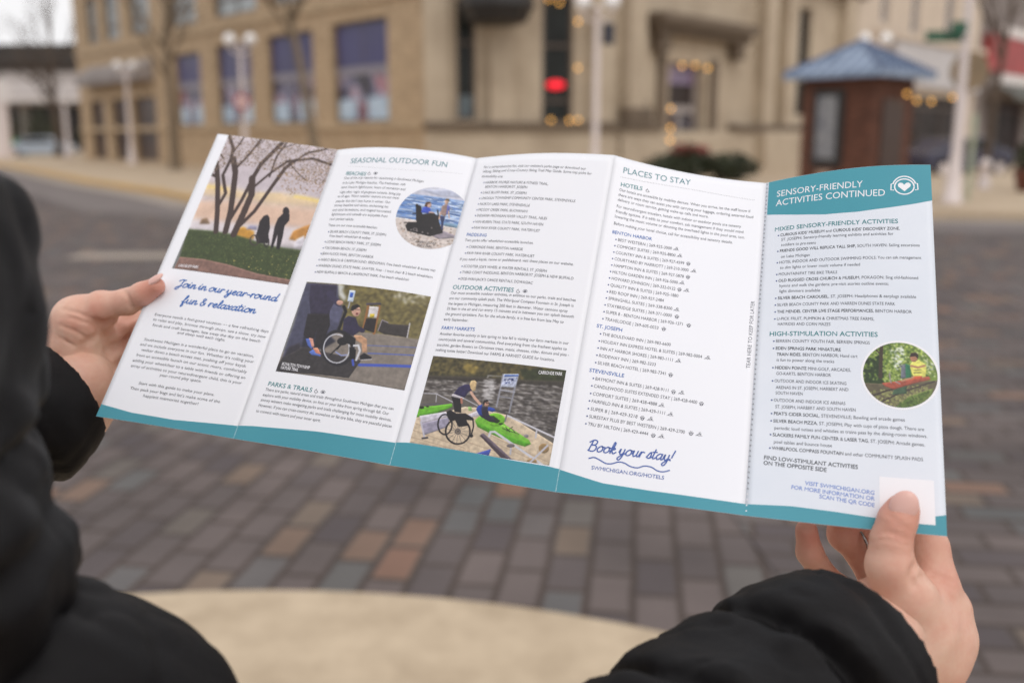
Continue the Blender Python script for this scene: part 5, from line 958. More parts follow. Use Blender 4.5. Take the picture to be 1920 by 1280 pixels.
# ---------------------------------------------------------------- planting
def leaves(mb, c, r, nleaf, size, sd, jag=1.0):
    q = random.Random(sd)
    for _ in range(nleaf):
        while True:
            v = Vector((q.uniform(-1, 1), q.uniform(-1, 1), q.uniform(-1, 1)))
            if .25 < v.length < 1: break
        p = Vector((c[0] + v.x * r[0], c[1] + v.y * r[1], c[2] + v.z * r[2] * (1 + .25 * math.sin(9 * v.x + 5 * v.y) * jag)))
        a = Vector((q.uniform(-1, 1), q.uniform(-1, 1), q.uniform(-1, 1))).normalized(); b = a.cross(Vector((q.uniform(-1, 1), q.uniform(-1, 1), q.uniform(-1, 1)))).normalized(); s_ = size * q.uniform(.6, 1.3)
        mb.quad(p - a * s_, p + b * s_ * .45, p + a * s_, p - b * s_ * .45)
M_LEAF = mat('shrub leaf', (62, 68, 44), .6, .8, 1.5, var_rgb=(40, 44, 30)); M_STEM = mat('bark', (92, 78, 66), .9, .6, 3., var_rgb=(58, 48, 42)); M_RED = mat('red flower', (150, 52, 50), .6, .4, 4.)
def shrub(x, y, r, h, label, m=M_LEAF, seed=1, flowers=False, group=None, n=900):
    t = thing('shrub', label, 'shrub', group, (x, y, .13))
    mb = MB(); leaves(mb, (0, 0, h * .55), (r, r, h * .5), n, .11, seed); mb.build('foliage', m, t)
    mb = MB()
    for k in range(6):
        a = k * 1.05; mb.tube([(.05 * math.cos(a), .05 * math.sin(a), 0), (r * .5 * math.cos(a), r * .5 * math.sin(a), h * .6)], [.025, .01], 5)
    mb.build('stem', M_STEM, t)
    if flowers:
        mb = MB(); leaves(mb, (0, -.2, h * .9), (r * .8, r * .6, h * .16), 160, .09, seed + 9); mb.build('flowers', M_RED, t)
    return t
for k, (x, y, r, h, fl, lb) in enumerate([(4.6, 29.5, .9, .7, False, 'dark green shrub before the bank base, just right of the large lamp'), (5.35, 30.6, .75, 1.0, True, 'shrub topped with red flowers before the bank door'), (6.45, 30.2, .95, .75, False, 'dark green shrub right of the red flowered one'), (2.6, 29.2, .5, .45, False, 'low shrub at the foot of the large lamp post')]): shrub(x, y, r, h, lb, seed=k + 3, flowers=fl)
pt = thing('planter', 'round terracotta brown planter on the far sidewalk at the right edge', 'planter', loc=(12.6, 24.4, .13)); m = MB(); m.lathe((0, 0, 0), [(0, .3), (.03, .34), (.42, .42), (.46, .46), (.52, .46), (.52, .4), (.44, .38)], 20); m.build('pot', mat('terracotta', (120, 76, 64), .8, .4, 3.), pt, True)
m = MB(); leaves(m, (0, 0, .8), (.5, .5, .36), 500, .09, 31); m.build('plant', M_LEAF, pt); m = MB(); leaves(m, (.2, 0, 1.2), (.3, .3, .3), 160, .08, 33); m.build('flowers', mat('straw grass', (150, 130, 84), .8, .4, 3.), pt)
for k, (x, y, r, h) in enumerate([(-38.5, 72, 2.4, 3.6), (-34.5, 74, 2.2, 3.2), (-31.0, 76, 1.6, 2.4)]): shrub(x, y, r, h, ['tall dark green shrub left of the bright green bin', 'dark green shrub behind the bright green bin', 'smaller dark shrub right of the bright green bin'][k], mat('dark hedge leaf', (58, 62, 36), .7, .7, .8, var_rgb=(36, 38, 24)), seed=40 + k, n=1500)
bn = thing('bin', 'bright green bin before the dark shrubs at the far left', 'bin', loc=(-33.2, 68, .13)); m = MB(); m.prism([(-.45, -.4), (.45, -.4), (.52, .4), (-.52, .4)], 0, 1.05); m.build('bin_body', mat('green plastic', (66, 142, 58), .5), bn, bevel=.03); m = MB(); m.box(-.55, .55, -.46, .46, 1.053, 1.15); m.build('lid', mat('dark green plastic', (46, 104, 44), .5), bn, bevel=.02)

M_BARK2 = mat('grey bark', (128, 112, 92), .9, .6, 3., var_rgb=(92, 79, 66))
def bare_tree(x, y, h, r, seed, label, lean=(0, 0), first=.42, spread=.55, levels=3, kids=(2, 3), z0=.13, bark=None):
    t = thing('bare_tree', label, 'tree', 'leafless street trees', (x, y, z0)); q = random.Random(seed); tr = MB(); cr = MB()
    top = Vector((lean[0], lean[1], h)); P = [Vector((0, 0, 0)).lerp(top, f) + Vector((.04 * math.sin(7 * f + seed), .04 * math.cos(5 * f), 0)) * (0 if f == 0 else 1) for f in np.linspace(0, 1, 9)]
    tr.tube([P[0] - Vector((0, 0, .15))] + P, [r * 1.5] + [r * (1.18 - .2 * min(1, k)) * (1 - .085 * k) for k in range(9)], 10); tr.build('trunk', bark or M_STEM, t, True)
    def grow(p, d, l, rad, lev):
        q1 = p + d * l * .5 + Vector((q.uniform(-1, 1), q.uniform(-1, 1), q.uniform(-.3, .6))) * l * .08; e = p + d * l + Vector((q.uniform(-1, 1), q.uniform(-1, 1), q.uniform(0, 1))) * l * .12
        cr.tube([p, q1, e], [rad, rad * .78, rad * .5], 5 if lev > 1 else 4, cap=False)
        if lev == 0: return
        for k in range(q.randint(*kids)):
            f = q.uniform(.35, 1); o = p.lerp(q1, f * 2) if f < .5 else q1.lerp(e, f * 2 - 1)
            nd = (d + Vector((q.uniform(-1, 1), q.uniform(-1, 1), q.uniform(-.35, .8))) * spread * 1.25).normalized()
            grow(o, nd, l * q.uniform(.5, .75), rad * .45, lev - 1)
    for k in range(9):
        f = q.uniform(first, 1); i = min(7, int(f * 8)); o = P[i].lerp(P[i + 1], f * 8 - i); a = q.uniform(0, 6.28)
        grow(o, Vector((math.cos(a) * spread, math.sin(a) * spread, .75)).normalized(), h * q.uniform(.22, .36), r * .5 * (1 - .5 * f), levels - 1)
    grow(P[8], Vector((lean[0] * .05, 0, 1)).normalized(), h * .35, r * .35, levels - 1)
    cr.build('crown', bark or M_STEM, t, True); return t
bare_tree(-5.15, 27.5, 6.0, .15, 4, 'slender leaning leafless tree before the blue topped windows', lean=(-1.05, .3), first=.6, bark=M_BARK2)
bare_tree(-13.4, 40.2, 6.2, .24, 12, 'thick trunked leafless tree right of the grey awning', first=.5, bark=M_BARK2)
bare_tree(-29.5, 66, 8.2, .24, 21, 'leafless tree standing against the white sky at the far left', first=.3, kids=(3, 4), levels=4)
bare_tree(-36.5, 70, 6.6, .22, 23, 'small leafless tree at the left picture edge', first=.3, levels=4)
bare_tree(12.75, 27.3, 6.4, .115, 33, 'forking leafless tree before the red signed shop at the right edge', lean=(.45, 0), first=.42, kids=(3, 4), levels=4)

# ---------------------------------------------------------------- parked cars
def car(x, y, rz, rgb, label):
    t = thing('parked_car', label, 'car', loc=(x, y, .0), rz=rz); mp_ = mat('car paint', rgb, .25, coat=.6)
    side = [(-2.1, .35), (-2.15, .7), (-1.9, .92), (-1.2, .98), (-.75, 1.36), (.7, 1.4), (1.45, 1.0), (2.05, .9), (2.12, .45), (2.0, .3), (-2.0, .28)]
    m = MB(); m.prism(side, -.86, .86, lambda a, b, c: (a, c, b)); m.build('body', mp_, t, bevel=.06)
    m = MB(); m.prism([(-1.05, 1.0), (-.72, 1.31), (.66, 1.34), (1.25, 1.02)], -.863, .863, lambda a, b, c: (a, c, b)); m.build('side_window', M_GLASS, t)
    for wx in (-1.35, 1.35):
        for wy in (-.78, .78):
            m = MB(); m.tube([(wx, wy - .1, .33), (wx, wy + .1, .33)], .33, 20); w = m.build('wheel', M_BLACK, t); m = MB(); m.tube([(wx, wy - .108, .33), (wx, wy + .108, .33)], .19, 16); m.build('rim', M_LAMP, w)
    for wy in (-.6, .6): m = MB(); m.ball((2.08, wy, .72), .11, 10, 8); m.build('headlight', M_GLOBE, t, True)
car(-31.0, 66.5, R(12), (176, 190, 206), 'pale blue parked car half hidden behind the brick building')
car(-27.8, 71.5, R(6), (92, 86, 92), 'dark grey parked car left of the pale blue one')
car(15.9, 36.5, R(24), (34, 38, 66), 'navy parked car between the kiosk and the nearest white lamp')

# ---------------------------------------------------------------- lights that are on
M_BULB = mat('warm bulb', (255, 190, 96), .5, emit=2.5); M_NEON = mat('red neon', (255, 30, 50), .5, emit=1.1); M_WIRE = mat('wire', (40, 36, 30), .7)
def string(label, pts, r=.03, group='strings of warm bulbs'):
    t = thing('string_lights', label, 'string lights', group); m = MB(); m.tube(pts, .006, 4); m.build('wire', M_WIRE, t)
    for p in pts: m = MB(); m.ball((p[0], p[1], p[2] - .04), r, 8, 6); m.build('bulb', M_BULB, t)
string('warm bulbs framing the bank window with the red light', [FA(3.9, .2, 5.65), FA(4.25, .2, 5.55), FA(4.85, .2, 5.0), FA(4.86, .2, 3.6), FA(4.83, .45, 1.98), FA(4.55, .45, 1.97), FA(3.95, .45, 1.98)], .055)
string('warm bulbs hung round the bank doorway', [FC(2.78, .3, 1.35), FC(2.8, .3, 1.75), FC(2.78, .3, 2.4), FC(3.4, .3, 3.85), FC(4.25, .3, 3.9), FC(5.1, .3, 3.85)], .065)
string('warm bulbs hung between the kiosk roof and the nearest lamp', [(8.25, 21.4, 2.35), (8.5, 21.5, 2.22), (8.85, 21.6, 2.2), (9.42, 21.9, 2.3), (9.58, 22.0, 2.28)], .04)
ne = thing('neon_sign', 'small red lit oval sign in the dark bank window', 'lit sign'); p = FA(4.22, -.14, 3.05); m = MB(); m.ball(p, .3, 20, 10, sc=(1, .08, .45)); m.build('lit_oval', M_NEON, ne, True); m = MB(); m.tube([FA(4.22, -.16, 3.2), FA(4.22, -.16, 5.6)], .008, 4); m.build('chain', M_WIRE, ne)

# ---------------------------------------------------------------- the brochure: five folded panels, measured fold lines in metres
PW, PH = 101.6, 228.6
TW = np.array(TW); BW = np.array(BW)
BUL_T = [0.0006, 0.0065, 0.0036, -0.0050, 0.0050]; BUL_B = [0.0008, 0.001, 0.0005, 0.0015, -0.0012]
EYE = np.array((0, 0, CAM_H))
PN = []
for i in range(5):
    nv = np.cross(TW[i + 1] - TW[i], BW[i] - TW[i]); nv /= np.linalg.norm(nv)
    PN.append(nv if (np.array((-.3, 0.2, 1.5)) - TW[i]) @ nv > 0 else -nv)   # towards the reader
def sheet(i, u, v, off=0.0):
    """u, v in 0..1 on panel i; off = height above the paper in metres"""
    u = np.asarray(u, float)[..., None]; v = np.asarray(v, float)[..., None]
    L = TW[i] * (1 - v) + BW[i] * v; Rr = TW[i + 1] * (1 - v) + BW[i + 1] * v
    w = np.clip(u * (1 - u), 0, 1)
    b = 4 * w * (BUL_T[i] * (1 - v) + BUL_B[i] * v) + 4 * w * .00035 * np.sin(5.3 * u + 7.1 * v + i) * np.sin(3.1 * v * 3 + i * 2)
    return L * (1 - u) + Rr * u + (b + off) * PN[i]

M_PAPER = mat('coated paper', (241, 241, 246), .42, .22, 14., spec=.45, var_rgb=(232, 234, 243))
M_BACK = mat('brochure back print', (206, 222, 228), .45, .3, 10., var_rgb=(160, 196, 206))
M_TEAL = mat('teal ink', (70, 152, 168), .42, .5, 20., spec=.45, var_rgb=(62, 143, 160))
M_INK = mat('grey ink', (70, 70, 80), .5); M_INKL = mat('light grey ink', (104, 104, 114), .5); M_INKB = mat('bold ink', (44, 44, 52), .5)
M_TEALT = mat('teal lettering ink', (60, 130, 136), .5); M_TITLE = mat('title ink', (78, 132, 142), .5)
M_BLUE = mat('blue lettering ink', (50, 100, 176), .5); M_SCRIPT = mat('script ink', (52, 104, 180), .5); M_SCRIPTB = mat('violet blue script ink', (72, 98, 168), .5); M_VISIT = mat('pale blue ink', (112, 138, 206), .5)
M_WINK = mat('unprinted white', (240, 238, 242), .45); M_PHOTO = vcol_mat('printed photo', .4)
M_DOTB = mat('bullet ink', (78, 88, 140), .5); M_CRACK = mat('cracked ink', (150, 196, 204), .5, .8, 300., var_rgb=(226, 232, 236)); M_DOT = mat('perforation', (150, 150, 158), .6)

br = thing('brochure', 'open five panel folded travel brochure held in both hands, with colour photos and lettering', 'brochure')
def grid_obj(name, i, us, vs, m, parent, off=0.0, both=False, cols=None, mask=None):
    U, V_ = np.meshgrid(us, vs) if np.ndim(us) == 1 and np.ndim(vs) == 1 else (us, vs)
    nr, nc = U.shape; P = sheet(i, U, V_, off).reshape(-1, 3); idx = np.arange(nr * nc).reshape(nr, nc)
    f = np.stack([idx[:-1, :-1], idx[1:, :-1], idx[1:, 1:], idx[:-1, 1:]], -1).reshape(-1, 4)
    if mask is not None: f = f[mask.reshape(-1)]
    if both:
        P2 = sheet(i, U, V_, off - .00022).reshape(-1, 3); k = len(P); f2 = f[:, ::-1] + k; P = np.r_[P, P2]
        edge = np.r_[idx[0], idx[1:, -1], idx[-1, -2::-1], idx[-2:0:-1, 0]]; nx_ = np.roll(edge, -1)
        f = np.r_[f, f2, np.stack([edge, nx_, nx_ + k, edge + k], -1)]
    me = bpy.data.meshes.new(name); me.from_pydata(P.tolist(), [], f.tolist()); me.update()
    for p in me.polygons: p.use_smooth = True
    if cols is not None:
        a = me.color_attributes.new('Col', 'FLOAT_COLOR', 'POINT'); a.data.foreach_set('color', np.c_[cols.reshape(-1, 3), np.ones(nr * nc)].astype(np.float32).ravel())
    return link(name, me, m, parent)

panels = []
for i in range(5):
    o = grid_obj('panel', i, np.linspace(0, 1, 29), np.linspace(0, 1, 41), M_PAPER, br, both=True)
    if i == 4: o.data.materials[0] = mat('pale blue wash', (218, 224, 234), .42, .7, 9., spec=.45, var_rgb=(234, 236, 243))
    else: pass
    o.data.materials.append(M_BACK)
    nf = 28 * 40
    for k, p in enumerate(o.data.polygons):
        if nf <= k < 2 * nf: p.material_index = 1
    panels.append(o)

# --- teal wave along the foot, teal header on the last panel
for i in range(5):
    w = np.array(WAVE[i]); us = np.linspace(0, 1, 33); top = np.interp(us * PW, w[:, 0], w[:, 1]) / PH
    tt = np.linspace(0, 1, 6)[:, None]; grid_obj('teal_band', i, np.tile(us, (6, 1)), top[None] * (1 - tt) + (1.0 - .0004) * tt, M_TEAL, panels[i], off=.00003)
w = np.array(HEADER); us = np.linspace(.018, 1, 33); bot = np.interp(us * PW, w[:, 0], w[:, 1]) / PH; tt = np.linspace(0, 1, 12)[:, None]
grid_obj('header_band', 4, np.tile(us, (12, 1)), .0004 * (1 - tt) + bot[None] * tt, M_TEAL, panels[4], off=.00003)
for i in (1, 2, 3):                                             # ink cracked along the folds
    w = np.array(WAVE[i]); t0 = w[0, 1] / PH; tt = np.linspace(0, 1, 14)[:, None]; us = np.array([.0004, .0034]); grid_obj('fold_crack', i, np.tile(us, (14, 1)) + .0011 * np.sin(np.arange(14) * 2.3)[:, None] * np.array([0, 1]), t0 + (.9995 - t0) * tt + 0 * us[None], M_CRACK, panels[i], off=.00005)
q = np.array(QRW); grid_obj('white_square', 4, np.linspace(q[:, 0].min() / PW, q[:, 0].max() / PW, 8), np.linspace(q[0, 1] / PH, q[2, 1] / PH, 8), M_WINK, panels[4], off=.00006)

# --- printed photographs: a small painter filling colour arrays
def inside(poly, X, Y):
    r = np.zeros(X.shape, bool); n = len(poly)
    for k in range(n):
        x0, y0 = poly[k]; x1, y1 = poly[(k + 1) % n]
        if y0 == y1: continue
        r ^= ((Y < y0) != (Y < y1)) & (X < (x1 - x0) * (Y - y0) / (y1 - y0) + x0)
    return r
def blur(a, k):
    for ax in (0, 1):
        pad = [(0, 0)] * a.ndim; pad[ax] = (k + 1, k); s_ = np.cumsum(np.pad(a, pad, mode='edge'), ax); n_ = a.shape[ax]
        a = (np.take(s_, range(2 * k + 1, 2 * k + 1 + n_), ax) - np.take(s_, range(0, n_), ax)) / (2 * k + 1)
    return a
def paint(name, wpx, hpx, seed):
    q = np.random.default_rng(seed); ss = 2; Wp, Hp = wpx * ss, hpx * ss; img = np.ones((Hp, Wp, 3)) * .5; asp = Hp / Wp
    X, Y = np.meshgrid((np.arange(Wp) + .5) / Wp, (np.arange(Hp) + .5) / Hp * asp)
    def win(x0, x1, y0, y1): return slice(max(0, int(y0 / asp * Hp) - 1), min(Hp, int(y1 / asp * Hp) + 2)), slice(max(0, int(x0 * Wp) - 1), min(Wp, int(x1 * Wp) + 2))
    for sh in SHAPES[name]:
        kind, col = sh[0], np.array(sh[1]) / 255.
        if kind == 'b': img = blur(blur(img, sh[2]), sh[2]); continue
        if kind == 'p':
            pts = [(x, y * asp) for x, y in sh[2]]; xs, ys = zip(*pts); sl = win(min(xs), max(xs), min(ys), max(ys))
            if X[sl].size:
                mk = inside(pts, X[sl], Y[sl]); mk = np.pad(mk.astype(float), 6); hb = blur(blur(mk, 3), 3)[6:-6, 6:-6]; mk = mk[6:-6, 6:-6] > 0
                gy, gx = np.gradient(hb); tone = 1 + np.clip((gx * .5 + gy) * 1.7, -.3, .3) + .05 * np.clip(blur(q.normal(0, 1, hb.shape), 5) * 11, -2, 2)
                img[sl][mk] = np.clip(col * tone[..., None], 0, 1)[mk]
        elif kind == 'l':
            pts = [(x, y * asp) for x, y in sh[3]]; r = sh[2] / 2
            for (x0, y0), (x1, y1) in zip(pts[:-1], pts[1:]):
                sl = win(min(x0, x1) - r, max(x0, x1) + r, min(y0, y1) - r, max(y0, y1) + r)
                if not X[sl].size: continue
                dx, dy = x1 - x0, y1 - y0; t = np.clip(((X[sl] - x0) * dx + (Y[sl] - y0) * dy) / (dx * dx + dy * dy + 1e-12), 0, 1)
                img[sl][np.hypot(X[sl] - x0 - t * dx, Y[sl] - y0 - t * dy) < r] = col
        else:
            pts = [(x, y * asp) for x, y in sh[4]]; xs, ys = zip(*pts); n_ = sh[2]
            cx_ = q.uniform(min(xs), max(xs), n_ * 3); cy_ = q.uniform(min(ys), max(ys), n_ * 3); ok = inside(pts, cx_, cy_); cx_, cy_ = cx_[ok][:n_], cy_[ok][:n_]
            for a, b in zip(cx_, cy_):
                r = sh[3] * q.uniform(.5, 1.5); rx, ry = (r * 1.6, r * .16) if kind == 'wave' else (r * q.uniform(.7, 1.3), r * q.uniform(.6, 1.2)); sl = win(a - rx, a + rx, b - ry, b + ry)
                if not X[sl].size: continue
                img[sl][((X[sl] - a) / rx) ** 2 + ((Y[sl] - b) / ry) ** 2 < 1] = np.clip(col * q.uniform(.8, 1.2), 0, 1)
    n1 = blur(q.normal(0, 1, (Hp, Wp)), 9) * 9; n2 = blur(q.normal(0, 1, (Hp, Wp)), 2) * 2
    img = img * (1 + .02 * n1 + .03 * n2)[..., None]
    img = .5 * img + .5 * (np.roll(img, 1, 0) + np.roll(img, -1, 0) + np.roll(img, 1, 1) + np.roll(img, -1, 1)) / 4
    img = img.reshape(hpx, ss, wpx, ss, 3).mean((1, 3)); img = np.clip(img, 0, 1)
    return lin(img * 255) * .92
SIZES = {'park': (230, 270), 'ramp': (240, 190), 'dock': (260, 184), 'beach': (150, 150), 'cart': (150, 150)}
for k, (name, (i, kind, u0, v0, u1, v1)) in enumerate(PHOTO.items()):
    wpx, hpx = SIZES[name]; img = paint(name, wpx, hpx, 50 + k); us = np.linspace(u0, min(u1, PW * .998), wpx) / PW; vs = np.linspace(max(v0, .12), v1, hpx) / PH
    if kind == 'rect' and name == 'dock':
        U = np.tile(us, (hpx, 1)); w = np.array(WAVE[i]); lim = np.interp(us * PW, w[:, 0], w[:, 1]) / PH; V_ = np.minimum(vs[:, None], lim[None] - .0004 + 0 * vs[:, None]); grid_obj('printed_photo', i, U, V_, M_PHOTO, panels[i], off=.00006, cols=img)
    elif kind == 'rect': grid_obj('printed_photo', i, us, vs, M_PHOTO, panels[i], off=.00006, cols=img)
    else:
        if name == 'cart':                                     # white ring round the picture
            a = np.linspace(0, 2 * np.pi, 49); rr_ = np.array([.5, 1.06])[:, None] * (u1 - u0) / 2; grid_obj('photo_rim', i, ((u0 + u1) / 2 + rr_ * np.cos(a)) / PW, ((v0 + v1) / 2 + rr_ * np.sin(a)) / PH, M_WINK, panels[i], off=.00004)
        S_, T_ = np.meshgrid(np.linspace(-1, 1, wpx), np.linspace(-1, 1, hpx)); rr_ = np.hypot(S_, T_); f = np.where(rr_ > .995, .995 / rr_, 1.0); ins = rr_ < .995
        mk = ins[:-1, :-1] | ins[1:, :-1] | ins[:-1, 1:] | ins[1:, 1:]
        grid_obj('printed_photo', i, ((u0 + u1) / 2 + S_ * f * (u1 - u0) / 2) / PW, ((v0 + v1) / 2 + T_ * f * (v1 - v0) / 2) / PH, M_PHOTO, panels[i], off=.00007, cols=img, mask=mk)

# --- lettering
fc = bpy.data.curves.new('glyph', 'FONT'); fo = bpy.data.objects.new('glyph', fc); C.objects.link(fo); fc.resolution_u = 3
GL = {}
def measure(s_, bold):
    fc.body = s_; fc.offset = (0.0 if s_.strip('I|') in ('M', 'm', 'W', 'w', 'N', '&') else .012) if bold else 0.0; dg = bpy.context.evaluated_depsgraph_get(); dg.update(); e = fo.evaluated_get(dg); me = e.to_mesh()
    v = np.array([p.co[:2] for p in me.vertices]).reshape(-1, 2); f = [tuple(p.vertices) for p in me.polygons]; e.to_mesh_clear(); return v, f
def glyph(ch, bold):
    if (ch, bold) not in GL:
        bar = measure('|', bold)[0][:, 0].max()
        adv = measure('I' + ch + '|', bold)[0][:, 0].max() - measure('I|', bold)[0][:, 0].max()
        v, f = measure(ch, bold) if ch != ' ' else (np.zeros((0, 2)), [])
        GL[(ch, bold)] = (v, f, adv)
    return GL[(ch, bold)]
CAP = glyph('H', False)[0][:, 1].max()
class Ink:
    def __init__(s): s.v = []; s.f = []; s.n = 0
    def add(s, i, u, v, f, off):
        if len(u): s.v.append(sheet(i, u / PW, v / PH, off)); s.f += [tuple(k + s.n for k in q) for q in f]; s.n += len(u)
    def build(s, name, m, parent):
        me = bpy.data.meshes.new(name); me.from_pydata(np.concatenate(s.v).tolist(), [], s.f); me.update(); return link(name, me, m, parent)
STROKES = {
 'o': ([[(.9, .9), (.5, 1), (.1, .6), (.15, .1), (.5, 0), (.85, .3), (.85, .75), (.6, 1), (.85, .84), (1.15, .9)]], 1.1),
 'i': ([[(0, .3), (.22, 1), (.16, .3), (.32, 0), (.62, .32)], [(.33, 1.45), (.36, 1.52)]], .6),
 'n': ([[(0, .3), (.2, 1), (.14, 0)], [(.15, .4), (.45, .95), (.7, .88), (.64, .2), (.8, 0), (1.1, .3)]], 1.05),
 'u': ([[(0, .4), (.15, 1), (.15, .3), (.35, 0), (.7, .3), (.8, 1)], [(.8, 1), (.75, .2), (.95, 0), (1.2, .3)]], 1.15),
 'r': ([[(0, .3), (.2, 1), (.15, 0)], [(.15, .5), (.4, .95), (.72, .86)]], .78),
 'y': ([[(0, .4), (.15, 1), (.2, .2), (.45, .05), (.75, .4), (.8, 1)], [(.8, 1), (.72, -.3), (.4, -.95), (.08, -.7), (.4, -.25), (1.1, .3)]], 1.1),
 'e': ([[(0, .35), (.5, .55), (.7, .85), (.45, 1), (.15, .6), (.25, .1), (.55, 0), (.98, .35)]], .9),
 'a': ([[(.85, .85), (.5, 1), (.1, .6), (.2, .05), (.5, .05), (.85, .6), (.9, 1)], [(.9, 1), (.82, .2), (1, 0), (1.25, .3)]], 1.2),
 'd': ([[(.85, .85), (.5, 1), (.1, .6), (.2, .05), (.5, .05), (.85, .6), (1, 2.1)], [(1, 2.1), (.84, .2), (1, 0), (1.25, .3)]], 1.2),
 'f': ([[(0, .3), (.45, 1.2), (.62, 2), (.42, 2.1), (.27, 1.3), (.15, -.6), (.25, -1), (.45, -.6), (.32, 0), (.75, .35)]], .75),
 'l': ([[(0, .3), (.45, 1.2), (.5, 2), (.3, 2), (.15, .6), (.3, 0), (.65, .3)]], .6),
 'x': ([[(0, .8), (.28, 1), (.5, .1), (.9, .2)], [(.85, 1), (.1, 0)]], .95),
 't': ([[(.27, 1.8), (.15, .4), (.3, 0), (.65, .3)], [(-.1, 1.15), (.6, 1.2)]], .65),
 'B': ([[(.3, 2), (.1, 0)], [(-.2, 1.6), (.4, 2.1), (1, 1.9), (.9, 1.3), (.4, 1.1)], [(.4, 1.1), (1.1, .9), (1.1, .2), (.6, -.05), (0, .1)]], 1.4),
 'J': ([[(-.1, 1.6), (.4, 2), (1.2, 2)], [(.85, 2), (.6, .2), (.3, -.7), (-.1, -.6), (.1, -.1), (.9, .3)]], 1.1),
 'k': ([[(0, .3), (.4, 1.3), (.45, 2), (.22, 2), (.1, 0)], [(.1, .5), (.5, 1), (.7, .8), (.27, .55), (.6, 0), (1, .3)]], .98),
 's': ([[(0, .2), (.45, 1.08), (.62, .5), (.42, 0), (.02, .12)], [(.42, 0), (.88, .3)]], .82),
 '&': ([[(.95, .2), (.3, 1.5), (.5, 1.9), (.75, 1.6), (.15, .6), (.3, 0), (.7, .15), (1, .8)]], 1.2),
 '-': ([[(.1, .55), (.6, .55)]], .8), '!': ([[(.4, 2), (.18, .6)], [(.08, .05), (.1, .12)]], .5), ' ': ([], .5)}
def smooth_line(P, k=6):
    P = np.array(P, float)
    if len(P) < 3: return P
    Q = np.r_[[2 * P[0] - P[1]], P, [2 * P[-1] - P[-2]]]; out = []
    for a, b, c, d in zip(Q[:-3], Q[1:-2], Q[2:-1], Q[3:]):
        for t in np.arange(k) / k: out.append(.5 * (2 * b + (c - a) * t + (2 * a - 5 * b + 4 * c - d) * t * t + (3 * b - a - 3 * c + d) * t ** 3))
    return np.array(out + [P[-1]])
def ribbon(P, w):
    T = np.gradient(P, axis=0); T /= np.linalg.norm(T, axis=1)[:, None] + 1e-9; Nn = np.c_[-T[:, 1], T[:, 0]] * w / 2
    P = P.copy(); P[0] -= T[0] * w * .35; P[-1] += T[-1] * w * .35; n = len(P)
    return np.r_[P + Nn, P - Nn], [(k, k + 1, n + k + 1, n + k) for k in range(n - 1)]
STY = {'body': (1.95, M_INK, 'body_text'), 'list': (2.05, M_INK, 'list_text'), 'teal': (2.9, M_TEALT, 'heading'), 'blue': (2.3, M_BLUE, 'subheading'), 'title': (4.3, M_TITLE, 'title'), 'web': (2.2, M_SCRIPTB, 'web_address'),
       'tear': (2.2, M_INKL, 'tear_note'), 'head': (4.6, M_WINK, 'header_title'), 'dark': (2.3, M_INKB, 'note'), 'visit': (2.2, M_VISIT, 'web_note'), 'cap': (2.1, M_WINK, 'photo_caption'), 'capd': (1.9, M_INKB, 'photo_caption')}
def disc(r, n=10): a = np.linspace(0, 2 * np.pi, n, endpoint=False); return np.c_[r * np.cos(a), r * np.sin(a)], [tuple(range(n))]
inks = {}
for (i, sty, s_, u0, v0, u1, v1) in TEXTS:
    p0 = np.array((u0, v0)); p1 = np.array((u1, v1)); Lh = np.linalg.norm(p1 - p0); d = (p1 - p0) / Lh; nn = np.array((d[1], -d[0]))   # nn points up the page
    if sty == 'script':
        k_ = inks.setdefault((i, sty), Ink()); tot = sum(STROKES[c][1] for c in s_) ; sx = Lh / tot; xh = 3.0 if i == 0 else 3.5; x = 0; cnt = 0
        for c in s_:
            for st_ in STROKES[c][0]:
                P = smooth_line(st_); P = np.c_[(P[:, 0] + x) * sx, P[:, 1] * xh * (.92 if abs(P[:, 1]).max() > 1.3 else 1)]; P[:, 0] += .22 * P[:, 1]
                rv, rf = ribbon(P, .88 if i == 0 else .78); uv_ = p0 + rv[:, :1] * d + rv[:, 1:] * nn; k_.add(i, uv_[:, 0], uv_[:, 1], rf, .00009 + .000003 * (cnt % 9)); cnt += 1
            x += STROKES[c][1]
        continue
    cap, m_, nm = STY[sty]; runs = []; bold = sty in ('teal', 'blue', 'dark', 'visit', 'capd', 'web', 'cap')
    for c in s_:
        if c == '*': bold = not bold; continue
        runs.append((c, bold))
    tot = sum(glyph(c, b)[2] for c, b in runs); sx = Lh / tot; sy = cap / CAP; x = 0
    for c, b in runs:
        v, f, adv = glyph(c, b)
        if c == '•':                                            # bullets are printed as round blue dots
            dv, df = disc(.5, 12); o_ = p0 + (x + adv * .5) * sx * d + .42 * cap * nn; inks.setdefault((i, 'dot'), Ink()).add(i, dv[:, 0] + o_[0], dv[:, 1] + o_[1], df, .00008); x += adv; continue
        key = (i, sty + '*' if b and sty in ('body', 'list') else sty)
        if len(v):
            off = .00008 if sty not in ('cap', 'capd') else .00011
            uv_ = p0 + (v[:, :1] + x) * sx * d + v[:, 1:] * sy * nn; inks.setdefault(key, Ink()).add(i, uv_[:, 0], uv_[:, 1], f, off)
        x += adv
bpy.data.objects.remove(fo)
for (i, sty), k_ in inks.items():
    if sty == 'script': k_.build('script_lettering', M_SCRIPT if i == 0 else M_SCRIPTB, panels[i])
    elif sty == 'dot': k_.build('bullets', M_DOTB, panels[i])
    elif sty.endswith('*'): k_.build('bold_text', M_INKB, panels[i])
    else: k_.build(STY[sty][2], STY[sty][1], panels[i])

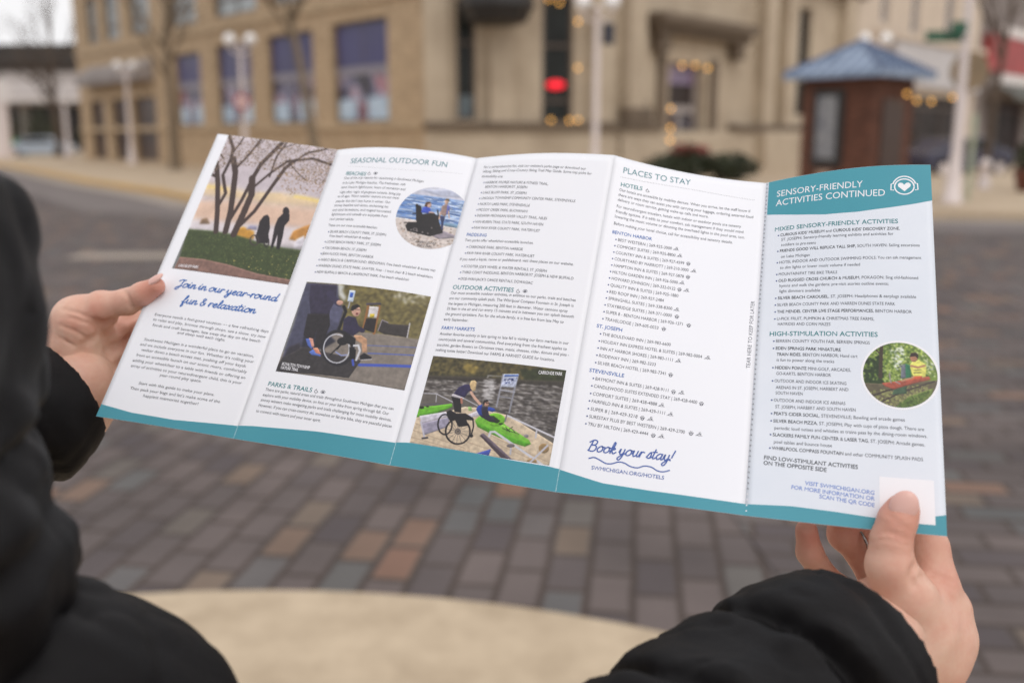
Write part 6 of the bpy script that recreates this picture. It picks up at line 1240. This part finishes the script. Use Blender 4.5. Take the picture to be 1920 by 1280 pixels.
# --- rules, wave, perforation, small icons
for key, (i, pts) in RULES.items():
    k_ = Ink(); P = smooth_line(pts, 12)
    if key == 'wave':
        rv, rf = ribbon(P, .75); k_.add(i, rv[:, 0], rv[:, 1], rf, .0001); k_.build('wavy_line', M_SCRIPTB, panels[i]); continue
    Ls = np.r_[0, np.cumsum(np.linalg.norm(np.diff(P, axis=0), axis=1))]
    for t in np.arange(0, Ls[-1], 1.05):
        dv, df = disc(.22 if key == 'rule4' else .17, 6); k_.add(i, dv[:, 0] + np.interp(t, Ls, P[:, 0]), dv[:, 1] + np.interp(t, Ls, P[:, 1]), df, .00008)
    k_.build('dotted_rule', M_INKL, panels[i])
k_ = Ink(); kw = Ink()
for t in np.arange(1.5, PH, 3.25):
    dv, df = disc(.52 if t < 215 else .42, 10); (k_ if t < 215 else kw).add(4, np.clip(dv[:, 0] + .75, .01, 9), dv[:, 1] + t, df, .0001)
k_.build('perforation', M_DOT, panels[4]); kw.build('perforation', M_WINK, panels[4])
ARC = lambda cx_, cy_, r, a0, a1, n=14, ry=None: [(cx_ + r * math.cos(R(a)), cy_ - (ry or r) * math.sin(R(a))) for a in np.linspace(a0, a1, n)]
ICON = {   # strokes (width, points) in mm, y down
 'chair': [(.3, [(-.2, -1.3), (-.15, -.2), (.6, -.2), (.9, .9), (1.3, .8)]), (.32, ARC(-.05, .35, 1.05, 110, 345))],
 'eye': [(.3, ARC(0, 0, 1.35, 0, 360, 20, .95)), (1.1, [(-.3, .1), (.3, .1)])],
 'pool': [(.32, [(-1.7, .8), (-.9, .5), (0, .8), (.9, .5), (1.7, .8)]), (.35, [(-1.0, .2), (.1, -.3), (1.0, .1)]), (.35, [(.1, -.3), (-.1, -1.2), (.9, -1.3)]), (.5, [(.8, -.5), (.95, -.4)])],
 'paw': [(.5, ARC(0, .5, .75, 0, 360, 12, .62)), (.55, [(-1.1, -.2), (-1.0, -.4)]), (.55, [(-.4, -.9), (-.35, -1.1)]), (.55, [(.4, -.9), (.42, -1.1)]), (.55, [(1.1, -.2), (1.05, -.4)])],
 'headphones': [(.8, ARC(0, 0, 5.6, 0, 360, 40, 5.4)), (.8, ARC(0, .3, 6.9, 25, 155, 24, 7.6)), (.7, [(-6.1, -2.4), (-7.6, -2.0), (-7.8, 2.2), (-6.3, 2.4)]), (.7, [(6.1, -2.4), (7.6, -2.0), (7.8, 2.2), (6.3, 2.4)])]}
il = {}
for (i, kind, u, v) in ICONS:
    k_ = il.setdefault(i if kind != 'headphones' else 'h', Ink())
    for q, (w_, pts) in enumerate(ICON[kind]):
        rv, rf = ribbon(np.array(pts, float), w_); k_.add(i, rv[:, 0] + u, rv[:, 1] + v, rf, .00008 + .000004 * q)
    if kind == 'headphones':
        hp = [(0, 3.3), (-3.6, -.2), (-3.7, -1.7), (-2.6, -2.8), (-1.2, -2.6), (0, -1.3), (1.2, -2.6), (2.6, -2.8), (3.7, -1.7), (3.6, -.2)]; hp = np.array(hp); k_.add(i, hp[:, 0] + u, hp[:, 1] + v, [tuple(range(len(hp)))], .00009)
for i, k_ in il.items(): k_.build('icon' if i != 'h' else 'headphones_emblem', M_INKL if i != 'h' else M_WINK, panels[4 if i == 'h' else i])

# ---------------------------------------------------------------- the reader: distance-field body, hands and clothes (millimetres)
def seg_dist(P, a, b, ra, rb):
    a = np.array(a, np.float32); b = np.array(b, np.float32); ab = b - a; t = np.clip(((P - a) @ ab) / (ab @ ab + 1e-9), 0, 1)
    return np.linalg.norm(P - a - t[:, None] * ab, axis=1) - (ra + (rb - ra) * t)
def smin(a, b, k):
    h = np.clip(.5 + .5 * (b - a) / k, 0, 1); return b + (a - b) * h - k * h * (1 - h)
def chain(P, ch, k=3.0):
    d = None
    for (a, ra), (b, rb) in zip(ch[:-1], ch[1:]):
        e = seg_dist(P, a, b, ra, rb); d = e if d is None else smin(d, e, k)
    return d
def ell(P, c, r):
    q = (P - np.array(c, np.float32)) / np.array(r, np.float32); l = np.linalg.norm(q, axis=1); g_ = np.linalg.norm(q / np.array(r, np.float32), axis=1) + 1e-9; return l * (l - 1) / g_
def line_dist(P, pts):
    d = None
    for a, b in zip(pts[:-1], pts[1:]):
        e = seg_dist(P, a, b, 0, 0); d = e if d is None else np.minimum(d, e)
    return d
def surface_nets(fn, lo, hi, h):
    lo = np.array(lo, np.float32); n = np.ceil((np.array(hi) - lo) / h).astype(int) + 1
    B = 8; nb = -(-n // B); n = nb * B + 1; D = np.full(n, 1e3, np.float32)
    bc = np.stack(np.meshgrid(*[np.arange(k) for k in nb], indexing='ij'), -1).reshape(-1, 3)
    dc = fn((lo + (bc * B + B / 2) * h).astype(np.float32)); act = bc[np.abs(dc) < B * h * 1.35 + 6]
    sgn = np.sign(dc).reshape(nb); D[:nb[0] * B, :nb[1] * B, :nb[2] * B] = np.kron(sgn, np.ones((B, B, B), np.float32)) * 1e3
    loc = np.stack(np.meshgrid(*[np.arange(B + 1)] * 3, indexing='ij'), -1).reshape(-1, 3)
    for k in range(0, len(act), 400):
        a = act[k:k + 400]; I = (a[:, None] * B + loc[None]).reshape(-1, 3); D[I[:, 0], I[:, 1], I[:, 2]] = fn((lo + I * h).astype(np.float32))
    ins = D < 0; c = np.zeros(np.array(D.shape) - 1, np.int8); offs = [(i, j, k) for i in (0, 1) for j in (0, 1) for k in (0, 1)]; m = np.array(D.shape) - 1
    for o in offs: c += ins[o[0]:o[0] + m[0], o[1]:o[1] + m[1], o[2]:o[2] + m[2]]
    cells = np.argwhere((c > 0) & (c < 8)); acc = np.zeros((len(cells), 3)); cnt = np.zeros(len(cells))
    for a in offs:
        for ax in range(3):
            if a[ax]: continue
            b = list(a); b[ax] = 1; A_ = cells + a; B_ = cells + b; da = D[A_[:, 0], A_[:, 1], A_[:, 2]]; db = D[B_[:, 0], B_[:, 1], B_[:, 2]]; x = (da < 0) != (db < 0)
            t = np.where(x, da / np.where(da == db, 1, da - db), 0); p = np.array(a)[None] + np.zeros((len(cells), 3)); p[:, ax] += t; acc[x] += p[x]; cnt[x] += 1
    V = lo + (cells + acc / cnt[:, None]) * h; idx = np.full(m, -1, np.int64); idx[cells[:, 0], cells[:, 1], cells[:, 2]] = np.arange(len(cells)); F = []
    for ax in range(3):
        o = [0, 0, 0]; o[ax] = 1; A_ = ins[tuple(slice(0, s_ - k) for s_, k in zip(D.shape, o))]; B_ = ins[tuple(slice(k, None) for k in o)]; e = np.argwhere(A_ != B_); fl = A_[e[:, 0], e[:, 1], e[:, 2]]
        u, v = [(1, 2), (2, 0), (0, 1)][ax]; ok = (e[:, u] > 0) & (e[:, v] > 0) & (e[:, u] < m[u]) & (e[:, v] < m[v]); e = e[ok]; fl = fl[ok]
        du = np.zeros(3, int); du[u] = 1; dv = np.zeros(3, int); dv[v] = 1
        q = np.stack([idx[tuple((e - du - dv).T)], idx[tuple((e - dv).T)], idx[tuple(e.T)], idx[tuple((e - du).T)]], -1); q[~fl] = q[~fl][:, ::-1]; F.append(q)
    F = np.concatenate(F); return V, F[(F >= 0).all(1)]
def sdf_mesh(name, parts, m, parent=None, smooth_it=2):
    V = []; F = []; k = 0
    for fn, lo, hi, h in parts:
        v, f = surface_nets(fn, lo, hi, h); V.append(v); F.append(f + k); k += len(v)
    me = bpy.data.meshes.new(name); me.from_pydata((np.concatenate(V) / 1000).tolist(), [], np.concatenate(F).tolist()); me.update()
    for p in me.polygons: p.use_smooth = True
    o = link(name, me, m, parent)
    if smooth_it: sm = o.modifiers.new('smooth', 'SMOOTH'); sm.iterations = smooth_it; sm.factor = .5
    return o
def on_skin(H, creases):
    """drop each crease line onto the surface of the hand, seen from the reader's side"""
    fn = hand_fn(H, []); out = []; eye = np.array((0, 0, 1450.))
    for pts, w, a in creases:
        L = smooth_line(pts, 4); dr = L - eye; dr /= np.linalg.norm(dr, axis=1)[:, None]; t = np.arange(-34, 60, .75); q = (L[:, None] + dr[:, None] * t[None, :, None]).astype(np.float32); s_ = fn(q.reshape(-1, 3)).reshape(q.shape[:2]) < 0
        hit = s_.any(1); k = s_.argmax(1); L2 = q[np.arange(len(L)), k][hit]
        if len(L2) > 1: out.append((L2.astype(np.float32), w, a))
    return out
def hand_fn(H, creases):
    def fn(P):
        d = None
        for ch in H['palm']:
            e = chain(P, ch, 4); d = e if d is None else smin(d, e, 12)
        fd = None
        for ch in H['fingers']:
            e = chain(P, ch, 3); fd = e if fd is None else smin(fd, e, 1.2)
        d = smin(d, fd, 3.5)
        for pts, w, a in creases:
            l = line_dist(P, pts); d = d + a * 1.7 * np.exp(-(l / (w * 1.15)) ** 2)
        return d
    return fn
def bounds(H, pad=28):
    p = np.array([q[0] for k in H.values() for ch in k for q in ch]); return p.min(0) - pad, p.max(0) + pad

M_SKIN = mat('skin', (226, 188, 166), .46, .8, 34., .0005, sss=.12, spec=.4, var_rgb=(208, 144, 124), bscale=380)
M_NAIL = mat('nail', (226, 178, 166), .28, .2, 60., spec=.5, var_rgb=(236, 206, 196))
M_JKT = mat('black nylon', (21, 19, 20), 0.6, .5, 22., .0007, spec=.16, var_rgb=(15, 14, 16), bscale=210)
M_TRS = mat('dark trousers', (42, 42, 50), .85, .4, 20., .001); M_SHOE = mat('black shoe', (32, 30, 30), .6, .3, 20.); M_HAIR = mat('brown hair', (74, 52, 40), .5, .6, 60.)
HC = (-312, 335, 1382)                                           # centre of the head, turned towards the page
def rot_head(P, yaw=R(-28), pit=R(-22)):
    q = P - np.array(HC, np.float32); c, s_ = math.cos(-yaw), math.sin(-yaw); x, y, z = q[:, 0] * c - q[:, 1] * s_, q[:, 0] * s_ + q[:, 1] * c, q[:, 2]
    c, s_ = math.cos(-pit), math.sin(-pit); return np.stack([x, y * c - z * s_, y * s_ + z * c], 1).astype(np.float32)
def head_fn(P):
    q = rot_head(P); ax = q.copy(); ax[:, 0] = np.abs(ax[:, 0])
    d = smin(ell(q, (0, -8, 22), (72, 88, 82)), ell(q, (0, 18, -38), (52, 62, 66)), 30)
    d = smin(d, seg_dist(q, (0, 84, 8), (0, 98, -20), 6, 11), 9); d = smin(d, ell(ax, (24, 66, -22), (20, 18, 18)), 16)
    d = -smin(-d, ell(ax, (31, 84, 8), (17, 12, 12)) , 8); d = smin(d, ell(ax, (31, 70, 8), (12, 13, 11)), 3)
    d = smin(d, ell(q, (0, 80, -48), (22, 9, 5)), 4); d = smin(d, ell(q, (0, 78, -58), (18, 9, 6)), 4); d = d + 2.5 * np.exp(-(line_dist(q, np.array([(-22, 86, -53), (0, 92, -52.5), (22, 86, -53)], np.float32)) / 2.2) ** 2)
    d = smin(d, ell(q, (0, 66, -82), (22, 18, 16)), 12); d = smin(d, ell(ax, (74, -6, -6), (8, 18, 30)), 4)
    return smin(d, seg_dist(P, (-316, 328, 1350), (-325, 345, 1235), 52, 58), 25)
SHR, SHL, ELR, ELL = (-193, 352, 1198), (-500, 420, 1170), (-45, 300, 955), (-500, 545, 1120)
def trunk_fn(P):
    d = smin(ell(P, (-345, 385, 1080), (150, 95, 190)), ell(P, (-345, 380, 880), (140, 95, 130)), 60)
    for a, b, ra, rb in [(SHR, ELR, 50, 40), (ELR, RIGHT_SLEEVE[2][0], 40, 38), (RIGHT_SLEEVE[2][0], RIGHT_SLEEVE[1][0], 38, 33), (RIGHT_SLEEVE[1][0], RIGHT_SLEEVE[0][0], 33, 26), (SHL, ELL, 48, 38), (ELL, LEFT_SLEEVE[0][0], 38, 25), ((-345, 375, 1240), (-325, 345, 1260), 60, 58), ((-265, 385, 840), (-255, 400, 480), 78, 50), ((-255, 400, 480), (-250, 375, 90), 48, 34), ((-425, 385, 840), (-435, 410, 480), 78, 50), ((-435, 410, 480), (-440, 395, 90), 48, 34)]:
        d = smin(d, seg_dist(P, a, b, ra, rb), 20)
    return smin(d, head_fn(P), 12)
body = sdf_mesh('person', [(hand_fn(RIGHT_HAND, on_skin(RIGHT_HAND, RIGHT_CREASE)), *bounds(RIGHT_HAND), 1.25), (hand_fn(LEFT_HAND, [(L_, w_ * 1.1, a_ * 1.5) for L_, w_, a_ in on_skin(LEFT_HAND, LEFT_CREASE)]), *bounds(LEFT_HAND), 1.25), (trunk_fn, (-620, 240, 60), (240, 760, 1540), 6.0)], M_SKIN, None, 1)
vv = np.empty(len(body.data.vertices) * 3); body.data.vertices.foreach_get('co', vv); vv = vv.reshape(-1, 3) * 1000; red = np.zeros(len(vv))
for H in (RIGHT_HAND, LEFT_HAND):                               # redder skin on finger ends and knuckles
    for ch in H['fingers']:
        red = np.maximum(red, np.exp(-(np.linalg.norm(vv - np.array(ch[-1][0]), axis=1) / 17) ** 2)); red = np.maximum(red, .45 * np.exp(-(np.linalg.norm(vv - np.array(ch[0][0]), axis=1) / 15) ** 2)); red = np.maximum(red, .5 * np.exp(-(np.linalg.norm(vv - np.array(ch[1][0]), axis=1) / 12) ** 2))
body.data.attributes.new('flush', 'FLOAT', 'POINT').data.foreach_set('value', red.astype(np.float32))
nt = M_SKIN.node_tree; pb = nt.nodes['Principled BSDF']; src = pb.inputs['Base Color'].links[0].from_socket; at_ = nt.nodes.new('ShaderNodeAttribute'); at_.attribute_name = 'flush'
mxs = nt.nodes.new('ShaderNodeMix'); mxs.data_type = 'RGBA'; ms = nt.nodes.new('ShaderNodeMath'); ms.operation = 'MULTIPLY'; ms.inputs[1].default_value = .6; nt.links.new(at_.outputs['Fac'], ms.inputs[0]); nt.links.new(ms.outputs[0], mxs.inputs[0]); nt.links.new(src, mxs.inputs[6]); mxs.inputs[7].default_value = tuple(float(v) for v in lin((206, 118, 100))) + (1,); nt.links.new(mxs.outputs[2], pb.inputs['Base Color'])
tag(body, 'person in a black hooded jacket seen from behind, holding the open brochure in both hands', 'person')

def fold_noise(P, sc, seed):
    s_ = np.zeros(len(P), np.float32); q = np.random.default_rng(seed)
    for k in range(7):
        d = q.normal(0, 1, 3); d /= np.linalg.norm(d); w = sc * q.uniform(.6, 1.7); s_ += np.sin(P @ (d / w * 6.28).astype(np.float32) + q.uniform(0, 6.28) + 1.2 * np.sin(P @ (q.normal(0, 1, 3) / (sc * 1.6) * 6.28 / 1.7).astype(np.float32)))
    s_ = s_ / 2.6; return s_ + .9 * (1 - 2.2 * np.abs(s_)) * np.exp(-s_ * s_ * 2)
def sleeve(P, pts, r_in, cut_r, puffs, seed):
    """pts from the cuff inwards: [(point, radius)]"""
    p0 = np.array(pts[0][0], np.float32); ax = np.array(pts[1][0], np.float32) - p0; ax /= np.linalg.norm(ax); d = chain(P, pts, 18); t = (P - p0) @ ax
    for at, w, a in puffs: d = d + a * (1 + .5 * np.sin(P @ np.array((.05, -.04, .06), np.float32))) * np.exp(-((t - at + 6 * np.sin(P @ np.array((.05, .07, .06), np.float32))) / w) ** 2)
    d = d + fold_noise(P, 60, seed) * 2.2 * np.clip(t / 45, 0, 1) + fold_noise(P, 26, seed + 7) * .7 * np.clip(t / 45, 0, 1)
    d = np.maximum(d, -(t - 1.0 * np.sin(P @ np.array((.1, .13, .05), np.float32))))
    inner = seg_dist(P, p0 - ax * 30, p0 + ax * 60, r_in, r_in * .75); return -smin(-d, inner, 3)
def back(p, q_, l): a_ = np.array(p); v_ = np.array(q_) - a_; return tuple(a_ + v_ / np.linalg.norm(v_) * l)
RS = [(back(RIGHT_SLEEVE[0][0], RIGHT_SLEEVE[1][0], 36), 49), (RIGHT_SLEEVE[1][0], 55), (RIGHT_SLEEVE[2][0], 66), (ELR, 68)]
LS = [(back(LEFT_SLEEVE[0][0], LEFT_SLEEVE[1][0], 9), 36), (LEFT_SLEEVE[1][0], 43), (ELL, 60)]
GATHER = [([(150, 452, 1238), (168, 440, 1222), (176, 428, 1200), (172, 425, 1175)], 5, 4.0)]
def jacket_fn(P):
    d = smin(ell(P, (-345, 385, 1070), (185, 128, 215)), ell(P, (-345, 385, 860), (178, 130, 170)), 70)
    d = smin(d, seg_dist(P, (-345, 375, 1215), (-320, 350, 1262), 115, 105), 50)
    for a, b, ra, rb in [(SHR, ELR, 82, 62), (SHL, ELL, 84, 64)]: d = smin(d, seg_dist(P, a, b, ra, rb), 35)
    d = d + fold_noise(P, 110, 5) * 3.4 + fold_noise(P, 48, 15) * 1.6
    for z_ in (1120, 1010, 900, 790): d = d + 7 * np.exp(-((P[:, 2] - z_ - 6 * np.sin(P[:, 0] / 40)) / 7) ** 2)
    d = np.maximum(d, 730 - P[:, 2])
    r_ = sleeve(P, RS, 42, 42, [(14, 2.2, 1.6), (56, 6.5, 15), (66, 4, 6), (126, 8, 15), (205, 9, 12)], 2); l_ = sleeve(P, LS, 31, 35, [(12, 2.2, 1.2), (48, 6, 5), (112, 8, 7)], 3)
    return smin(smin(d, r_, 12), l_, 12)
def hood_fn(P):
    q = rot_head(P); d = smin(ell(P, (-309, 320, 1386), (141, 148, 132)), ell(P, (-318, 325, 1290), (150, 150, 95)), 45)
    d = d + fold_noise(P, 105, 9) * 3.6 + fold_noise(P, 45, 19) * 1.6
    for z_, sl in ((1412, .25), (1350, -.15), (1290, .1)): d = d + 6 * np.exp(-((P[:, 2] - z_ - sl * (P[:, 0] + 300) - 8 * np.sin(P[:, 1] / 45)) / 7) ** 2)
    inner = np.minimum(ell(P, (-309, 333, 1382), (112, 128, 118)), seg_dist(q, (0, 40, -15), (0, 260, -15), 76, 100)); d = -smin(-d, inner, 8)
    return d
jk = sdf_mesh('jacket', [(jacket_fn, (-640, 180, 700), (300, 780, 1400), 3.0)], M_JKT, body, 1)
sdf_mesh('hood', [(hood_fn, (-520, 120, 1150), (-120, 560, 1590), 3.5)], M_JKT, jk, 1)
def trouser_fn(P):
    d = smin(ell(P, (-345, 388, 840), (152, 112, 120)), seg_dist(P, (-265, 385, 820), (-255, 400, 480), 96, 72), 30)
    for a, b, ra, rb in [((-255, 400, 480), (-250, 385, 95), 70, 62), ((-425, 385, 820), (-435, 410, 480), 96, 72), ((-435, 410, 480), (-440, 395, 95), 70, 62)]: d = smin(d, seg_dist(P, a, b, ra, rb), 8)
    return np.maximum(d + fold_noise(P, 90, 4) * 2, 62 - P[:, 2])
sdf_mesh('trousers', [(trouser_fn, (-600, 240, 30), (-120, 560, 980), 7.0)], M_TRS, body, 2)
for x, y, a in ((-250, 385, .12), (-440, 400, -.12)):
    def shoe_fn(P, x=x, y=y, a=a):
        f = np.array((math.sin(a), math.cos(a), 0)); b = np.array((x, y, 0)); d = smin(seg_dist(P, b + f * -45 + (0, 0, 48), b + f * 120 + (0, 0, 42), 44, 40), seg_dist(P, b + f * -30 + (0, 0, 60), b + f * -25 + (0, 0, 105), 46, 48), 15)
        return np.maximum(d, 13 - P[:, 2])
    sdf_mesh('shoe', [(shoe_fn, (x - 90, y - 130, 6), (x + 90, y + 210, 165), 4.0)], M_SHOE, body, 1)
def hair_fn(P):
    q = rot_head(P); d = smin(ell(q, (0, -16, 28), (80, 92, 86)), ell(q, (0, -40, -40), (78, 62, 90)), 20); return -smin(-d, ell(q, (0, 92, -20), (66, 70, 90)), 6)
sdf_mesh('hair', [(hair_fn, (-440, 200, 1260), (-180, 480, 1540), 4.0)], M_HAIR, body, 1)
for sx in (-1, 1):
    cyw, syw = math.cos(R(-28)), math.sin(R(-28)); cp, sp_ = math.cos(R(-22)), math.sin(R(-22)); q = (31 * sx, 77, 8); y1, z1 = q[1] * cp - q[2] * sp_, q[1] * sp_ + q[2] * cp; x2, y2 = q[0] * cyw - y1 * syw, q[0] * syw + y1 * cyw
    e = MB().ball(((HC[0] + x2) / 1000, (HC[1] + y2) / 1000, (HC[2] + z1) / 1000), .0088, 14, 10).build('eye', mat('eye white', (222, 216, 210), .15), body, True)

# nails: thin curved plates on the two thumbs
def nail(c, axis, nrm, r):
    a = Vector(axis).normalized(); n_ = Vector(nrm); n_ = (n_ - a * n_.dot(a)).normalized(); s_ = a.cross(n_); m = MB(); m.ball((0, 0, 0), 1, 24, 14)
    m.v = [tuple((Vector(c) + s_ * v[0] * r[0] + a * v[1] * r[1] + n_ * (v[2] * r[2] - .12 * r[0] * v[0] * v[0])) / 1000) for v in m.v]
    return m.build('thumbnail', M_NAIL, body, True)
tr_, ir_ = np.array(RIGHT_HAND['fingers'][0][-1][0]), np.array(RIGHT_HAND['fingers'][0][-2][0]); ax_ = tr_ - ir_; tocam = np.array((0, 0, 1450.)) - tr_; tocam /= np.linalg.norm(tocam)
nail(tr_ + tocam * 6.9 + ax_ / np.linalg.norm(ax_) * 2.0 , ax_, tocam + np.array((.25, 0, .2)), (7.2, 8.6, 2.6))
tl_, il_ = np.array(LEFT_HAND['fingers'][0][-1][0]), np.array(LEFT_HAND['fingers'][0][-2][0]); ax_ = tl_ - il_; nail(tl_ + np.array((0, -1.5, 5.0)), ax_, (-.25, -.35, 1), (5.2, 7.2, 2.0))
# thin silver ring on the finger behind the page
ra, rb_ = np.array(RIGHT_HAND['fingers'][3][2][0]), np.array(RIGHT_HAND['fingers'][3][1][0]); ax_ = (rb_ - ra) / np.linalg.norm(rb_ - ra); ax_ = np.array((.93, .1, .34)); ax_ /= np.linalg.norm(ax_); rc = np.array(RING[0]); e1_ = np.cross(ax_, (0, 0, 1)); e1_ /= np.linalg.norm(e1_); e2_ = np.cross(ax_, e1_)
m = MB(); m.tube([(rc + 10.6 * (math.cos(t) * e1_ + math.sin(t) * e2_)) / 1000 for t in np.linspace(0, 2 * np.pi, 41)], .0008, 8); m.build('ring', mat('silver', (170, 168, 166), .25, metal=1.0), body, True)
